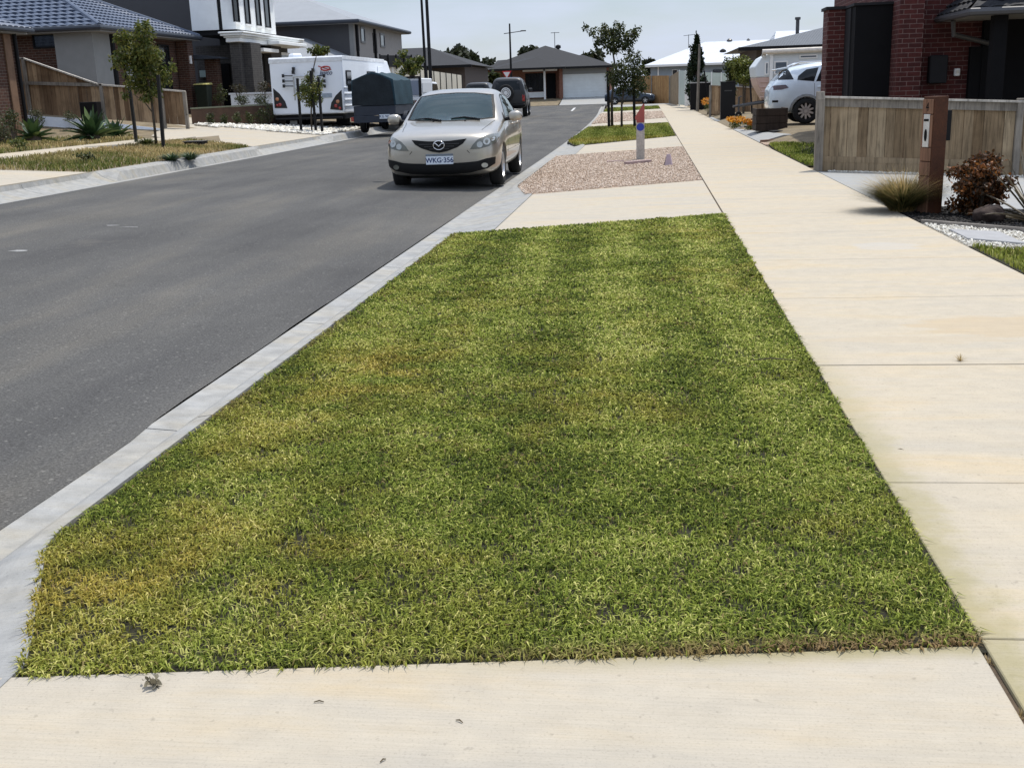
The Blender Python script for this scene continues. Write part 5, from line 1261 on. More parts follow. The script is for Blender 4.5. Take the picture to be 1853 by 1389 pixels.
def thinglass(name, tint, dens):
    m, t, b = nodes(name); t.nodes.remove(b); tr = N(t, 'BsdfTransparent'); gl = N(t, 'BsdfGlossy'); gl.inputs['Roughness'].default_value = .03
    n = noise(t, 2.5, 3); t.links.new(ramp(t, n, [(.3, mul(tint, .9)), (.7, tint)]), tr.inputs[0]); gl.inputs[0].default_value = (.9, .95, .95, 1)
    df = N(t, 'BsdfDiffuse'); df.inputs[0].default_value = (.035, .13, .14, 1)
    fr = N(t, 'Fresnel'); fr.inputs[0].default_value = 1.55
    m1 = N(t, 'MixShader'); m1.inputs[0].default_value = dens; t.links.new(tr.outputs[0], m1.inputs[1]); t.links.new(df.outputs[0], m1.inputs[2])
    m2 = N(t, 'MixShader'); t.links.new(fr.outputs[0], m2.inputs[0]); t.links.new(m1.outputs[0], m2.inputs[1]); t.links.new(gl.outputs[0], m2.inputs[2])
    t.links.new(m2.outputs[0], t.nodes['Material Output'].inputs[0]); return m
mThin = thinglass('windscreen_glass', (.55, .78, .78), .15); mThinS = thinglass('side_glass', (.30, .34, .34), .08)
# cabin: seats, dash, wheel
mSeat = mat('seat_cloth', (.035, .036, .038), .95, .2, 30)
for s in (-1, 1):
    st = MB().hexa([(s*.36-.24, 2.45, .55), (s*.36+.24, 2.45, .55), (s*.36+.24, 2.62, .55), (s*.36-.24, 2.62, .55)], [(s*.36-.21, 2.62, 1.14), (s*.36+.21, 2.62, 1.14), (s*.36+.21, 2.74, 1.14), (s*.36-.21, 2.74, 1.14)]).build('seat', mSeat, hat, bev=.05, seg=2)
    MB().box(s*.36-.12, s*.36+.12, 2.66, 2.74, 1.16, 1.31).build('headrest', mSeat, st, bev=.03, seg=2)
MB().hexa([(-.66, 1.55, .80), (.66, 1.55, .80), (.66, 1.95, .80), (-.66, 1.95, .80)], [(-.66, 1.55, 1.0), (.66, 1.55, 1.0), (.66, 1.95, .97), (-.66, 1.95, .97)]).build('dashboard', mPlast, hat, bev=.02)
MB().tube([(-.36 + .18*math.cos(2*math.pi*k/20), 2.02 - .06*math.sin(2*math.pi*k/20), 1.0 + .16*math.sin(2*math.pi*k/20)) for k in range(21)], .016, 6, False).tube([(-.54, 2.02, 1.0), (-.18, 2.02, 1.0)], .018, 6).build('steering_wheel', mPlast, hat)
MB().box(-.11, .11, 1.98, 2.0, 1.29, 1.345).build('rear_mirror', mPlast, hat, bev=.01)
# front
mGrM = mat('grille_mesh_grey', (.035, .035, .035), .5)
gr_ = [(-.41, .755), (-.16, .732), (0, .728), (.16, .732), (.41, .755), (.36, .69), (.27, .635), (.11, .580), (0, .562), (-.11, .580), (-.27, .635), (-.36, .69)]
g_ = decal('grille', hv, gr_, 'front', mPlast, hat, .012, .045)
for k in range(3):
    zz = .69 - .035*k; ww = .30 - .075*k
    decal('grille_bar', hv, [(-ww, zz-.006), (ww, zz-.006), (ww, zz+.006), (-ww, zz+.006)], 'front', mGrM, g_, .020, .06)
lo = [(-.81, .475), (-.70, .462), (-.56, .425), (-.40, .412), (-.20, .405), (.20, .405), (.40, .412), (.56, .425), (.70, .462), (.81, .475), (.80, .375), (.70, .315), (.45, .262), (.2, .242), (-.2, .242), (-.45, .262), (-.70, .315), (-.80, .375)]
li = decal('lower_intake', hv, lo, 'front', mPlast, hat, .014, .045)
for s in (1, -1):
    hl = [(.46, .600), (.50, .665), (.57, .735), (.67, .785), (.77, .805), (.83, .80), (.845, .75), (.82, .685), (.73, .635), (.60, .605)]
    if s < 0: hl = mir(hl)
    hp = decal('headlight', hv, hl, 'front', mLampG, hat, .012, .04)
    for (cx, cz, r, mm) in ((.605, .665, .043, mLens), (.70, .705, .048, mLens), (.775, .735, .028, mAmber if s < 0 else mLens)):
        decal('lamp', hv, [(s*cx + r*math.cos(2*math.pi*k/14), cz + r*math.sin(2*math.pi*k/14)) for k in range(14)], 'front', mm, hp, .018, .2)
    fl = [(s*.665 + .045*math.cos(2*math.pi*k/14), .365 + .035*math.sin(2*math.pi*k/14)) for k in range(14)]
    fo = decal('fog_lamp', hv, fl, 'front', mLens if s > 0 else mLampG, hat, .022, .2)
# badge: an oval ring with a winged V
hit = hv.ray_cast(Vector((0, -3, .67)), Vector((0, 1, 0)))[0]; by_ = hit.y - .035
bd = MB()
rx, rz_ = .082, .064
pts = [(rx*math.cos(2*math.pi*k/28), by_, .672 + rz_*math.sin(2*math.pi*k/28)) for k in range(29)]
bd.tube(pts, .0085, 6, False)
bd.tube([(-.074, by_, .694), (-.045, by_-.002, .700), (-.022, by_-.002, .677), (0, by_-.003, .654), (.022, by_-.002, .677), (.045, by_-.002, .700), (.074, by_, .694)], [.006, .009, .010, .010, .010, .009, .006], 6)
bd.build('badge', mChrome, hat, smooth=True)
MB().lathe([(.001, 0), (.074, 0)], 24, (0, by_+.008, .672), 'y').build('badge_backing', mPlast, hat)
# number plate
hy = hv.ray_cast(Vector((0, -3, .47)), Vector((0, 1, 0)))[0].y - .02
ppl = MB().box(-.205, .205, hy-.008, hy+.02, .392, .515).build('number_plate', mPlate, hat, bev=.004)
MB().box(-.205, .205, hy-.010, hy+.018, .518, .545).build('plate_bracket', mat('plate_grey', (.16, .19, .22), .5), hat, bev=.003)
me = text_mb('WKG\u00b7356', .100, Matrix.Translation((0, hy-.0085, .452)) @ Matrix(((1, 0, 0, 0), (0, 0, -1, 0), (0, 1, 0, 0), (0, 0, 0, 1))), .0015, .0018)
put('plate_text', me, mPlateT, ppl)
for s in (1, -1):
    q = [(s*.60, .34), (s*.635, .60), (s*.665, .95), (s*.70, 1.17), (s*.708, 1.17), (s*.673, .95), (s*.643, .60), (s*.608, .34)]
    decal('bonnet_gap', hv, q, 'top', mPlast, hat, .0015, .12, skirt=.004)
# bumper crease, bonnet shut line, glass
for s in (1, -1):
    ln = [(.42, .59), (.455, .548), (.448, .545), (.41, .588)]
    decal('panel_gap', hv, ln if s > 0 else mir(ln), 'front', mPlast, hat, .003, .05, skirt=.005)
sc_ = decal('windscreen', hv, ring(ws, inset(ws, .945, (0, 1.20))), 'front', mPlast, hat, .007, .06)
decal('glass', hv, inset(ws, .945, (0, 1.20)), 'front', mThin, sc_, .005, .06, skirt=-.0)
def on(x, z): return hv.ray_cast(Vector((x, -3, z)), Vector((0, 1, 0)))[0] + Vector((0, -.028, .012))
for (a, c, d) in (((-.12, .995), (-.36, 1.03), (-.56, 1.02)), ((.48, .998), (.22, 1.035), (.02, 1.02))):
    MB().tube([on(*a), on(*c), on(*d)], [.017, .014, .009], 6).build('wiper', mPlast, hat)
for (x, z) in ((-.24, .95), (.26, .95)):
    h = hv.ray_cast(Vector((x, 1.0, 3)), Vector((0, 0, -1)))[0]
    MB().lathe([(.001, .012), (.013, .012), (.016, 0), (.016, -.01)], 10, h).build('washer_nozzle', mPlast, hat)
mir_x = MB().box(-.07, .07, -.01, .012, -.03, .03); 
for s in (1, -1):
    for W_ in (WF, WR):
        q = W_ if s > 0 else W_[::-1]
        fw = decal('side_window', hv, ring(q, inset(q, .93, (2.1 if W_ is WF else 2.95, 1.16))), 'side', mPlast, hat, .005, .1, side=s)
        decal('glass', hv, inset(q, .93, (2.1 if W_ is WF else 2.95, 1.16)), 'side', mThinS, fw, .004, .1, side=s, skirt=0)
    qw = [(3.48, 1.06), (3.46, 1.2), (3.72, 1.10)]; decal('quarter_window', hv, qw if s > 0 else qw[::-1], 'side', mCarGl, hat, .005, .1, side=s)
    tri_ = [(1.50, .99), (1.66, 1.10), (1.70, .99)]; decal('mirror_base', hv, tri_ if s > 0 else tri_[::-1], 'side', mPlast, hat, .006, .1, side=s)
    for (y0, y1) in ((1.42, 1.428), (2.50, 2.508), (3.30, 3.308)):
        q = [(y0, .36 if y0 < 3 else .60), (y0, .93), (y1, .93), (y1, .36 if y0 < 3 else .60)]
        decal('door_gap', hv, q if s < 0 else q[::-1], 'side', mPlast, hat, .002, .15, side=s, skirt=.004)
    q = [(1.35, .50), (3.2, .50), (3.2, .515), (1.35, .515)]
    decal('side_moulding', hv, q, 'side', mSilver, hat, .012, .2, side=s)
    for yh in (2.34, 3.12):
        q = hv.ray_cast(Vector((3*s, yh, .90)), Vector((-s, 0, 0)))[0]
        MB().tube([(q.x, q.y-.09, q.z), (q.x + s*.03, q.y-.06, q.z+.005), (q.x + s*.03, q.y+.06, q.z+.005), (q.x, q.y+.09, q.z)], .014, 6).build('door_handle', mSilver, hat, smooth=True)
    # door mirror
    mm = MB(); cx = s*.985; vs = []
    for k, (dy, ww, hh) in enumerate(((-.085, .055, .035), (-.07, .095, .065), (-.02, .112, .082), (.03, .108, .078), (.05, .10, .072))):
        for a in range(12):
            an = 2*math.pi*a/12; ca, sa = math.cos(an), math.sin(an); p_ = 2.6
            vs.append((cx + ww*abs(ca)**(2/p_)*(1 if ca > 0 else -1), 1.60 + dy + .02*abs(ca), 1.035 + hh*abs(sa)**(2/p_)*(1 if sa > 0 else -1)))
    fs = [(j*12+i, j*12+(i+1) % 12, (j+1)*12+(i+1) % 12, (j+1)*12+i) for j in range(4) for i in range(12)] + [tuple(range(11, -1, -1)), tuple(range(48, 60))]
    mm.add(vs, fs); mo = mm.build('door_mirror', mSilver, hat, smooth=True); mo.data.set_sharp_from_angle(angle=R_(50))
    MB().tube([(s*.80, 1.60, .985), (s*.91, 1.60, 1.0)], .03, 8).build('mirror_stalk', mPlast, mo)
    tl_ = [(.70, .80), (.84, .78), (.80, 1.0), (.70, .98)]
    decal('tail_light', hv, tl_ if s < 0 else mir(tl_), 'rear', mRed, hat, .006, .1)
decal('rear_window', hv, inset(RW, 1.05, (0, 1.2))[::-1], 'rear', mThinS, hat, .004, .1, skirt=0)
for s in (-1, 1):
    for y in (.88, 3.52): wheel(hat, s*.755, y, .315, .205, 10)
MB().box(-.55, .55, .5, 3.9, .16, .24).build('underbody', mPlast, hat)

# ---------------------------------------------------------------- white SUV on the right driveway, tail towards the path
sv_x = P(1391, 150, 33.2).x
suv = thing('white_suv', 'white sport utility vehicle parked tail first towards the footpath, behind the paling fence', 'car', (sv_x + 4.78, 34.1, zland(5, 34)), R_(90))
SU = [(.0, .55, .42, .78, .45, .86, .02), (.06, .76, .34, .82, .58, .93, .02), (.3, .88, .28, .90, .68, 1.02, .03), (.8, .925, .27, .97, .74, 1.08, .04), (1.2, .93, .27, 1.03, .76, 1.14, .04), (1.35, .93, .27, 1.05, .75, 1.2, .03), (1.75, .93, .27, 1.06, .70, 1.46, .03), (2.15, .93, .27, 1.07, .66, 1.62, .03), (2.8, .93, .28, 1.09, .65, 1.68, .03),
      (3.5, .93, .28, 1.12, .64, 1.66, .03), (4.05, .925, .29, 1.16, .62, 1.58, .03), (4.38, .90, .32, 1.17, .61, 1.48, .02), (4.58, .86, .36, 1.12, .64, 1.22, .02), (4.70, .80, .40, .98, .62, 1.06, .02), (4.76, .68, .46, .86, .5, .94, .01)]
so, svh = car_body('body', SU, mWhiteCar, suv, [(.95, .40), (3.72, .40)], .36, .58)
for s in (1, -1):
    def sd(nm, q, m, off=.006, **k):
        ar = sum(a[0]*c[1]-c[0]*a[1] for a, c in zip(q, q[1:]+q[:1])); 
        if (ar > 0) != (s > 0): q = q[::-1]
        return decal(nm, svh, q, 'side', m, suv, off, .1, side=s, **k)
    sd('side_window', [(1.75, 1.14), (2.1, 1.42), (2.5, 1.52), (2.58, 1.14)], mCarGl); sd('side_window', [(2.64, 1.14), (2.58, 1.53), (3.3, 1.53), (3.46, 1.17)], mCarGl)
    sd('quarter_window', [(3.52, 1.17), (3.38, 1.55), (3.72, 1.50), (3.95, 1.33), (3.98, 1.22)], mCarGl)
    sd('rear_quarter_glass', [(4.08, 1.24), (4.20, 1.50), (4.36, 1.47), (4.55, 1.24)], mCarGl, .010)
    sd('tail_light', [(4.22, 1.02), (4.30, 1.10), (4.72, 1.08), (4.72, .96), (4.4, .97)], mat('dark_red_lens', (.05, .012, .014), .15, .2, 8, coat=1), .012)
    sd('wheel_arch', [(3.72 + .47*math.cos(a), .36 + .47*math.sin(a)) for a in [math.pi*k/12 for k in range(13)]] + [(3.72 + .41*math.cos(a), .36 + .41*math.sin(a)) for a in [math.pi*k/12 for k in range(12, -1, -1)]], mat('grey_plastic', (.25, .27, .28), .5), .012)
    sd('wheel_arch', [(.95 + .47*math.cos(a), .36 + .47*math.sin(a)) for a in [math.pi*k/12 for k in range(13)]] + [(.95 + .41*math.cos(a), .36 + .41*math.sin(a)) for a in [math.pi*k/12 for k in range(12, -1, -1)]], mPlast, .012)
    for y0 in (1.4, 2.6, 3.5): sd('door_gap', [(y0, .42), (y0+.009, .42), (y0+.009, 1.12), (y0, 1.12)], mPlast, .002, skirt=.004)
    sd('bumper_reflector', [(4.50, .62), (4.66, .62), (4.66, .68), (4.50, .68)], mPlast)
    for yh in (2.45, 3.32):
        q = svh.ray_cast(Vector((3*s, yh, 1.02)), Vector((-s, 0, 0)))[0]
        MB().tube([(q.x, q.y-.1, q.z), (q.x + s*.03, q.y-.07, q.z), (q.x + s*.03, q.y+.07, q.z), (q.x, q.y+.1, q.z)], .015, 6).build('door_handle', mWhiteCar, suv, smooth=True)
    MB().tube([(s*.62, 1.9, 1.66), (s*.62, 2.1, 1.73), (s*.62, 3.9, 1.70), (s*.62, 4.1, 1.62)], .02, 6).build('roof_rail', mChrome, suv)
    for y in (.95, 3.72): wheel(suv, s*.80, y, .36, .235, 10, rr=.76)
rw_ = [(-.55, 1.22), (.55, 1.22), (.5, 1.5), (-.5, 1.5)]
decal('rear_window', svh, rw_[::-1], 'rear', mCarGl, suv, .006, .1)
MB().hexa([(-.58, 4.2, 1.53), (.58, 4.2, 1.53), (.54, 4.55, 1.50), (-.54, 4.55, 1.50)], [(-.58, 4.2, 1.60), (.58, 4.2, 1.60), (.54, 4.57, 1.54), (-.54, 4.57, 1.54)]).build('spoiler', mWhiteCar, suv, bev=.015)
MB().tube([(0, 4.6, .40), (0, 4.95, .38), (0, 4.97, .44)], .035, 8).build('tow_bar', mPlast, suv)

# ---------------------------------------------------------------- dark boxy 4x4s and a blue hatchback far off
BX = [(.0, .6, .5, .95, .5, 1.0, .02), (.08, .82, .42, 1.0, .66, 1.08, .02), (.5, .9, .38, 1.08, .74, 1.14, .03), (1.3, .92, .38, 1.14, .78, 1.18, .03), (1.45, .92, .38, 1.16, .77, 1.25, .03), (1.85, .92, .38, 1.18, .70, 1.72, .03), (2.2, .92, .38, 1.18, .665, 1.80, .03), (3.4, .92, .38, 1.18, .665, 1.82, .03), (4.2, .92, .38, 1.18, .665, 1.80, .03), (4.36, .91, .40, 1.18, .68, 1.74, .02), (4.42, .86, .5, 1.12, .74, 1.35, .02), (4.46, .78, .55, 1.0, .7, 1.15, .01)]
def boxy(label, loc, rz, name='four_wheel_drive', spare=True):
    r = thing(name, label, 'car', loc, rz)
    o, bv = car_body('body', BX, mDarkCar, r, [(.95, .44), (3.55, .44)], .39, .58)
    for s in (1, -1):
        for q in ([(1.85, 1.22), (2.1, 1.62), (2.65, 1.66), (2.65, 1.22)], [(2.75, 1.22), (2.75, 1.66), (3.5, 1.66), (3.5, 1.22)], [(3.6, 1.22), (3.6, 1.66), (4.2, 1.64), (4.2, 1.22)]):
            decal('side_window', bv, q if s < 0 else q[::-1], 'side', mCarGl, r, .006, .2, side=s)
        for y in (.95, 3.55): wheel(r, s*.80, y, .39, .25, 6)
        q = [(.72, .72), (.84, .72), (.84, 1.02), (.72, 1.02)]; decal('tail_light', bv, mir(q) if s > 0 else q, 'rear', mRed, r, .008, .2)
        MB().box(s*1.0-.1, s*1.0+.1, 1.7, 1.78, 1.15, 1.32).build('door_mirror', mDarkCar, r, bev=.03)
    q = [(-.62, 1.25), (.62, 1.25), (.58, 1.66), (-.58, 1.66)]; decal('rear_window', bv, q[::-1], 'rear', mCarGl, r, .006, .2)
    MB().tube([(-.85, 4.48, .55), (.85, 4.48, .55)], .07, 8).build('rear_bumper', mPlast, r)
    if spare:
        sw = MB().lathe([(.2, -.1), (.36, -.11), (.385, -.06), (.385, .06), (.36, .11), (.2, .1)], 24, (.08, 4.62, 1.12), 'y').build('spare_wheel', mTyre, r, smooth=True)
        mm = MB().lathe([(.24, .07), (.25, .105), (.205, .108), (.20, .07)], 24, (.08, 4.62, 1.12), 'y').lathe([(.001, .11), (.09, .11), (.11, .08)], 16, (.08, 4.62, 1.12), 'y')
        mm.lathe([(.13, .085), (.16, .1), (.18, .085)], 20, (.08, 4.62, 1.12), 'y'); mm.build('rim', mTrimW, sw)
    return r
q = P(912, 200, 60.)
boxy('black four-wheel drive with a spare wheel on its tail, driving away up the street', (q.x, 60 + 4.6, zroad(q.x, 60)), R_(180 + 3)).scale = (1.06, 1.06, 1.12)
q = P(866, 170, 72.)
boxy('dark four-wheel drive parked beside the long cream fence, mostly hidden by the silver hatchback', (q.x-.1, 72 + 4.5, zland(q.x, 72)-.05), R_(180), spare=False)
bh = thing('blue_hatchback', 'dark blue hatchback parked across the far driveway behind the street trees', 'car', (P(1186, 180, 100.).x, 100.9, -.02), R_(90))
sc = .97
bo, bv = car_body('body', ST, mBlueCar, bh, [(.88, .355), (3.52, .355)], .315, .56)
for s in (1, -1):
    for q in ([(1.72, 1.0), (1.83, 1.10), (2.02, 1.24), (2.22, 1.335), (2.45, 1.36), (2.45, 1.0)], [(2.53, 1.0), (2.53, 1.36), (2.9, 1.355), (3.25, 1.31), (3.42, 1.22), (3.40, 1.04)]):
        decal('side_window', bv, q if s > 0 else q[::-1], 'side', mCarGl, bh, .006, .2, side=s)
    for y in (.88, 3.52): wheel(bh, s*.765, y, .315, .205, 5)
    hl = [(.47, .625), (.60, .755), (.80, .815), (.85, .74), (.70, .655)]; decal('headlight', bv, hl if s > 0 else mir(hl), 'front', mLampG, bh, .008, .1)
decal('windscreen', bv, ws, 'front', mCarGl, bh, .006, .12)
decal('grille', bv, gr_, 'front', mPlast, bh, .006, .12)

# ---------------------------------------------------------------- white caravan on the left
mCv = mat('caravan_white', (.80, .84, .89), .35, .03, 2, spec=.4)
mCvD = mat('caravan_decal_black', (.012, .012, .014), .4, .1, 5)
YC = 38.0
cl, cr_ = P(490, 160, YC).x, P(622, 160, YC).x
cz0, cz1 = P(560, 207, YC).z, P(560, 104, YC).z; gz_ = zland((cl+cr_)/2, YC)
cv = thing('caravan', 'large white touring caravan with rear rack, standing behind a small staked tree', 'caravan', ((cl+cr_)/2, YC, gz_), R_(-.8))
W2_ = (cr_-cl)/2; b0, b1 = cz0 - gz_, cz1 - gz_; LC = 7.2
MB().slab([(0, b0), (LC-.5, b0), (LC, b0+.7), (LC-.1, b1-.55), (LC-.75, b1-.02), (LC-1.3, b1), (.06, b1), (0, b1-.10)], 'x', -W2_, W2_).build('body', mCv, cv, bev=.05, seg=2)
MB().slab([(-.012, b1-.16), (-.012, b1-.02), (.05, b1+.025), (LC-1.3, b1+.025), (LC-1.3, b1-.10), (.05, b1-.10), (.05, b1-.16)], 'x', -W2_-.012, W2_+.012).build('roof_trim', mat('caravan_trim', (.70, .72, .74), .4), cv, bev=.008)
def cx_(px): return P(px, 160, YC).x - cv.location.x
def cz_(py, px=560): return P(px, py, YC).z - gz_
for s, (q) in ((-1, [(494, 160), (494, 196), (517, 196), (514, 184), (505, 170)]), (1, [(618, 163), (618, 200), (595, 198), (598, 186), (607, 173)])):
    dd = MB().slab([(cx_(a), cz_(c, a)) for a, c in q], 'y', -.018, .02).build('lamp_panel', mCvD, cv, bev=.004)
    for (px, py, r, m) in (((500, 180, .065, mAmber), (504, 190, .065, mRed), (499, 191, .05, mRed)) if s < 0 else ((610, 184, .065, mAmber), (606, 192, .065, mRed), (613, 196, .05, mRed))):
        MB().lathe([(.001, -.036), (r*.6, -.034), (r, -.02), (r, 0)], 14, (cx_(px), 0, cz_(py, px)), 'y').build('lamp', m, dd, smooth=True)
MB().lathe([(.26, 0), (.24, .13), (.15, .15), (.001, .15)], 4, (cx_(526), .75, b1+.02), 'z').build('roof_hatch', mCv, cv, bev=.03)
MB().box(cx_(548), cx_(590), 2.2, 3.0, b1+.026, b1+.10).build('roof_hatch', mCv, cv, bev=.02)
mLogoR = mat('logo_red', (.45, .04, .03), .5); mLogoG = mat('logo_blue_grey', (.10, .13, .2), .5)
lx_, lz = cx_(592), cz_(124, 592)
MB().tube([(lx_ + .16*math.cos(2*math.pi*k/24), -.016, lz + .065*math.sin(2*math.pi*k/24)) for k in range(25)], .022, 5, False).build('logo', mLogoR, cv)
MB().tube([(lx_-.26, -.016, lz+.09), (lx_-.12, -.016, lz+.04), (lx_+.06, -.016, lz-.02), (lx_+.2, -.016, lz-.05)], .012, 4).build('logo', mLogoR, cv)
me = text_mb('Jayco', .21, Matrix.Translation((cx_(592.5), -.014, cz_(132, 592))) @ Matrix(((1, .25, 0, 0), (0, 0, -1, 0), (0, 1, 0, 0), (0, 0, 0, 1))), .004, .004)
put('lettering', me, mLogoG, cv)
MB().box(cx_(582), cx_(600), -.02, .02, cz_(177, 590), cz_(169, 590)).build('decal_strip', mat('decal_grey', (.30, .36, .42), .5), cv, bev=.003)
rk = MB()
for px in (534, 578): rk.tube([(cx_(px), -.10, cz_(182, px)), (cx_(px), -.10, cz_(139, px))], .028, 6)
rk.tube([(cx_(534), -.10, cz_(139, 534)), (cx_(578), -.10, cz_(139, 578))], .028, 6).tube([(cx_(534), -.10, cz_(160, 534)), (cx_(578), -.10, cz_(160, 578))], .025, 6)
rko = rk.build('rear_rack', mat('rack_silver', (.45, .46, .46), .4, metal=.5), cv)
arm = MB()
for py in (137.5, 147, 156):
    for (a, c) in ((516, 533), (578, 590)):
        arm.tube([(cx_(a), -.12, cz_(py, a)), (cx_(c), -.12, cz_(py, c))], .018, 5)
        e = a if a < 550 else c; arm.box(cx_(e)-.035, cx_(e)+.035, -.16, -.09, cz_(py, e)-.055, cz_(py, e)+.055)
arm.build('rack_arms', mCvD, rko)
for (px, py) in ((535, 125), (534, 131), (570, 127), (567, 132)):
    arm2 = MB().box(cx_(px)-.04, cx_(px)+.04, -.14, -.02, cz_(py, px)-.06, cz_(py, px)+.06).build('rack_clamp', mCvD, rko, bev=.012)
wwn = MB().box(W2_+.002, W2_+.03, .35, 1.0, b1-.95, b1-.45).build('window', mCvD, cv, bev=.02)
MB().box(W2_+.0305, W2_+.038, .41, .94, b1-.90, b1-.5).build('pane', mGlassD, wwn, bev=.01)
MB().box(W2_+.002, W2_+.03, 3.2, 4.4, b1-1.1, b1-.45).build('window', mCvD, cv, bev=.02)
MB().box(W2_+.002, W2_+.025, 4.8, 5.45, b0+.1, b1-.25).build('door', mCv, cv, bev=.01)
for k in range(4): MB().tube([(W2_+.01, .05, b0+.25+.2*k), (W2_+.01, LC-.7, b0+.25+.2*k)], .02, 5).build('side_rib', mCv, cv)
MB().box(-W2_+.05, W2_-.05, .15, LC-.4, b0-.18, b0-.003).build('chassis', mPlast, cv)
MB().tube([(-W2_+.1, -.05, b0-.14), (W2_-.1, -.05, b0-.14)], .05, 6).build('rear_bumper', mPlast, cv)
MB().tube([(-.6, LC-.4, b0-.1), (0, LC+1.4, b0-.1), (.6, LC-.4, b0-.1)], .05, 6).build('drawbar', mPlast, cv)
for s in (-1, 1):
    for y in (2.9, 3.7): wheel(cv, s*(W2_-.2), y, .34, .21, 6)
    MB().box(s*(W2_-.36)-.24, s*(W2_-.36)+.24, .9, 1.0, .06, b0-.18).build('mud_flap', mPlast, cv)
MB().box(cx_(520), cx_(533), -.03, .03, b0-.36, b0-.19).build('step_plate', mat('dull_steel', (.16, .16, .15), .6), cv, bev=.01)

# ---------------------------------------------------------------- box trailer under a blue canvas canopy, and the ute that tows it
YT = 36.2
tl0, tl1 = P(636, 180, YT).x, P(714, 180, YT).x; tcx = (tl0+tl1)/2; tz0 = zroad(tcx, YT) - .0
tz0 = P(648, 243, YT).z
tr = thing('box_trailer', 'box trailer with a faded dark blue peaked canvas canopy, at the left kerb', 'trailer', (tcx, YT, tz0), R_(-1.5))
mCan = mat('blue_canvas', (.020, .026, .031), .85, .35, 2.2, 30, .25, .5, .01, spec=.2); mCanT = mat('teal_canvas', (.026, .056, .074), .8, .25, 2.2, 30, .25, .5, .01, spec=.2)
mTub = mat('trailer_blue', (.018, .026, .042), .5, .2, 4)
X_ = lambda px: P(px, 180, YT).x - tcx
Zt = lambda py, px=676: P(px, py, YT).z - tz0
hw = (tl1-tl0)/2; LT = 2.5
def canvas():
    ys_ = [0, .02, .06] + [LT*k/8 for k in range(1, 9)]; prof0 = [(X_(636), Zt(191)), (X_(636), Zt(165)), (X_(637), Zt(144)), (X_(655), Zt(137)), (X_(676), Zt(130)), (X_(695), Zt(136)), (X_(712), Zt(145)), (X_(715), Zt(168)), (X_(716), Zt(191))]
    vs = []; r = random.Random(5)
    for j, y in enumerate(ys_):
        k = .93 if j == 0 else 1.
        sag = .03*math.sin(math.pi*((y / LT * 2) % 1))
        for i, (x, z) in enumerate(prof0): vs.append((x*k + r.uniform(-.012, .012), y, (z - Zt(191))*k + Zt(191) - sag*(1 if 2 <= i <= 6 else 0) + r.uniform(-.01, .01)))
    n = len(prof0); fs = [(j*n+i, j*n+i+1, (j+1)*n+i+1, (j+1)*n+i) for j in range(len(ys_)-1) for i in range(n-1)] + [tuple(range(n-1, -1, -1)), tuple(range((len(ys_)-1)*n, len(ys_)*n))]
    return vs, fs
vs, fs = canvas(); cn = MB().add(vs, fs).build('canopy', mCanT, tr, smooth=True); cn.data.set_sharp_from_angle(angle=R_(30))
gp = [(X_(638), Zt(190)), (X_(638.5), Zt(166)), (X_(640), Zt(146)), (X_(655), Zt(139.5)), (X_(676), Zt(133)), (X_(694), Zt(138.5)), (X_(709), Zt(147)), (X_(712), Zt(168)), (X_(713.5), Zt(190))]
fl = MB(); nn = len(gp); fv = []
rr_ = random.Random(9)
for k in range(6):
    t_ = k/5
    for i, (x, z) in enumerate(gp):
        zz = Zt(191) + (z - Zt(191))*(1 - t_) ; fv.append((x, -.035 - .03*math.sin(3.1*t_)*(1-abs(x)/hw) + rr_.uniform(-.012, .012), zz))
fl.add(fv, [(k*nn+i, k*nn+i+1, (k+1)*nn+i+1, (k+1)*nn+i) for k in range(5) for i in range(nn-1)]); fo = fl.build('rear_flap', mCan, tr, smooth=True)
MB().box(X_(625), X_(634.5), .3, .9, Zt(164), Zt(150)).build('side_box', mCan, tr, bev=.02)
MB().box(X_(639), X_(715), 0, LT, Zt(209), Zt(191.5)).build('tub', mTub, tr, bev=.012)
MB().box(X_(639), X_(715), -.03, -.003, Zt(209), Zt(192)).build('tailgate', mTub, tr, bev=.006)
pl_ = MB().box(X_(686), X_(705), -.075, -.052, Zt(215, 695), Zt(207, 695)).build('number_plate', mPlate, tr, bev=.003)
me = text_mb('R2L\u00b7968', .105, Matrix.Translation(((X_(686)+X_(705))/2, -.0755, Zt(211, 695))) @ Matrix(((1, 0, 0, 0), (0, 0, -1, 0), (0, 1, 0, 0), (0, 0, 0, 1))), .001, .001)
put('plate_text', me, mPlateT, pl_)
MB().box(X_(638), X_(716), -.05, .02, Zt(222), Zt(209.5)).build('rear_frame', mTub, tr, bev=.006)
for s in (-1, 1):
    MB().box(s*hw-.05 if s > 0 else -hw-.05, s*hw+.06 if s > 0 else -hw+.05, -.07, -.052, Zt(219), Zt(211)).build('tail_light', mRed, tr, bev=.006)
    wheel(tr, s*(hw-.02), 1.3, .31, .19, 5)
    MB().lathe([(.36, -.12), (.36, .12), (.375, .12), (.375, -.12)], 12, (s*(hw+.02), 1.3, .31), 'x', 0.2, math.pi-.2).build('mudguard', mTub, tr)
MB().tube([(-.5, LT, .42), (0, LT+1.3, .42), (.5, LT, .42)], .04, 6).build('drawbar', mTub, tr)
YU = 41.5
ul, ur = P(724, 170, YU).x, P(762, 170, YU).x
ur_ = ur; uc = ur - .93
ut_ = thing('utility_truck', 'white utility truck with a canopy over its tray, ahead of the blue canvas trailer', 'truck', (uc, YU, zroad(xl(YU), YU) + .02), R_(-1.0))
uz = ut_.location.z; Zu = lambda py: P(745, py, YU).z - uz
mUte = mat('ute_white', (.72, .74, .76), .35, .03, 3)
top_ = Zu(142); mid = Zu(176); trz = Zu(182)
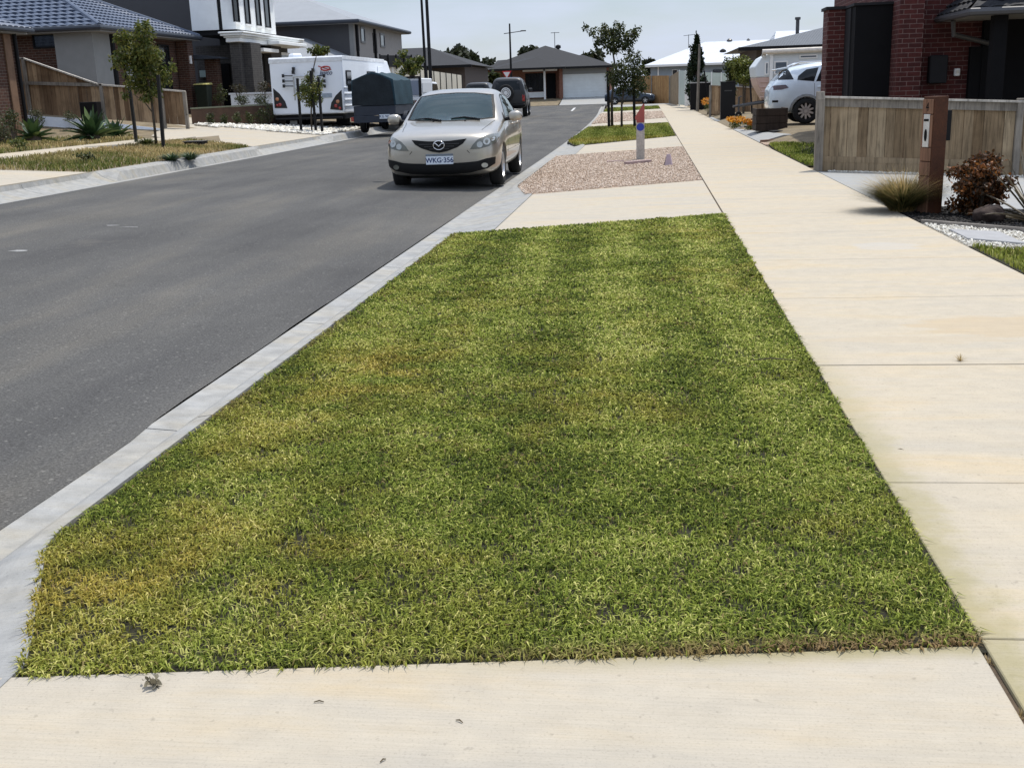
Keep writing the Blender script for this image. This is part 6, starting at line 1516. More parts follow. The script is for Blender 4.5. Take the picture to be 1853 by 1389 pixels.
MB().box(-.93, .93, 0, 2.1, mid+.004, top_).build('canopy', mUte, ut_, bev=.03)
MB().box(-.88, .88, -.02, -.003, mid+.06, top_-.08).build('canopy_door', mat('mesh_grey_panel', (.20, .23, .29), .5, .1, 30), ut_, bev=.01)
MB().box(-.93, .93, -.03, 2.1, trz, mid).build('tray', mUte, ut_, bev=.01)
MB().box(.86, .955, -.035, .06, mid, top_+.04).build('canopy_pillar', mBlackM, ut_, bev=.008)
MB().box(-.95, .95, -.04, .05, top_+.004, top_+.07).build('canopy_rack', mBlackM, ut_)
MB().box(.935, .95, .25, 1.9, mid+.15, top_-.15).build('side_panel', mat('white_mesh', (.6, .62, .64), .5, .1, 40), ut_, bev=.01)
MB().slab([(2.15, .55), (5.0, .55), (5.05, .95), (3.85, 1.1), (3.3, 1.72), (2.2, 1.74)], 'x', -.88, .88).build('cab', mUte, ut_, bev=.05, seg=2)
MB().slab([(2.3, 1.15), (3.65, 1.15), (3.25, 1.64), (2.35, 1.66)], 'x', .882, .89).build('side_window', mCarGl, ut_)
MB().box(-.5, .5, .1, 4.8, .42, .545).build('chassis', mPlast, ut_)
for s in (-1, 1):
    for y in (.95, 4.1): wheel(ut_, s*.78, y, .36, .24, 6)
    MB().box(s*.8-.09, s*.8+.09, -.05, -.031, trz-.14, trz-.02).build('tail_light', mRed, ut_, bev=.006)

# ---------------------------------------------------------------- white and pink caravan on the right, nose towards the path
YV = 39.5
v0 = P(1365, 150, YV).x; vz = zland(5, YV); Zv = lambda py: P(1420, py, YV).z - vz
Xv = lambda px: P(px, 140, YV).x - v0
c2 = thing('caravan', 'old white caravan with a pinkish lower half, nose towards the path beyond the white SUV', 'caravan', (v0, YV, vz))
zt_, zm, zb_ = Zv(92), Zv(139), Zv(181)
nose = [(.35, zb_), (6.5, zb_), (6.9, zb_+.5), (6.9, zt_-.3), (6.5, zt_), (.55, zt_), (.12, zt_-.30), (.0, zm+.25), (.05, zm)]
MB().slab([(.05, zm+.002), (6.9, zm+.002), (6.9, zt_-.3), (6.5, zt_), (.6, zt_), (.22, zt_-.20), (.0, zm+.35)], 'y', 0, 2.2).build('body', mat('old_caravan_white', (.62, .66, .68), .5, .04, 3), c2, bev=.04, seg=2)
MB().slab([(.05, zm), (.12, zm-.25), (.42, zb_), (6.5, zb_), (6.9, zm-.5), (6.9, zm)], 'y', .004, 2.19).build('lower_body', mat('pink_caravan_panel', (.52, .36, .30), .55, .06, 4), c2, bev=.02)
for k in range(4): MB().tube([(.2, -.005, zb_+.12+.16*k), (6.5, -.005, zb_+.12+.16*k)], .018, 5).build('panel_rib', c2.children[1].active_material, c2)
MB().tube([(Xv(1378), -.09, zt_-.02), (6.6, -.09, zt_+.03)], .09, 10).build('awning_roll', mat('cream_awning', (.66, .60, .52), .7), c2)
MB().box(Xv(1392), Xv(1398), -.06, -.003, zb_+.1, zt_-.1).build('awning_post', mTrimW, c2)
for (a, c, ya, yb) in ((1383, 1391, 111, 135), (1400, 1425, 110, 135), (1445, 1478, 100, 108)):
    w_ = MB().box(Xv(a), Xv(c), -.03, -.003, Zv(yb), Zv(ya)).build('window', mTrimW, c2, bev=.01)
    MB().box(Xv(a)+.05, Xv(c)-.05, -.038, -.031, Zv(yb)+.05, Zv(ya)-.05).build('pane', mGlassB, w_)
MB().lathe([(.08, -.05), (.08, 0), (.001, -.06)], 12, (Xv(1381), -.01, Zv(100)), 'y').build('marker_lamp', mTrimW, c2)
db = MB(); db.tube([(.5, .5, zb_-.05), (-.42, 1.1, .42), (.5, 1.7, zb_-.05)], .05, 6).tube([(.3, 1.1, zb_-.05), (-.62, 1.1, .40)], .05, 6); db.build('drawbar', mGutterG, c2)
jw = MB().tube([(-.42, 1.1, .12), (-.42, 1.1, .72)], .035, 8).tube([(-.42, 1.1, .72), (-.32, 1.1, .75)], .02, 6); jo = jw.build('jockey_stand', mGutterG, c2)
MB().lathe([(.03, -.04), (.11, -.04), (.12, 0), (.11, .04), (.03, .04)], 16, (-.42, 1.1, .12), 'y').build('jockey_wheel', mTyre, jo)
MB().box(.5, 6.3, .2, 2.0, zb_-.12, zb_-.003).build('chassis', mPlast, c2)
for y in (.25, 1.95):
    w_ = MB().lathe([(.2, -.09), (.31, -.1), (.33, 0), (.31, .1), (.2, .09)], 20, (3.4, y, .33), 'y').build('wheel', mTyre, c2)
# ================================================================ plants
def leafmat(name, stops, trans=.35):
    m, t, b = nodes(name); setp(b, .5, 0, .35)
    c = ramp(t, N(t, 'Attribute', attribute_name='rnd').outputs['Fac'], stops)
    t.links.new(c, b.inputs['Base Color']); tr = N(t, 'BsdfTranslucent'); t.links.new(c, tr.inputs[0])
    mxs = N(t, 'MixShader'); mxs.inputs[0].default_value = trans
    o = t.nodes['Material Output']; t.links.new(b.outputs[0], mxs.inputs[1]); t.links.new(tr.outputs[0], mxs.inputs[2]); t.links.new(mxs.outputs[0], o.inputs[0]); return m
mLfOlive = leafmat('olive_leaf', [(0, (.024, .036, .010)), (.45, (.078, .105, .020)), (.8, (.21, .20, .045)), (1, (.36, .31, .09))])
mLfDark = leafmat('dark_leaf', [(0, (.016, .024, .008)), (.55, (.050, .066, .019)), (1, (.15, .145, .045))])
mLfPine = leafmat('pine_leaf', [(0, (.008, .016, .008)), (.7, (.022, .038, .015)), (1, (.05, .065, .025))], .15)
mLfYel = leafmat('yellow_green_leaf', [(0, (.05, .07, .012)), (.5, (.14, .16, .03)), (1, (.30, .28, .07))])
mLfRed = leafmat('red_tip_leaf', [(0, (.014, .012, .006)), (.4, (.06, .03, .012)), (.7, (.24, .085, .022)), (1, (.46, .22, .06))])
mLfGum = leafmat('gum_leaf', [(0, (.014, .02, .010)), (.6, (.035, .043, .018)), (1, (.075, .08, .035))], .2)
mLfAgave = leafmat('agave_leaf', [(0, (.012, .030, .012)), (.6, (.035, .075, .026)), (1, (.12, .17, .05))], .15)
mLfSage = leafmat('sage_leaf', [(0, (.045, .055, .028)), (.6, (.11, .12, .06)), (1, (.22, .21, .12))])
mPetal = leafmat('orange_petal', [(0, (.30, .09, .01)), (.5, (.62, .25, .015)), (1, (.75, .45, .04))])
mStraw = leafmat('straw_blade', [(0, (.20, .14, .05)), (.5, (.40, .29, .12)), (1, (.58, .45, .22))])
mTuft = leafmat('tuft_blade', [(0, (.03, .04, .012)), (.5, (.09, .095, .03)), (1, (.24, .20, .07))])
mFlax = leafmat('flax_leaf', [(0, (.05, .045, .03)), (.5, (.15, .125, .085)), (1, (.40, .36, .28))], .15)
mTrunk = mat('bark', (.085, .068, .05), .9, .3, 14, 60, .35, .5, .01)
mStake = mat('black_stake', (.009, .0085, .008), .85, .2, 20)
mRose = leafmat('rose_leaf', [(0, (.02, .025, .012)), (.7, (.06, .05, .025)), (1, (.22, .06, .04))])

def leaf_arrays(clumps, size, asp=.45, droop=.5, rs=None, up=0., flat=0.):
    """clumps: (cx,cy,cz, rx,ry,rz, n): leaves in each blob, denser near its surface"""
    r = np.random.default_rng(rs); P_ = []
    for (cx, cy, cz, rx, ry, rz, n) in clumps:
        d = r.normal(size=(n, 3)); d /= np.linalg.norm(d, axis=1)[:, None]; rad = r.random(n)[:, None] ** .45 * (1 + r.normal(0, .09, (n, 1)))
        P_.append(d * rad * np.array([rx, ry, rz]) + np.array([cx, cy, cz]))
    p = np.concatenate(P_); n = len(p)
    ax = r.normal(size=(n, 3)); ax[:, 2] = ax[:, 2]*(1-flat) - droop + up; ax /= np.linalg.norm(ax, axis=1)[:, None]
    nn = r.normal(size=(n, 3)); nn[:, 2] += .8; sd = np.cross(ax, nn); sd /= np.linalg.norm(sd, axis=1)[:, None] + 1e-9
    L = size * r.uniform(.55, 1.3, n)[:, None]; W_ = L * asp * .5; nv = np.cross(sd, ax)
    V = np.zeros((n, 6, 3)); V[:, 0] = p; V[:, 1] = p + ax*L*.35 + sd*W_ ; V[:, 2] = p + ax*L*.75 + sd*W_*.7 - nv*L*.06; V[:, 3] = p + ax*L - nv*L*.16; V[:, 4] = p + ax*L*.75 - sd*W_*.7 - nv*L*.06; V[:, 5] = p + ax*L*.35 - sd*W_
    return V, r
def leaves(name, clumps, size, m, parent=None, asp=.45, droop=.5, seed=1, up=0., bias=.5):
    V, r = leaf_arrays(clumps, size, asp, droop, seed, up); n = len(V)
    F = (np.arange(n)[:, None]*6 + np.array([[0, 1, 2, 3, 4, 5]])).ravel()
    cv = np.repeat(r.random(len(clumps)), [c[6] for c in clumps])
    rv = np.clip(.55*r.random(n) + .25*cv + .3*(bias - .3), 0, 1)
    return np_mesh(name, V.reshape(-1, 3), F, np.full(n, 6), m, parent, {'rnd': np.repeat(rv, 6)})
def limbs(trunk, tips, r0, r1, parent, name='trunk', m=None, rs=3):
    r = random.Random(rs); b = MB(); n = len(trunk)
    b.tube(trunk, [r0 + (r1-r0)*i/(n-1) for i in range(n)], 8)
    for (k, tip) in tips:
        a = Vector(trunk[k]); t = Vector(tip); mid = a.lerp(t, .5) + Vector((r.uniform(-.1, .1), r.uniform(-.1, .1), .08))*(t-a).length
        rr = (r0 + (r1-r0)*k/(n-1)) * .55; b.tube([a, mid, t], [rr, rr*.7, rr*.3], 6)
    return b.build(name, m or mTrunk, parent, smooth=True)
def stake(label, a, b_, r=.028, grp=None):
    o = MB().box(-r, r, -r, r, -.1, (Vector(b_)-Vector(a)).length).build('tree_stake', mStake, None)
    o.location = a; d = (Vector(b_)-Vector(a)).normalized(); o.rotation_mode = 'QUATERNION'; o.rotation_quaternion = d.to_track_quat('Z', 'Y')
    return tag(o, label, 'stake', grp)
def tree(name, label, base, trunk, tips, clumps, size, m, r0, r1, seed, asp=.45, group=None, cat='tree'):
    o = thing(name, label, cat, base, 0, group)
    limbs(trunk, tips, r0, r1, o, rs=seed); leaves('crown', clumps, size, m, o, asp, .5, seed)
    return o
# --- staked street tree on the left verge
b0 = GT(283, 263); D = b0.y
loc = lambda px, py: P(px, py, D) - b0
k = D/2000
cl = []
r = random.Random(4)
for (px, py, rx, ry, n) in ((228, 70, 18, 16, 150), (268, 62, 20, 22, 190), (250, 95, 40, 22, 380), (225, 110, 22, 16, 150), (280, 100, 24, 20, 190), (255, 130, 32, 20, 280), (285, 140, 22, 16, 130), (240, 150, 20, 14, 110), (265, 160, 26, 14, 150), (285, 165, 14, 10, 45), (250, 48, 5, 8, 25), (268, 45, 6, 8, 30), (298, 125, 14, 10, 50), (233, 172, 8, 8, 25), (270, 178, 14, 9, 45), (305, 118, 6, 12, 30), (258, 112, 30, 40, 200)):
    c = loc(px, py); cl.append((c.x, r.uniform(-.25, .25), c.z, rx*k, (rx+ry)*.5*k, ry*k, int(n*2.4)))
t1, t2, t3 = loc(277, 205), loc(272, 165), loc(262, 115)
tree('street_tree', 'young olive-green street tree with a loose crown between two black stakes on the left verge', b0,
     [(0, 0, -.05), (t1.x, 0, t1.z), (t2.x, 0, t2.z), (t3.x, 0, t3.z), (loc(258, 75).x, 0, loc(258, 75).z)], [(2, loc(240, 148)), (2, loc(290, 140)), (3, loc(225, 90)), (3, loc(280, 85)), (3, loc(255, 55)), (1, loc(240, 170))], cl, .09, mLfOlive, .035, .012, 5)
for (pb, pt, nm) in (((247, 258), (232, 138), 'tall black stake left of the olive-green tree on the left verge'), ((296, 269), (286, 136), 'tall black stake right of the olive-green tree, nearest the kerb')):
    a = GT(*pb); stake(nm, a, P(*pt, a.y), .033)
# --- small staked tree in front of the white caravan
b0 = GT(564, 238); b0 = Vector((b0.x, min(b0.y, 35.5), 0)); b0 = P(564, 236, 35.2); b0.z = zland(b0.x, 35.2); D = b0.y; k = D/2000
loc = lambda px, py: P(px, py, D) - b0
cl = []
for (px, py, rx, ry, n) in ((560, 140, 10, 10, 90), (556, 155, 18, 14, 230), (570, 160, 16, 14, 200), (552, 172, 16, 12, 190), (568, 178, 16, 12, 180), (560, 186, 12, 7, 90), (575, 150, 10, 10, 80), (543, 162, 8, 8, 45)):
    c = loc(px, py); cl.append((c.x, r.uniform(-.15, .15), c.z, rx*k, rx*k, ry*k, n*2))
tree('street_tree', 'small bushy street tree with two black stakes in front of the white caravan', b0, [(0, 0, -.05), (loc(563, 205).x, 0, loc(563, 205).z), (loc(564, 170).x, 0, loc(564, 170).z), (loc(566, 130).x, 0, loc(566, 130).z), (loc(573, 100).x, .0, loc(573, 100).z)],
     [(2, loc(548, 160)), (2, loc(575, 150)), (3, loc(572, 100))], cl, .08, mLfOlive, .03, .010, 7)
for (pb, pt, nm) in (((545, 236), (538, 142), 'black stake left of the small tree before the caravan'), ((572, 240), (562, 128), 'middle black stake of the small tree before the caravan'), ((583, 237), (576, 140), 'black stake right of the small tree before the caravan')):
    a = P(*pb, D - .1); a.z = zland(a.x, a.y); stake(nm, a, P(*pt, D - .1), .035)
# --- right side: the staked tree and the tall slim tree on the second lawn
b0 = G(1125, 231, 0); D = b0.y; k = D/2000
loc = lambda px, py: P(px, py, D) - b0
cl = []
for (px, py, rx, ry, n) in ((1120, 122, 14, 14, 130), (1150, 112, 14, 14, 140), (1135, 130, 26, 16, 300), (1158, 135, 16, 18, 180), (1118, 145, 18, 16, 190), (1140, 152, 24, 14, 260), (1162, 158, 12, 12, 90), (1122, 165, 14, 9, 90), (1148, 168, 12, 8, 70), (1108, 140, 12, 16, 90), (1154, 98, 5, 6, 25), (1135, 108, 8, 7, 40)):
    c = loc(px, py); cl.append((c.x, r.uniform(-.3, .3), c.z, rx*k, rx*k, ry*k, int(n*2.0)))
tree('street_tree', 'bushy dark street tree between two stakes on the second lawn strip', b0, [(0, 0, -.05), (loc(1125, 190).x, 0, loc(1125, 190).z), (loc(1130, 150).x, 0, loc(1130, 150).z), (loc(1138, 118).x, 0, loc(1138, 118).z)], [(2, loc(1115, 140)), (2, loc(1155, 140)), (1, loc(1118, 165)), (1, loc(1150, 165))], cl, .10, mLfDark, .045, .015, 11)
for (pb, pt, nm) in (((1102, 231), (1100, 128), 'black stake left of the bushy tree on the second lawn'), ((1148.5, 230), (1146, 132), 'black stake right of the bushy tree on the second lawn')):
    a = G(*pb, 0); stake(nm, a, P(*pt, a.y), .05)
b0 = G(1107.5, 230, 0); D = b0.y; k = D/2000
loc = lambda px, py: P(px, py, D) - b0
cl = []
for (px, py, rx, ry, n) in ((1095, 58, 14, 10, 95), (1115, 60, 16, 14, 150), (1140, 66, 14, 12, 110), (1085, 72, 13, 9, 75), (1105, 76, 18, 13, 170), (1128, 80, 16, 12, 120), (1110, 92, 12, 8, 65), (1072, 58, 9, 7, 32), (1060, 50, 7, 7, 24), (1148, 60, 8, 10, 34), (1094, 46, 5, 6, 18), (1115, 42, 3, 5, 8), (1140, 92, 8, 7, 22), (1150, 52, 4, 5, 10), (1080, 84, 6, 6, 16), (1125, 48, 6, 7, 20), (1140, 100, 8, 5, 14), (1158, 50, 3, 6, 8)):
    c = loc(px, py); cl.append((c.x, r.uniform(-.3, .3), c.z, rx*k, rx*k, ry*k, int(n*1.9)))
tree('street_tree', 'tall slim street tree with an open wide crown against the sky', b0, [(0, 0, -.05), (loc(1107, 180).x, 0, loc(1107, 180).z), (loc(1114, 125).x, 0, loc(1114, 125).z), (loc(1109, 95).x, 0, loc(1109, 95).z), (loc(1110, 60).x, 0, loc(1110, 60).z)],
     [(3, loc(1085, 72)), (3, loc(1135, 72)), (3, loc(1060, 50)), (3, loc(1150, 58)), (4, loc(1116, 40)), (2, loc(1140, 100))], cl, .13, mLfDark, .055, .02, 13)
# --- pencil pine
def pine(label, base, top, wpx, Y, m, n):
    b0 = Vector(base); H_ = top.z - b0.z; o = thing('pencil_pine', label, 'tree', b0)
    limbs([(0, 0, -.05), (0, 0, H_*.5), (0, 0, H_*.9)], [], .09, .02, o)
    cl = []; rr = random.Random(21)
    for i in range(34):
        t = rr.random()**.8; w_ = wpx*Y/2000*.5*(math.sin(math.pi*min(1, (.12+.88*t)**.62))**.8 if t < .98 else .1); a = rr.uniform(0, 6.28)
        cl.append((math.cos(a)*w_*.55, math.sin(a)*w_*.55, H_*(.10+.82*t), w_*.42, w_*.42, H_*.10, n))
    cl += [(.0, 0, H_*.93, .09, .09, H_*.07, 40), (-wpx*.3*Y/2000*.8, 0, H_*.82, .1, .1, H_*.08, 40)]
    leaves('crown', cl, .16, m, o, .5, -1.0, 22, .6); return o
bz = P(1260, 180, 69.); bz.z = .1
pine('dense dark pencil pine rising behind the grey timber pole', bz, P(1258, 66, 69.), 40, 69., mLfPine, 330)
# --- shrubs
def shrub(label, base, w_, h_, m, size, n, seed, asp=.5, name='shrub', cat='shrub', d=None, nc=9, stems=4, group=None, lift=.0, droop=.3, rad=.24, zlo=.2):
    o = thing(name, label, cat, base, 0, group); rr = random.Random(seed); cl = []; tips = []
    for i in range(nc):
        a = rr.uniform(0, 6.28); q = rr.uniform(.1, .62); z = lift + rr.uniform(zlo, .82)*(h_-lift); f = 1 - .5*abs((z-lift)/(h_-lift+1e-6) - .5)
        c = (math.cos(a)*w_*.5*q*f, math.sin(a)*(d or w_)*.5*q*f, z); cl.append((*c, w_*rad, (d or w_)*rad, (h_-lift)*rad*.92, n//nc)); tips.append(c)
    b = MB()
    for c in tips[:stems]: b.tube([(c[0]*.15, c[1]*.15, -.03), (c[0]*.6, c[1]*.6, c[2]*.55), c], [.016*h_+.004, .012*h_+.002, .005], 5)
    b.build('stem', mTrunk, o); leaves('foliage', cl, size, m, o, asp, droop, seed); return o
q = G(1345, 220, .2); q = P(1345, 205, 48.5); q.z = zland(q.x, 48.5)
tt_ = P(1345, 100, 48.5).z - q.z
shrub('yellow-green bushy garden tree behind the black letterbox pillar', q, 1.45, tt_, mLfYel, .12, 3600, 31, name='garden_tree', cat='tree', lift=tt_*.48, nc=12)
q = P(1322, 205, 49.); q.z = zland(q.x, 49.)
shrub('narrow dark green shrub just left of the yellow-green tree', q, .75, P(1322, 100, 49).z - q.z, mLfDark, .10, 2200, 32, lift=.4, nc=12)
a = P(1361, 200, 47.5); a.z = zland(a.x, 47.5); stake('thin black leaning stake beside the yellow-green garden tree', a, P(1357, 143, 47.5), .035)
a = P(1285, 165, 65.5); a.z = zland(a.x, 65.5); stake('black leaning stake in front of the dark garden screen wall', a, P(1274, 128, 65.5), .04)
def flowerbed(label, base, w_, d, h_, n, seed):
    o = shrub(label, base, w_, h_, mLfOlive, .06, n, seed, name='flower_bush', cat='flowers', d=d, nc=10)
    rr = random.Random(seed+1); cl = [(rr.uniform(-.5, .5)*w_*.85, rr.uniform(-.5, .5)*d*.85, h_*rr.uniform(.65, 1.0), .06, .06, .04, 16) for _ in range(34)]
    f0 = leaves('flower', [(0, 0, 0, .06, .06, .04, 16)], .055, mPetal, o, .9, -.3, seed+2); f0.location = cl[0][:3]
    for c in cl[1:]:
        f = f0.copy(); C.objects.link(f); f.parent = o; f.location = c[:3]; f.rotation_euler = (0, 0, rr.uniform(0, 6.28))
    return o
q = GT(1330, 233); flowerbed('low bush of orange and yellow flowers at the path edge below the black pillar', (q.x+.05, q.y+.5, q.z), .62, 1.6, .36, 500, 41)
q = GT(1350, 236); flowerbed('orange flowering bush beside the dark timber planter box', (q.x+.2, q.y+.3, q.z), .6, .8, .30, 400, 44)
q = G(1274, 206, .05); flowerbed('orange-brown flowering bush at the path edge below the timber pole', (q.x+.18, q.y, .02), .6, 2.0, .75, 400, 47)
# --- ornamental grass, red-tipped bush, flax and rock beside the rusty letterbox
def tussock(name, label, base, n, h_, sp, wd, m, seed, m2=None, n2=0, part='blades', cat='grass', stiff=.5):
    o = thing(name, label, cat, base); r = np.random.default_rng(seed)
    def mk(nm, n, h_, sp, wd, m, off):
        a = r.uniform(0, 2*np.pi, n); l = h_*r.uniform(.55, 1.1, n); out = sp*r.uniform(.1, 1., n)**.8; K = 5
        br = r.uniform(0, .22*sp, n); bx, by_ = np.cos(a)*br, np.sin(a)*br; V = np.zeros((n, K*2, 3)); sx, sy = -np.sin(a), np.cos(a)
        for k in range(K):
            t = k/(K-1); x = bx + np.cos(a)*out*t**1.5; y = by_ + np.sin(a)*out*t**1.5; z = l*(t - stiff*.55*(out/max(sp, .01))*t**2.2); w_ = wd*(1 - t**1.6*.92)/2
            V[:, 2*k] = np.stack([x - sx*w_, y - sy*w_, z], 1); V[:, 2*k+1] = np.stack([x + sx*w_, y + sy*w_, z], 1)
        F = np.concatenate([np.arange(n)[:, None]*K*2 + np.array([[2*k, 2*k+1, 2*k+3, 2*k+2]]) for k in range(K-1)], 1).ravel()
        return np_mesh(nm, V.reshape(-1, 3), F, np.full(n*(K-1), 4), m, o, {'rnd': np.repeat(np.clip(r.normal(.45, .25, n), 0, 1), K*2)})
    mk(part, n, h_, sp, wd, m, 0)
    if m2: mk('seed_stalks', n2, h_*1.45, sp*1.15, wd*.8, m2, 1)
    return o
q = GT(1628, 384)
tussock('ornamental_grass', 'straw-tipped ornamental grass tussock at the foot of the rusty letterbox', (q.x+.05, q.y+.12, zland(q.x, q.y)), 4200, .36, .56, .007, mTuft, 51, mStraw, 1100, stiff=.62)
q = GT(1780, 388); q.y = 12.4; q.x = P(1782, 300, 12.4).x
rb = shrub('leafy garden bush with bronze-red tips above a brown rock, right of the letterbox', (q.x, 12.45, zland(q.x, 12.4)), 1.0, .70, mLfRed, .050, 6500, 53, .5, nc=40, stems=12, droop=-.1, lift=.0, rad=.13, zlo=.06)
q = P(1790, 396, 11.85); q.z = zland(q.x, 11.85)
bm = bmesh.new(); bmesh.ops.create_icosphere(bm, subdivisions=4, radius=1)
from mathutils import noise as mn
for v in bm.verts:
    n_ = v.co.copy(); v.co *= 1 + .16*mn.noise(n_*1.6) + .07*mn.noise(n_*4) + .03*mn.noise(n_*11); v.co.x *= .175; v.co.y *= .13; v.co.z *= .105; v.co.z += .065
me = bpy.data.meshes.new('rock'); bm.to_mesh(me); bm.free()
ro = put('rock', me, mat('brown_rock', (.05, .03, .022), .85, .4, 9, 60, .45, .6, .01), None, True); ro.location = q; ro.rotation_euler = (0, 0, .4)
tag(ro, 'rounded brown rock lying on black mulch under the red-tipped bush', 'rock')
def spiky(name, label, base, n, L, wd, m, seed, el0=.15, el1=1.35, cat='plant', part='leaf_rosette', group=None, keel=.25):
    o = thing(name, label, cat, base, 0, group); r = np.random.default_rng(seed); K = 6
    a = np.arange(n)*2.399 + r.normal(0, .2, n); e = el1 + (el0-el1)*(np.arange(n)/max(1, n-1)) + r.normal(0, .08, n); l = L*r.uniform(.75, 1.1, n)
    V = np.zeros((n, K*3, 3))
    for k in range(K):
        t = k/(K-1); rad = l*t*np.cos(e); z = l*t*np.sin(e) - .25*l*t**2*np.cos(e); w_ = wd*(np.sin(np.pi*(.16+.84*t)**.9)*.5+.02 if t < 1 else .004)*np.ones(n)
        x, y = np.cos(a)*rad, np.sin(a)*rad; sx, sy = -np.sin(a), np.cos(a)
        V[:, 3*k] = np.stack([x - sx*w_, y - sy*w_, z + w_*keel], 1); V[:, 3*k+1] = np.stack([x, y, z - w_*keel], 1); V[:, 3*k+2] = np.stack([x + sx*w_, y + sy*w_, z + w_*keel], 1)
    F = np.concatenate([np.arange(n)[:, None]*K*3 + np.array([[3*k+j, 3*k+j+1, 3*k+j+4, 3*k+j+3]]) for k in range(K-1) for j in (0, 1)], 1).ravel()
    np_mesh(part, V.reshape(-1, 3), F, np.full(n*(K-1)*2, 4), m, o, {'rnd': np.repeat(np.clip(r.normal(.5, .25, n), 0, 1), K*3)})
    MB().tube([(0, 0, -.05), (0, 0, L*.12)], [wd*1.2, wd*.7], 8).build('stem', mTrunk, o)
    return o
q = P(1872, 392, 11.9); spiky('flax_plant', 'flax plant with long dull brown strap leaves at the right edge', (q.x, 11.9, zland(q.x, 11.9)), 46, .85, .045, mFlax, 61, -.05, 1.3, keel=.4)
# --- agaves and shrubs in the left garden
for (px, py, L, n, lb) in ((168, 244, .62, 34, 'large green agave rosette below the black letterbox, left of its twin'), (208, 250, .50, 30, 'green agave with a yellowish leaf, close to the staked tree'), (60, 243, .45, 26, 'smaller agave in front of the pale concrete retaining wall')):
    q = GT(px, py); spiky('agave', lb, (q.x, q.y, q.z), n, L*1.45, .17, mLfAgave, px, .12, 1.35, keel=.35)
for (px, py, w_, h_, m, n, lb) in ((5, 262, .9, .75, mLfSage, 900, 'grey-green shrub at the left edge of the photo'), (22, 240, .6, .75, mLfDark, 500, 'dark spiky shrub at the end of the pale retaining wall'), (35, 272, .55, .32, mLfOlive, 350, 'low olive shrub beside the far left footpath'), (70, 225, .7, .5, mLfSage, 400, 'sparse grey-green shrub growing against the raked fence'), (125, 218, .6, .35, mLfSage, 300, 'low grey-green plant at the foot of the raked fence'), (155, 292, .5, .16, mLfDark, 220, 'dark green weed clump in the dry grass near the left driveway')):
    q = GT(px, py); 
    if py < 230: q = P(px, py, 33.0); q.z = P(px, 214, 33.4).z - .1 if py < 220 else q.z
    shrub(lb, q, w_, h_, m, .055, n, px+3)
for i, (px, py, w_, h_) in enumerate(((380, 222, .42, .42), (404, 220, .36, .38), (428, 217, .40, .46), (452, 214, .46, .48), (472, 211, .5, .62), (488, 207, .55, .85))):
    Yq = 35.6 + i*.45; q = P(px, 225 - 2*i, Yq); q.z = zland(q.x, Yq)
    shrub(['first', 'second', 'third', 'fourth', 'fifth', 'last and tallest'][i] + ' small dark shrub from the left in front of the brown retaining wall', q, w_, h_, mLfDark, .06, 350, 70+i, group='shrubs along the brown retaining wall')
for i, (px, w_, h_) in enumerate(((438, .85, .45), (474, .8, .48))):
    q = P(px, 192, 41.); q.z = P(px, 193, 41.).z
    shrub(('left' if i == 0 else 'right') + ' clipped dark green shrub in front of the low white wall', q, w_, h_, mLfDark, .05, 700, 80+i, nc=14, group='clipped shrubs before the white wall')
for i, (px, py) in enumerate(((434, 150), (478, 146))):
    q = P(px, 185, 41.6); t_ = P(px, py, 41.6).z - q.z
    o = shrub(('left' if i == 0 else 'right') + ' leggy red-leaved rose bush above the low white wall', q, .8, t_, mRose, .075, 260, 90+i, lift=t_*.45, nc=8, group='rose bushes above the white wall')
q = P(402, 188, 43.); shrub('dark leafy pot-height shrub beside the wheelie bin', q, .7, P(402, 152, 43).z - q.z, mLfDark, .07, 450, 95)
# --- trees behind the vehicles and far away
def bgtree(label, px, py0, py1, wpx, Y, m, size, n, seed, name='background_tree', lift=.35, base_z=None, nc=12):
    t_ = P(px, py0, Y); z0 = base_z if base_z is not None else .3; h_ = t_.z - z0; w_ = wpx*Y/2000
    o = thing(name, label, 'tree', (t_.x, Y, z0)); rr = random.Random(seed); zl = P(px, py1, Y).z - z0; cl = []; tips = []
    for i in range(nc):
        u_ = rr.uniform(-1, 1); z = zl + (h_-zl)*rr.uniform(.12, .86); f = math.sqrt(max(.1, 1 - ((z-zl)/(h_-zl)*1.3-.55)**2)); c = (u_*w_*.36*f, rr.uniform(-.3, .3)*w_*f, z)
        cl.append((*c, w_*rr.uniform(.13, .22), w_*.17, (h_-zl)*rr.uniform(.12, .19), n//nc)); tips.append((1, c))
    limbs([(0, 0, -.1), (w_*.03, 0, zl*.9), (0, 0, h_*.8)], tips[:7], .03*h_, .008*h_, o, rs=seed); leaves('crown', cl, size, m, o, .6, .4, seed); return o
bgtree('olive tree behind the blue canvas trailer, against the cream fence', 742, 88, 142, 58, 52., mLfOlive, .14, 1100, 101)
bgtree('green tree top showing above the roof of the white caravan', 577, 82, 106, 46, 52., mLfOlive, .14, 700, 102)
bgtree('broad dark gum tree on the skyline behind the dark roof, largest of the far trees', 826, 82, 128, 66, 150., mLfGum, .75, 1700, 103, nc=16)
bgtree('small dark gum tree on the skyline left of the end house', 873, 107, 132, 40, 150., mLfGum, .65, 800, 104)
bgtree('gum tree top showing behind the left slope of the end house roof', 957, 84, 112, 42, 160., mLfGum, .7, 700, 105)
bgtree('gum tree top showing behind the right slope of the end house roof', 1074, 94, 118, 42, 160., mLfGum, .7, 700, 106)
bgtree('small far gum tree between the street trees and the white roof', 1173, 105, 135, 20, 160., mLfGum, .7, 420, 107)
bgtree('dark shrubby tree at the left end of the end house', 893, 128, 165, 26, 104., mLfDark, .4, 500, 108, base_z=.0)
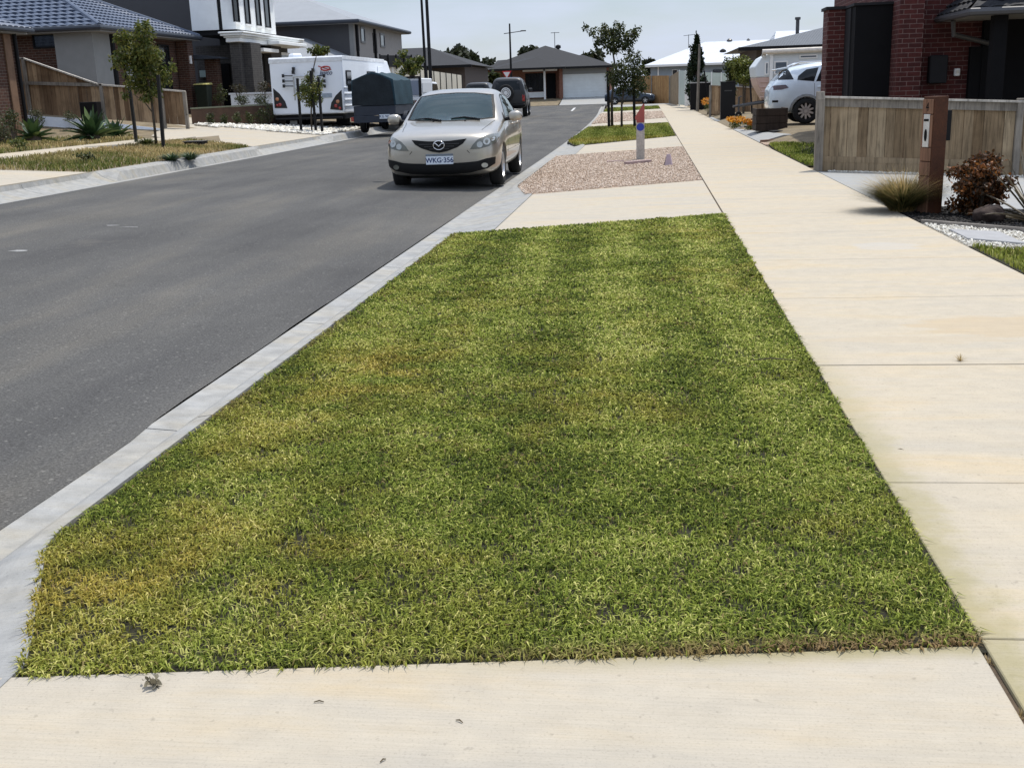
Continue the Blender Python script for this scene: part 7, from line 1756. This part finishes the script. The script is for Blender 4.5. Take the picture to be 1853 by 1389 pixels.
# --- left verge: dry grass, weeds, white stones
VG = [(lx(18.4, .68), 18.4), (lx(26.9, .68), 26.9), (lx(28, 2.55), 28.), (lx(26, 2.95), 26), (lx(17.6, 2.95), 17.6)]
o = blades('dry_verge_grass', VG, lambda y: 520, lambda y: .085, lambda y: .016, mDryGrass, zland, lambda x, y: np.clip(.05 + 1.9*(vnoise(x, y, 1.1, 41)-.35) + .45*(y > 24), 0, 1), None, 1.1)
tag(o, 'patchy dry yellow-green grass of the left verge under the staked tree', 'grass', kind='stuff')
GDN = [(lx(16, 4.4), 16), (lx(29.3, 4.4), 29.3), (lx(30, 5.), 30), (lx(33, 6.5), 33.1), (lx(33, 13), 33.1), (lx(16, 13), 16)]
o = blades('garden_weeds', GDN, lambda y: 130, lambda y: .12, lambda y: .02, mDryGrass, zland, lambda x, y: np.clip(1.3*(vnoise(x, y, 1.4, 43)-.25), 0, 1), None, 1.0)
tag(o, 'sparse weeds over sandy soil in the left front garden', 'weeds', kind='stuff')
for (px, py, n) in ((310, 292, 260), (345, 289, 220), (265, 262, 300)):
    q = GT(px, py); tussock('grass_clump', {310: 'lush green grass clump hanging over the left kerb', 345: 'second green grass clump on the left kerb, nearer the service pit', 265: 'low green weeds around the base of the olive-green tree'}[px], (q.x, q.y, q.z), n, .20, .42, .02, mLfAgave if py > 280 else mLfOlive, px, stiff=.9)
ST_ = [(lx(33.7, .68), 33.7), (lx(39.5, .68), 39.5), (lx(40, 1.5), 40), (lx(36.5, 4.3), 36.9), (lx(34.6, 4.2), 35.0), (lx(34.1, 2.5), 34.2)]
pebbles('white_stones', ST_, 1900, .075, mPebW, 'bed of white stones under the caravan and small staked tree', zland, 'stones')
ST2 = [(lx(34.4, 4.3), 34.6), (lx(36.4, 4.4), 37.), (lx(35.6, 5.2), 36.2), (lx(34, 5.4), 35.3)]
pebbles('white_stones', ST2, 500, .07, mPebW, 'strip of white stones along the foot of the brown retaining wall', zland, 'stones')
# --- litter and weeds on the near concrete
q = G(275, 1238, .004); o = leaves('dead_leaf', [(0, 0, .010, .022, .018, .008, 26)], .022, leafmat('dead_leaf', [(0, (.10, .085, .05)), (1, (.26, .23, .16))], .1), None, .5, .2, 131); o.location = q
tag(o, 'crumpled grey-brown clump of dead grass on the near driveway', 'dead leaf')
mTwig = mat('twig', (.11, .085, .05), .9, .2, 20)
for i, (px, py, a, L, lb) in enumerate(((577, 1269, .1, .024, 'short twig on the near driveway, left of centre'), (831, 1304, -.5, .020, 'tiny bent twig on the near driveway, in the middle'), (1630, 813, -.4, .026, 'dark leaf fragment on the second footpath slab'), (693, 1375, .9, .016, 'tiny twig at the bottom edge of the driveway'))):
    q = G(px, py, .003); ca, sa = math.cos(a), math.sin(a)
    o = MB().tube([(-ca*L*.5, -sa*L*.5, 0), (0, .003, .002), (ca*L*.5, sa*L*.5, 0)], [.0012, .002, .0012], 5).build('twig', mTwig, None); o.location = q; tag(o, lb, 'twig')
q = G(1405, 652, .03); o = MB().tube([(-.12, .01, 0), (-.03, 0, .012), (.1, -.01, .004)], [.002, .004, .002], 5).build('twig', mTwig, None); o.location = q; tag(o, 'long dark twig lying on the lawn near the footpath', 'twig')
q = G(1737, 654, .0); tussock('weed', 'small brown weed growing in the wide footpath joint', (q.x, q.y, 0), 34, .05, .045, .003, mStraw, 141, stiff=.7)
for i, y in enumerate((.9, 1.3, 1.55, 1.8, 2.05, 2.35, 2.6)):
    tussock('joint_weeds', ['', ''][0] + f'low dry weeds in the joint between driveway and footpath', (.842, y, -.02), 40, .028, .03, .003, mStraw, 150+i, stiff=.7, part='blades')['group'] = 'weeds in the driveway joint'
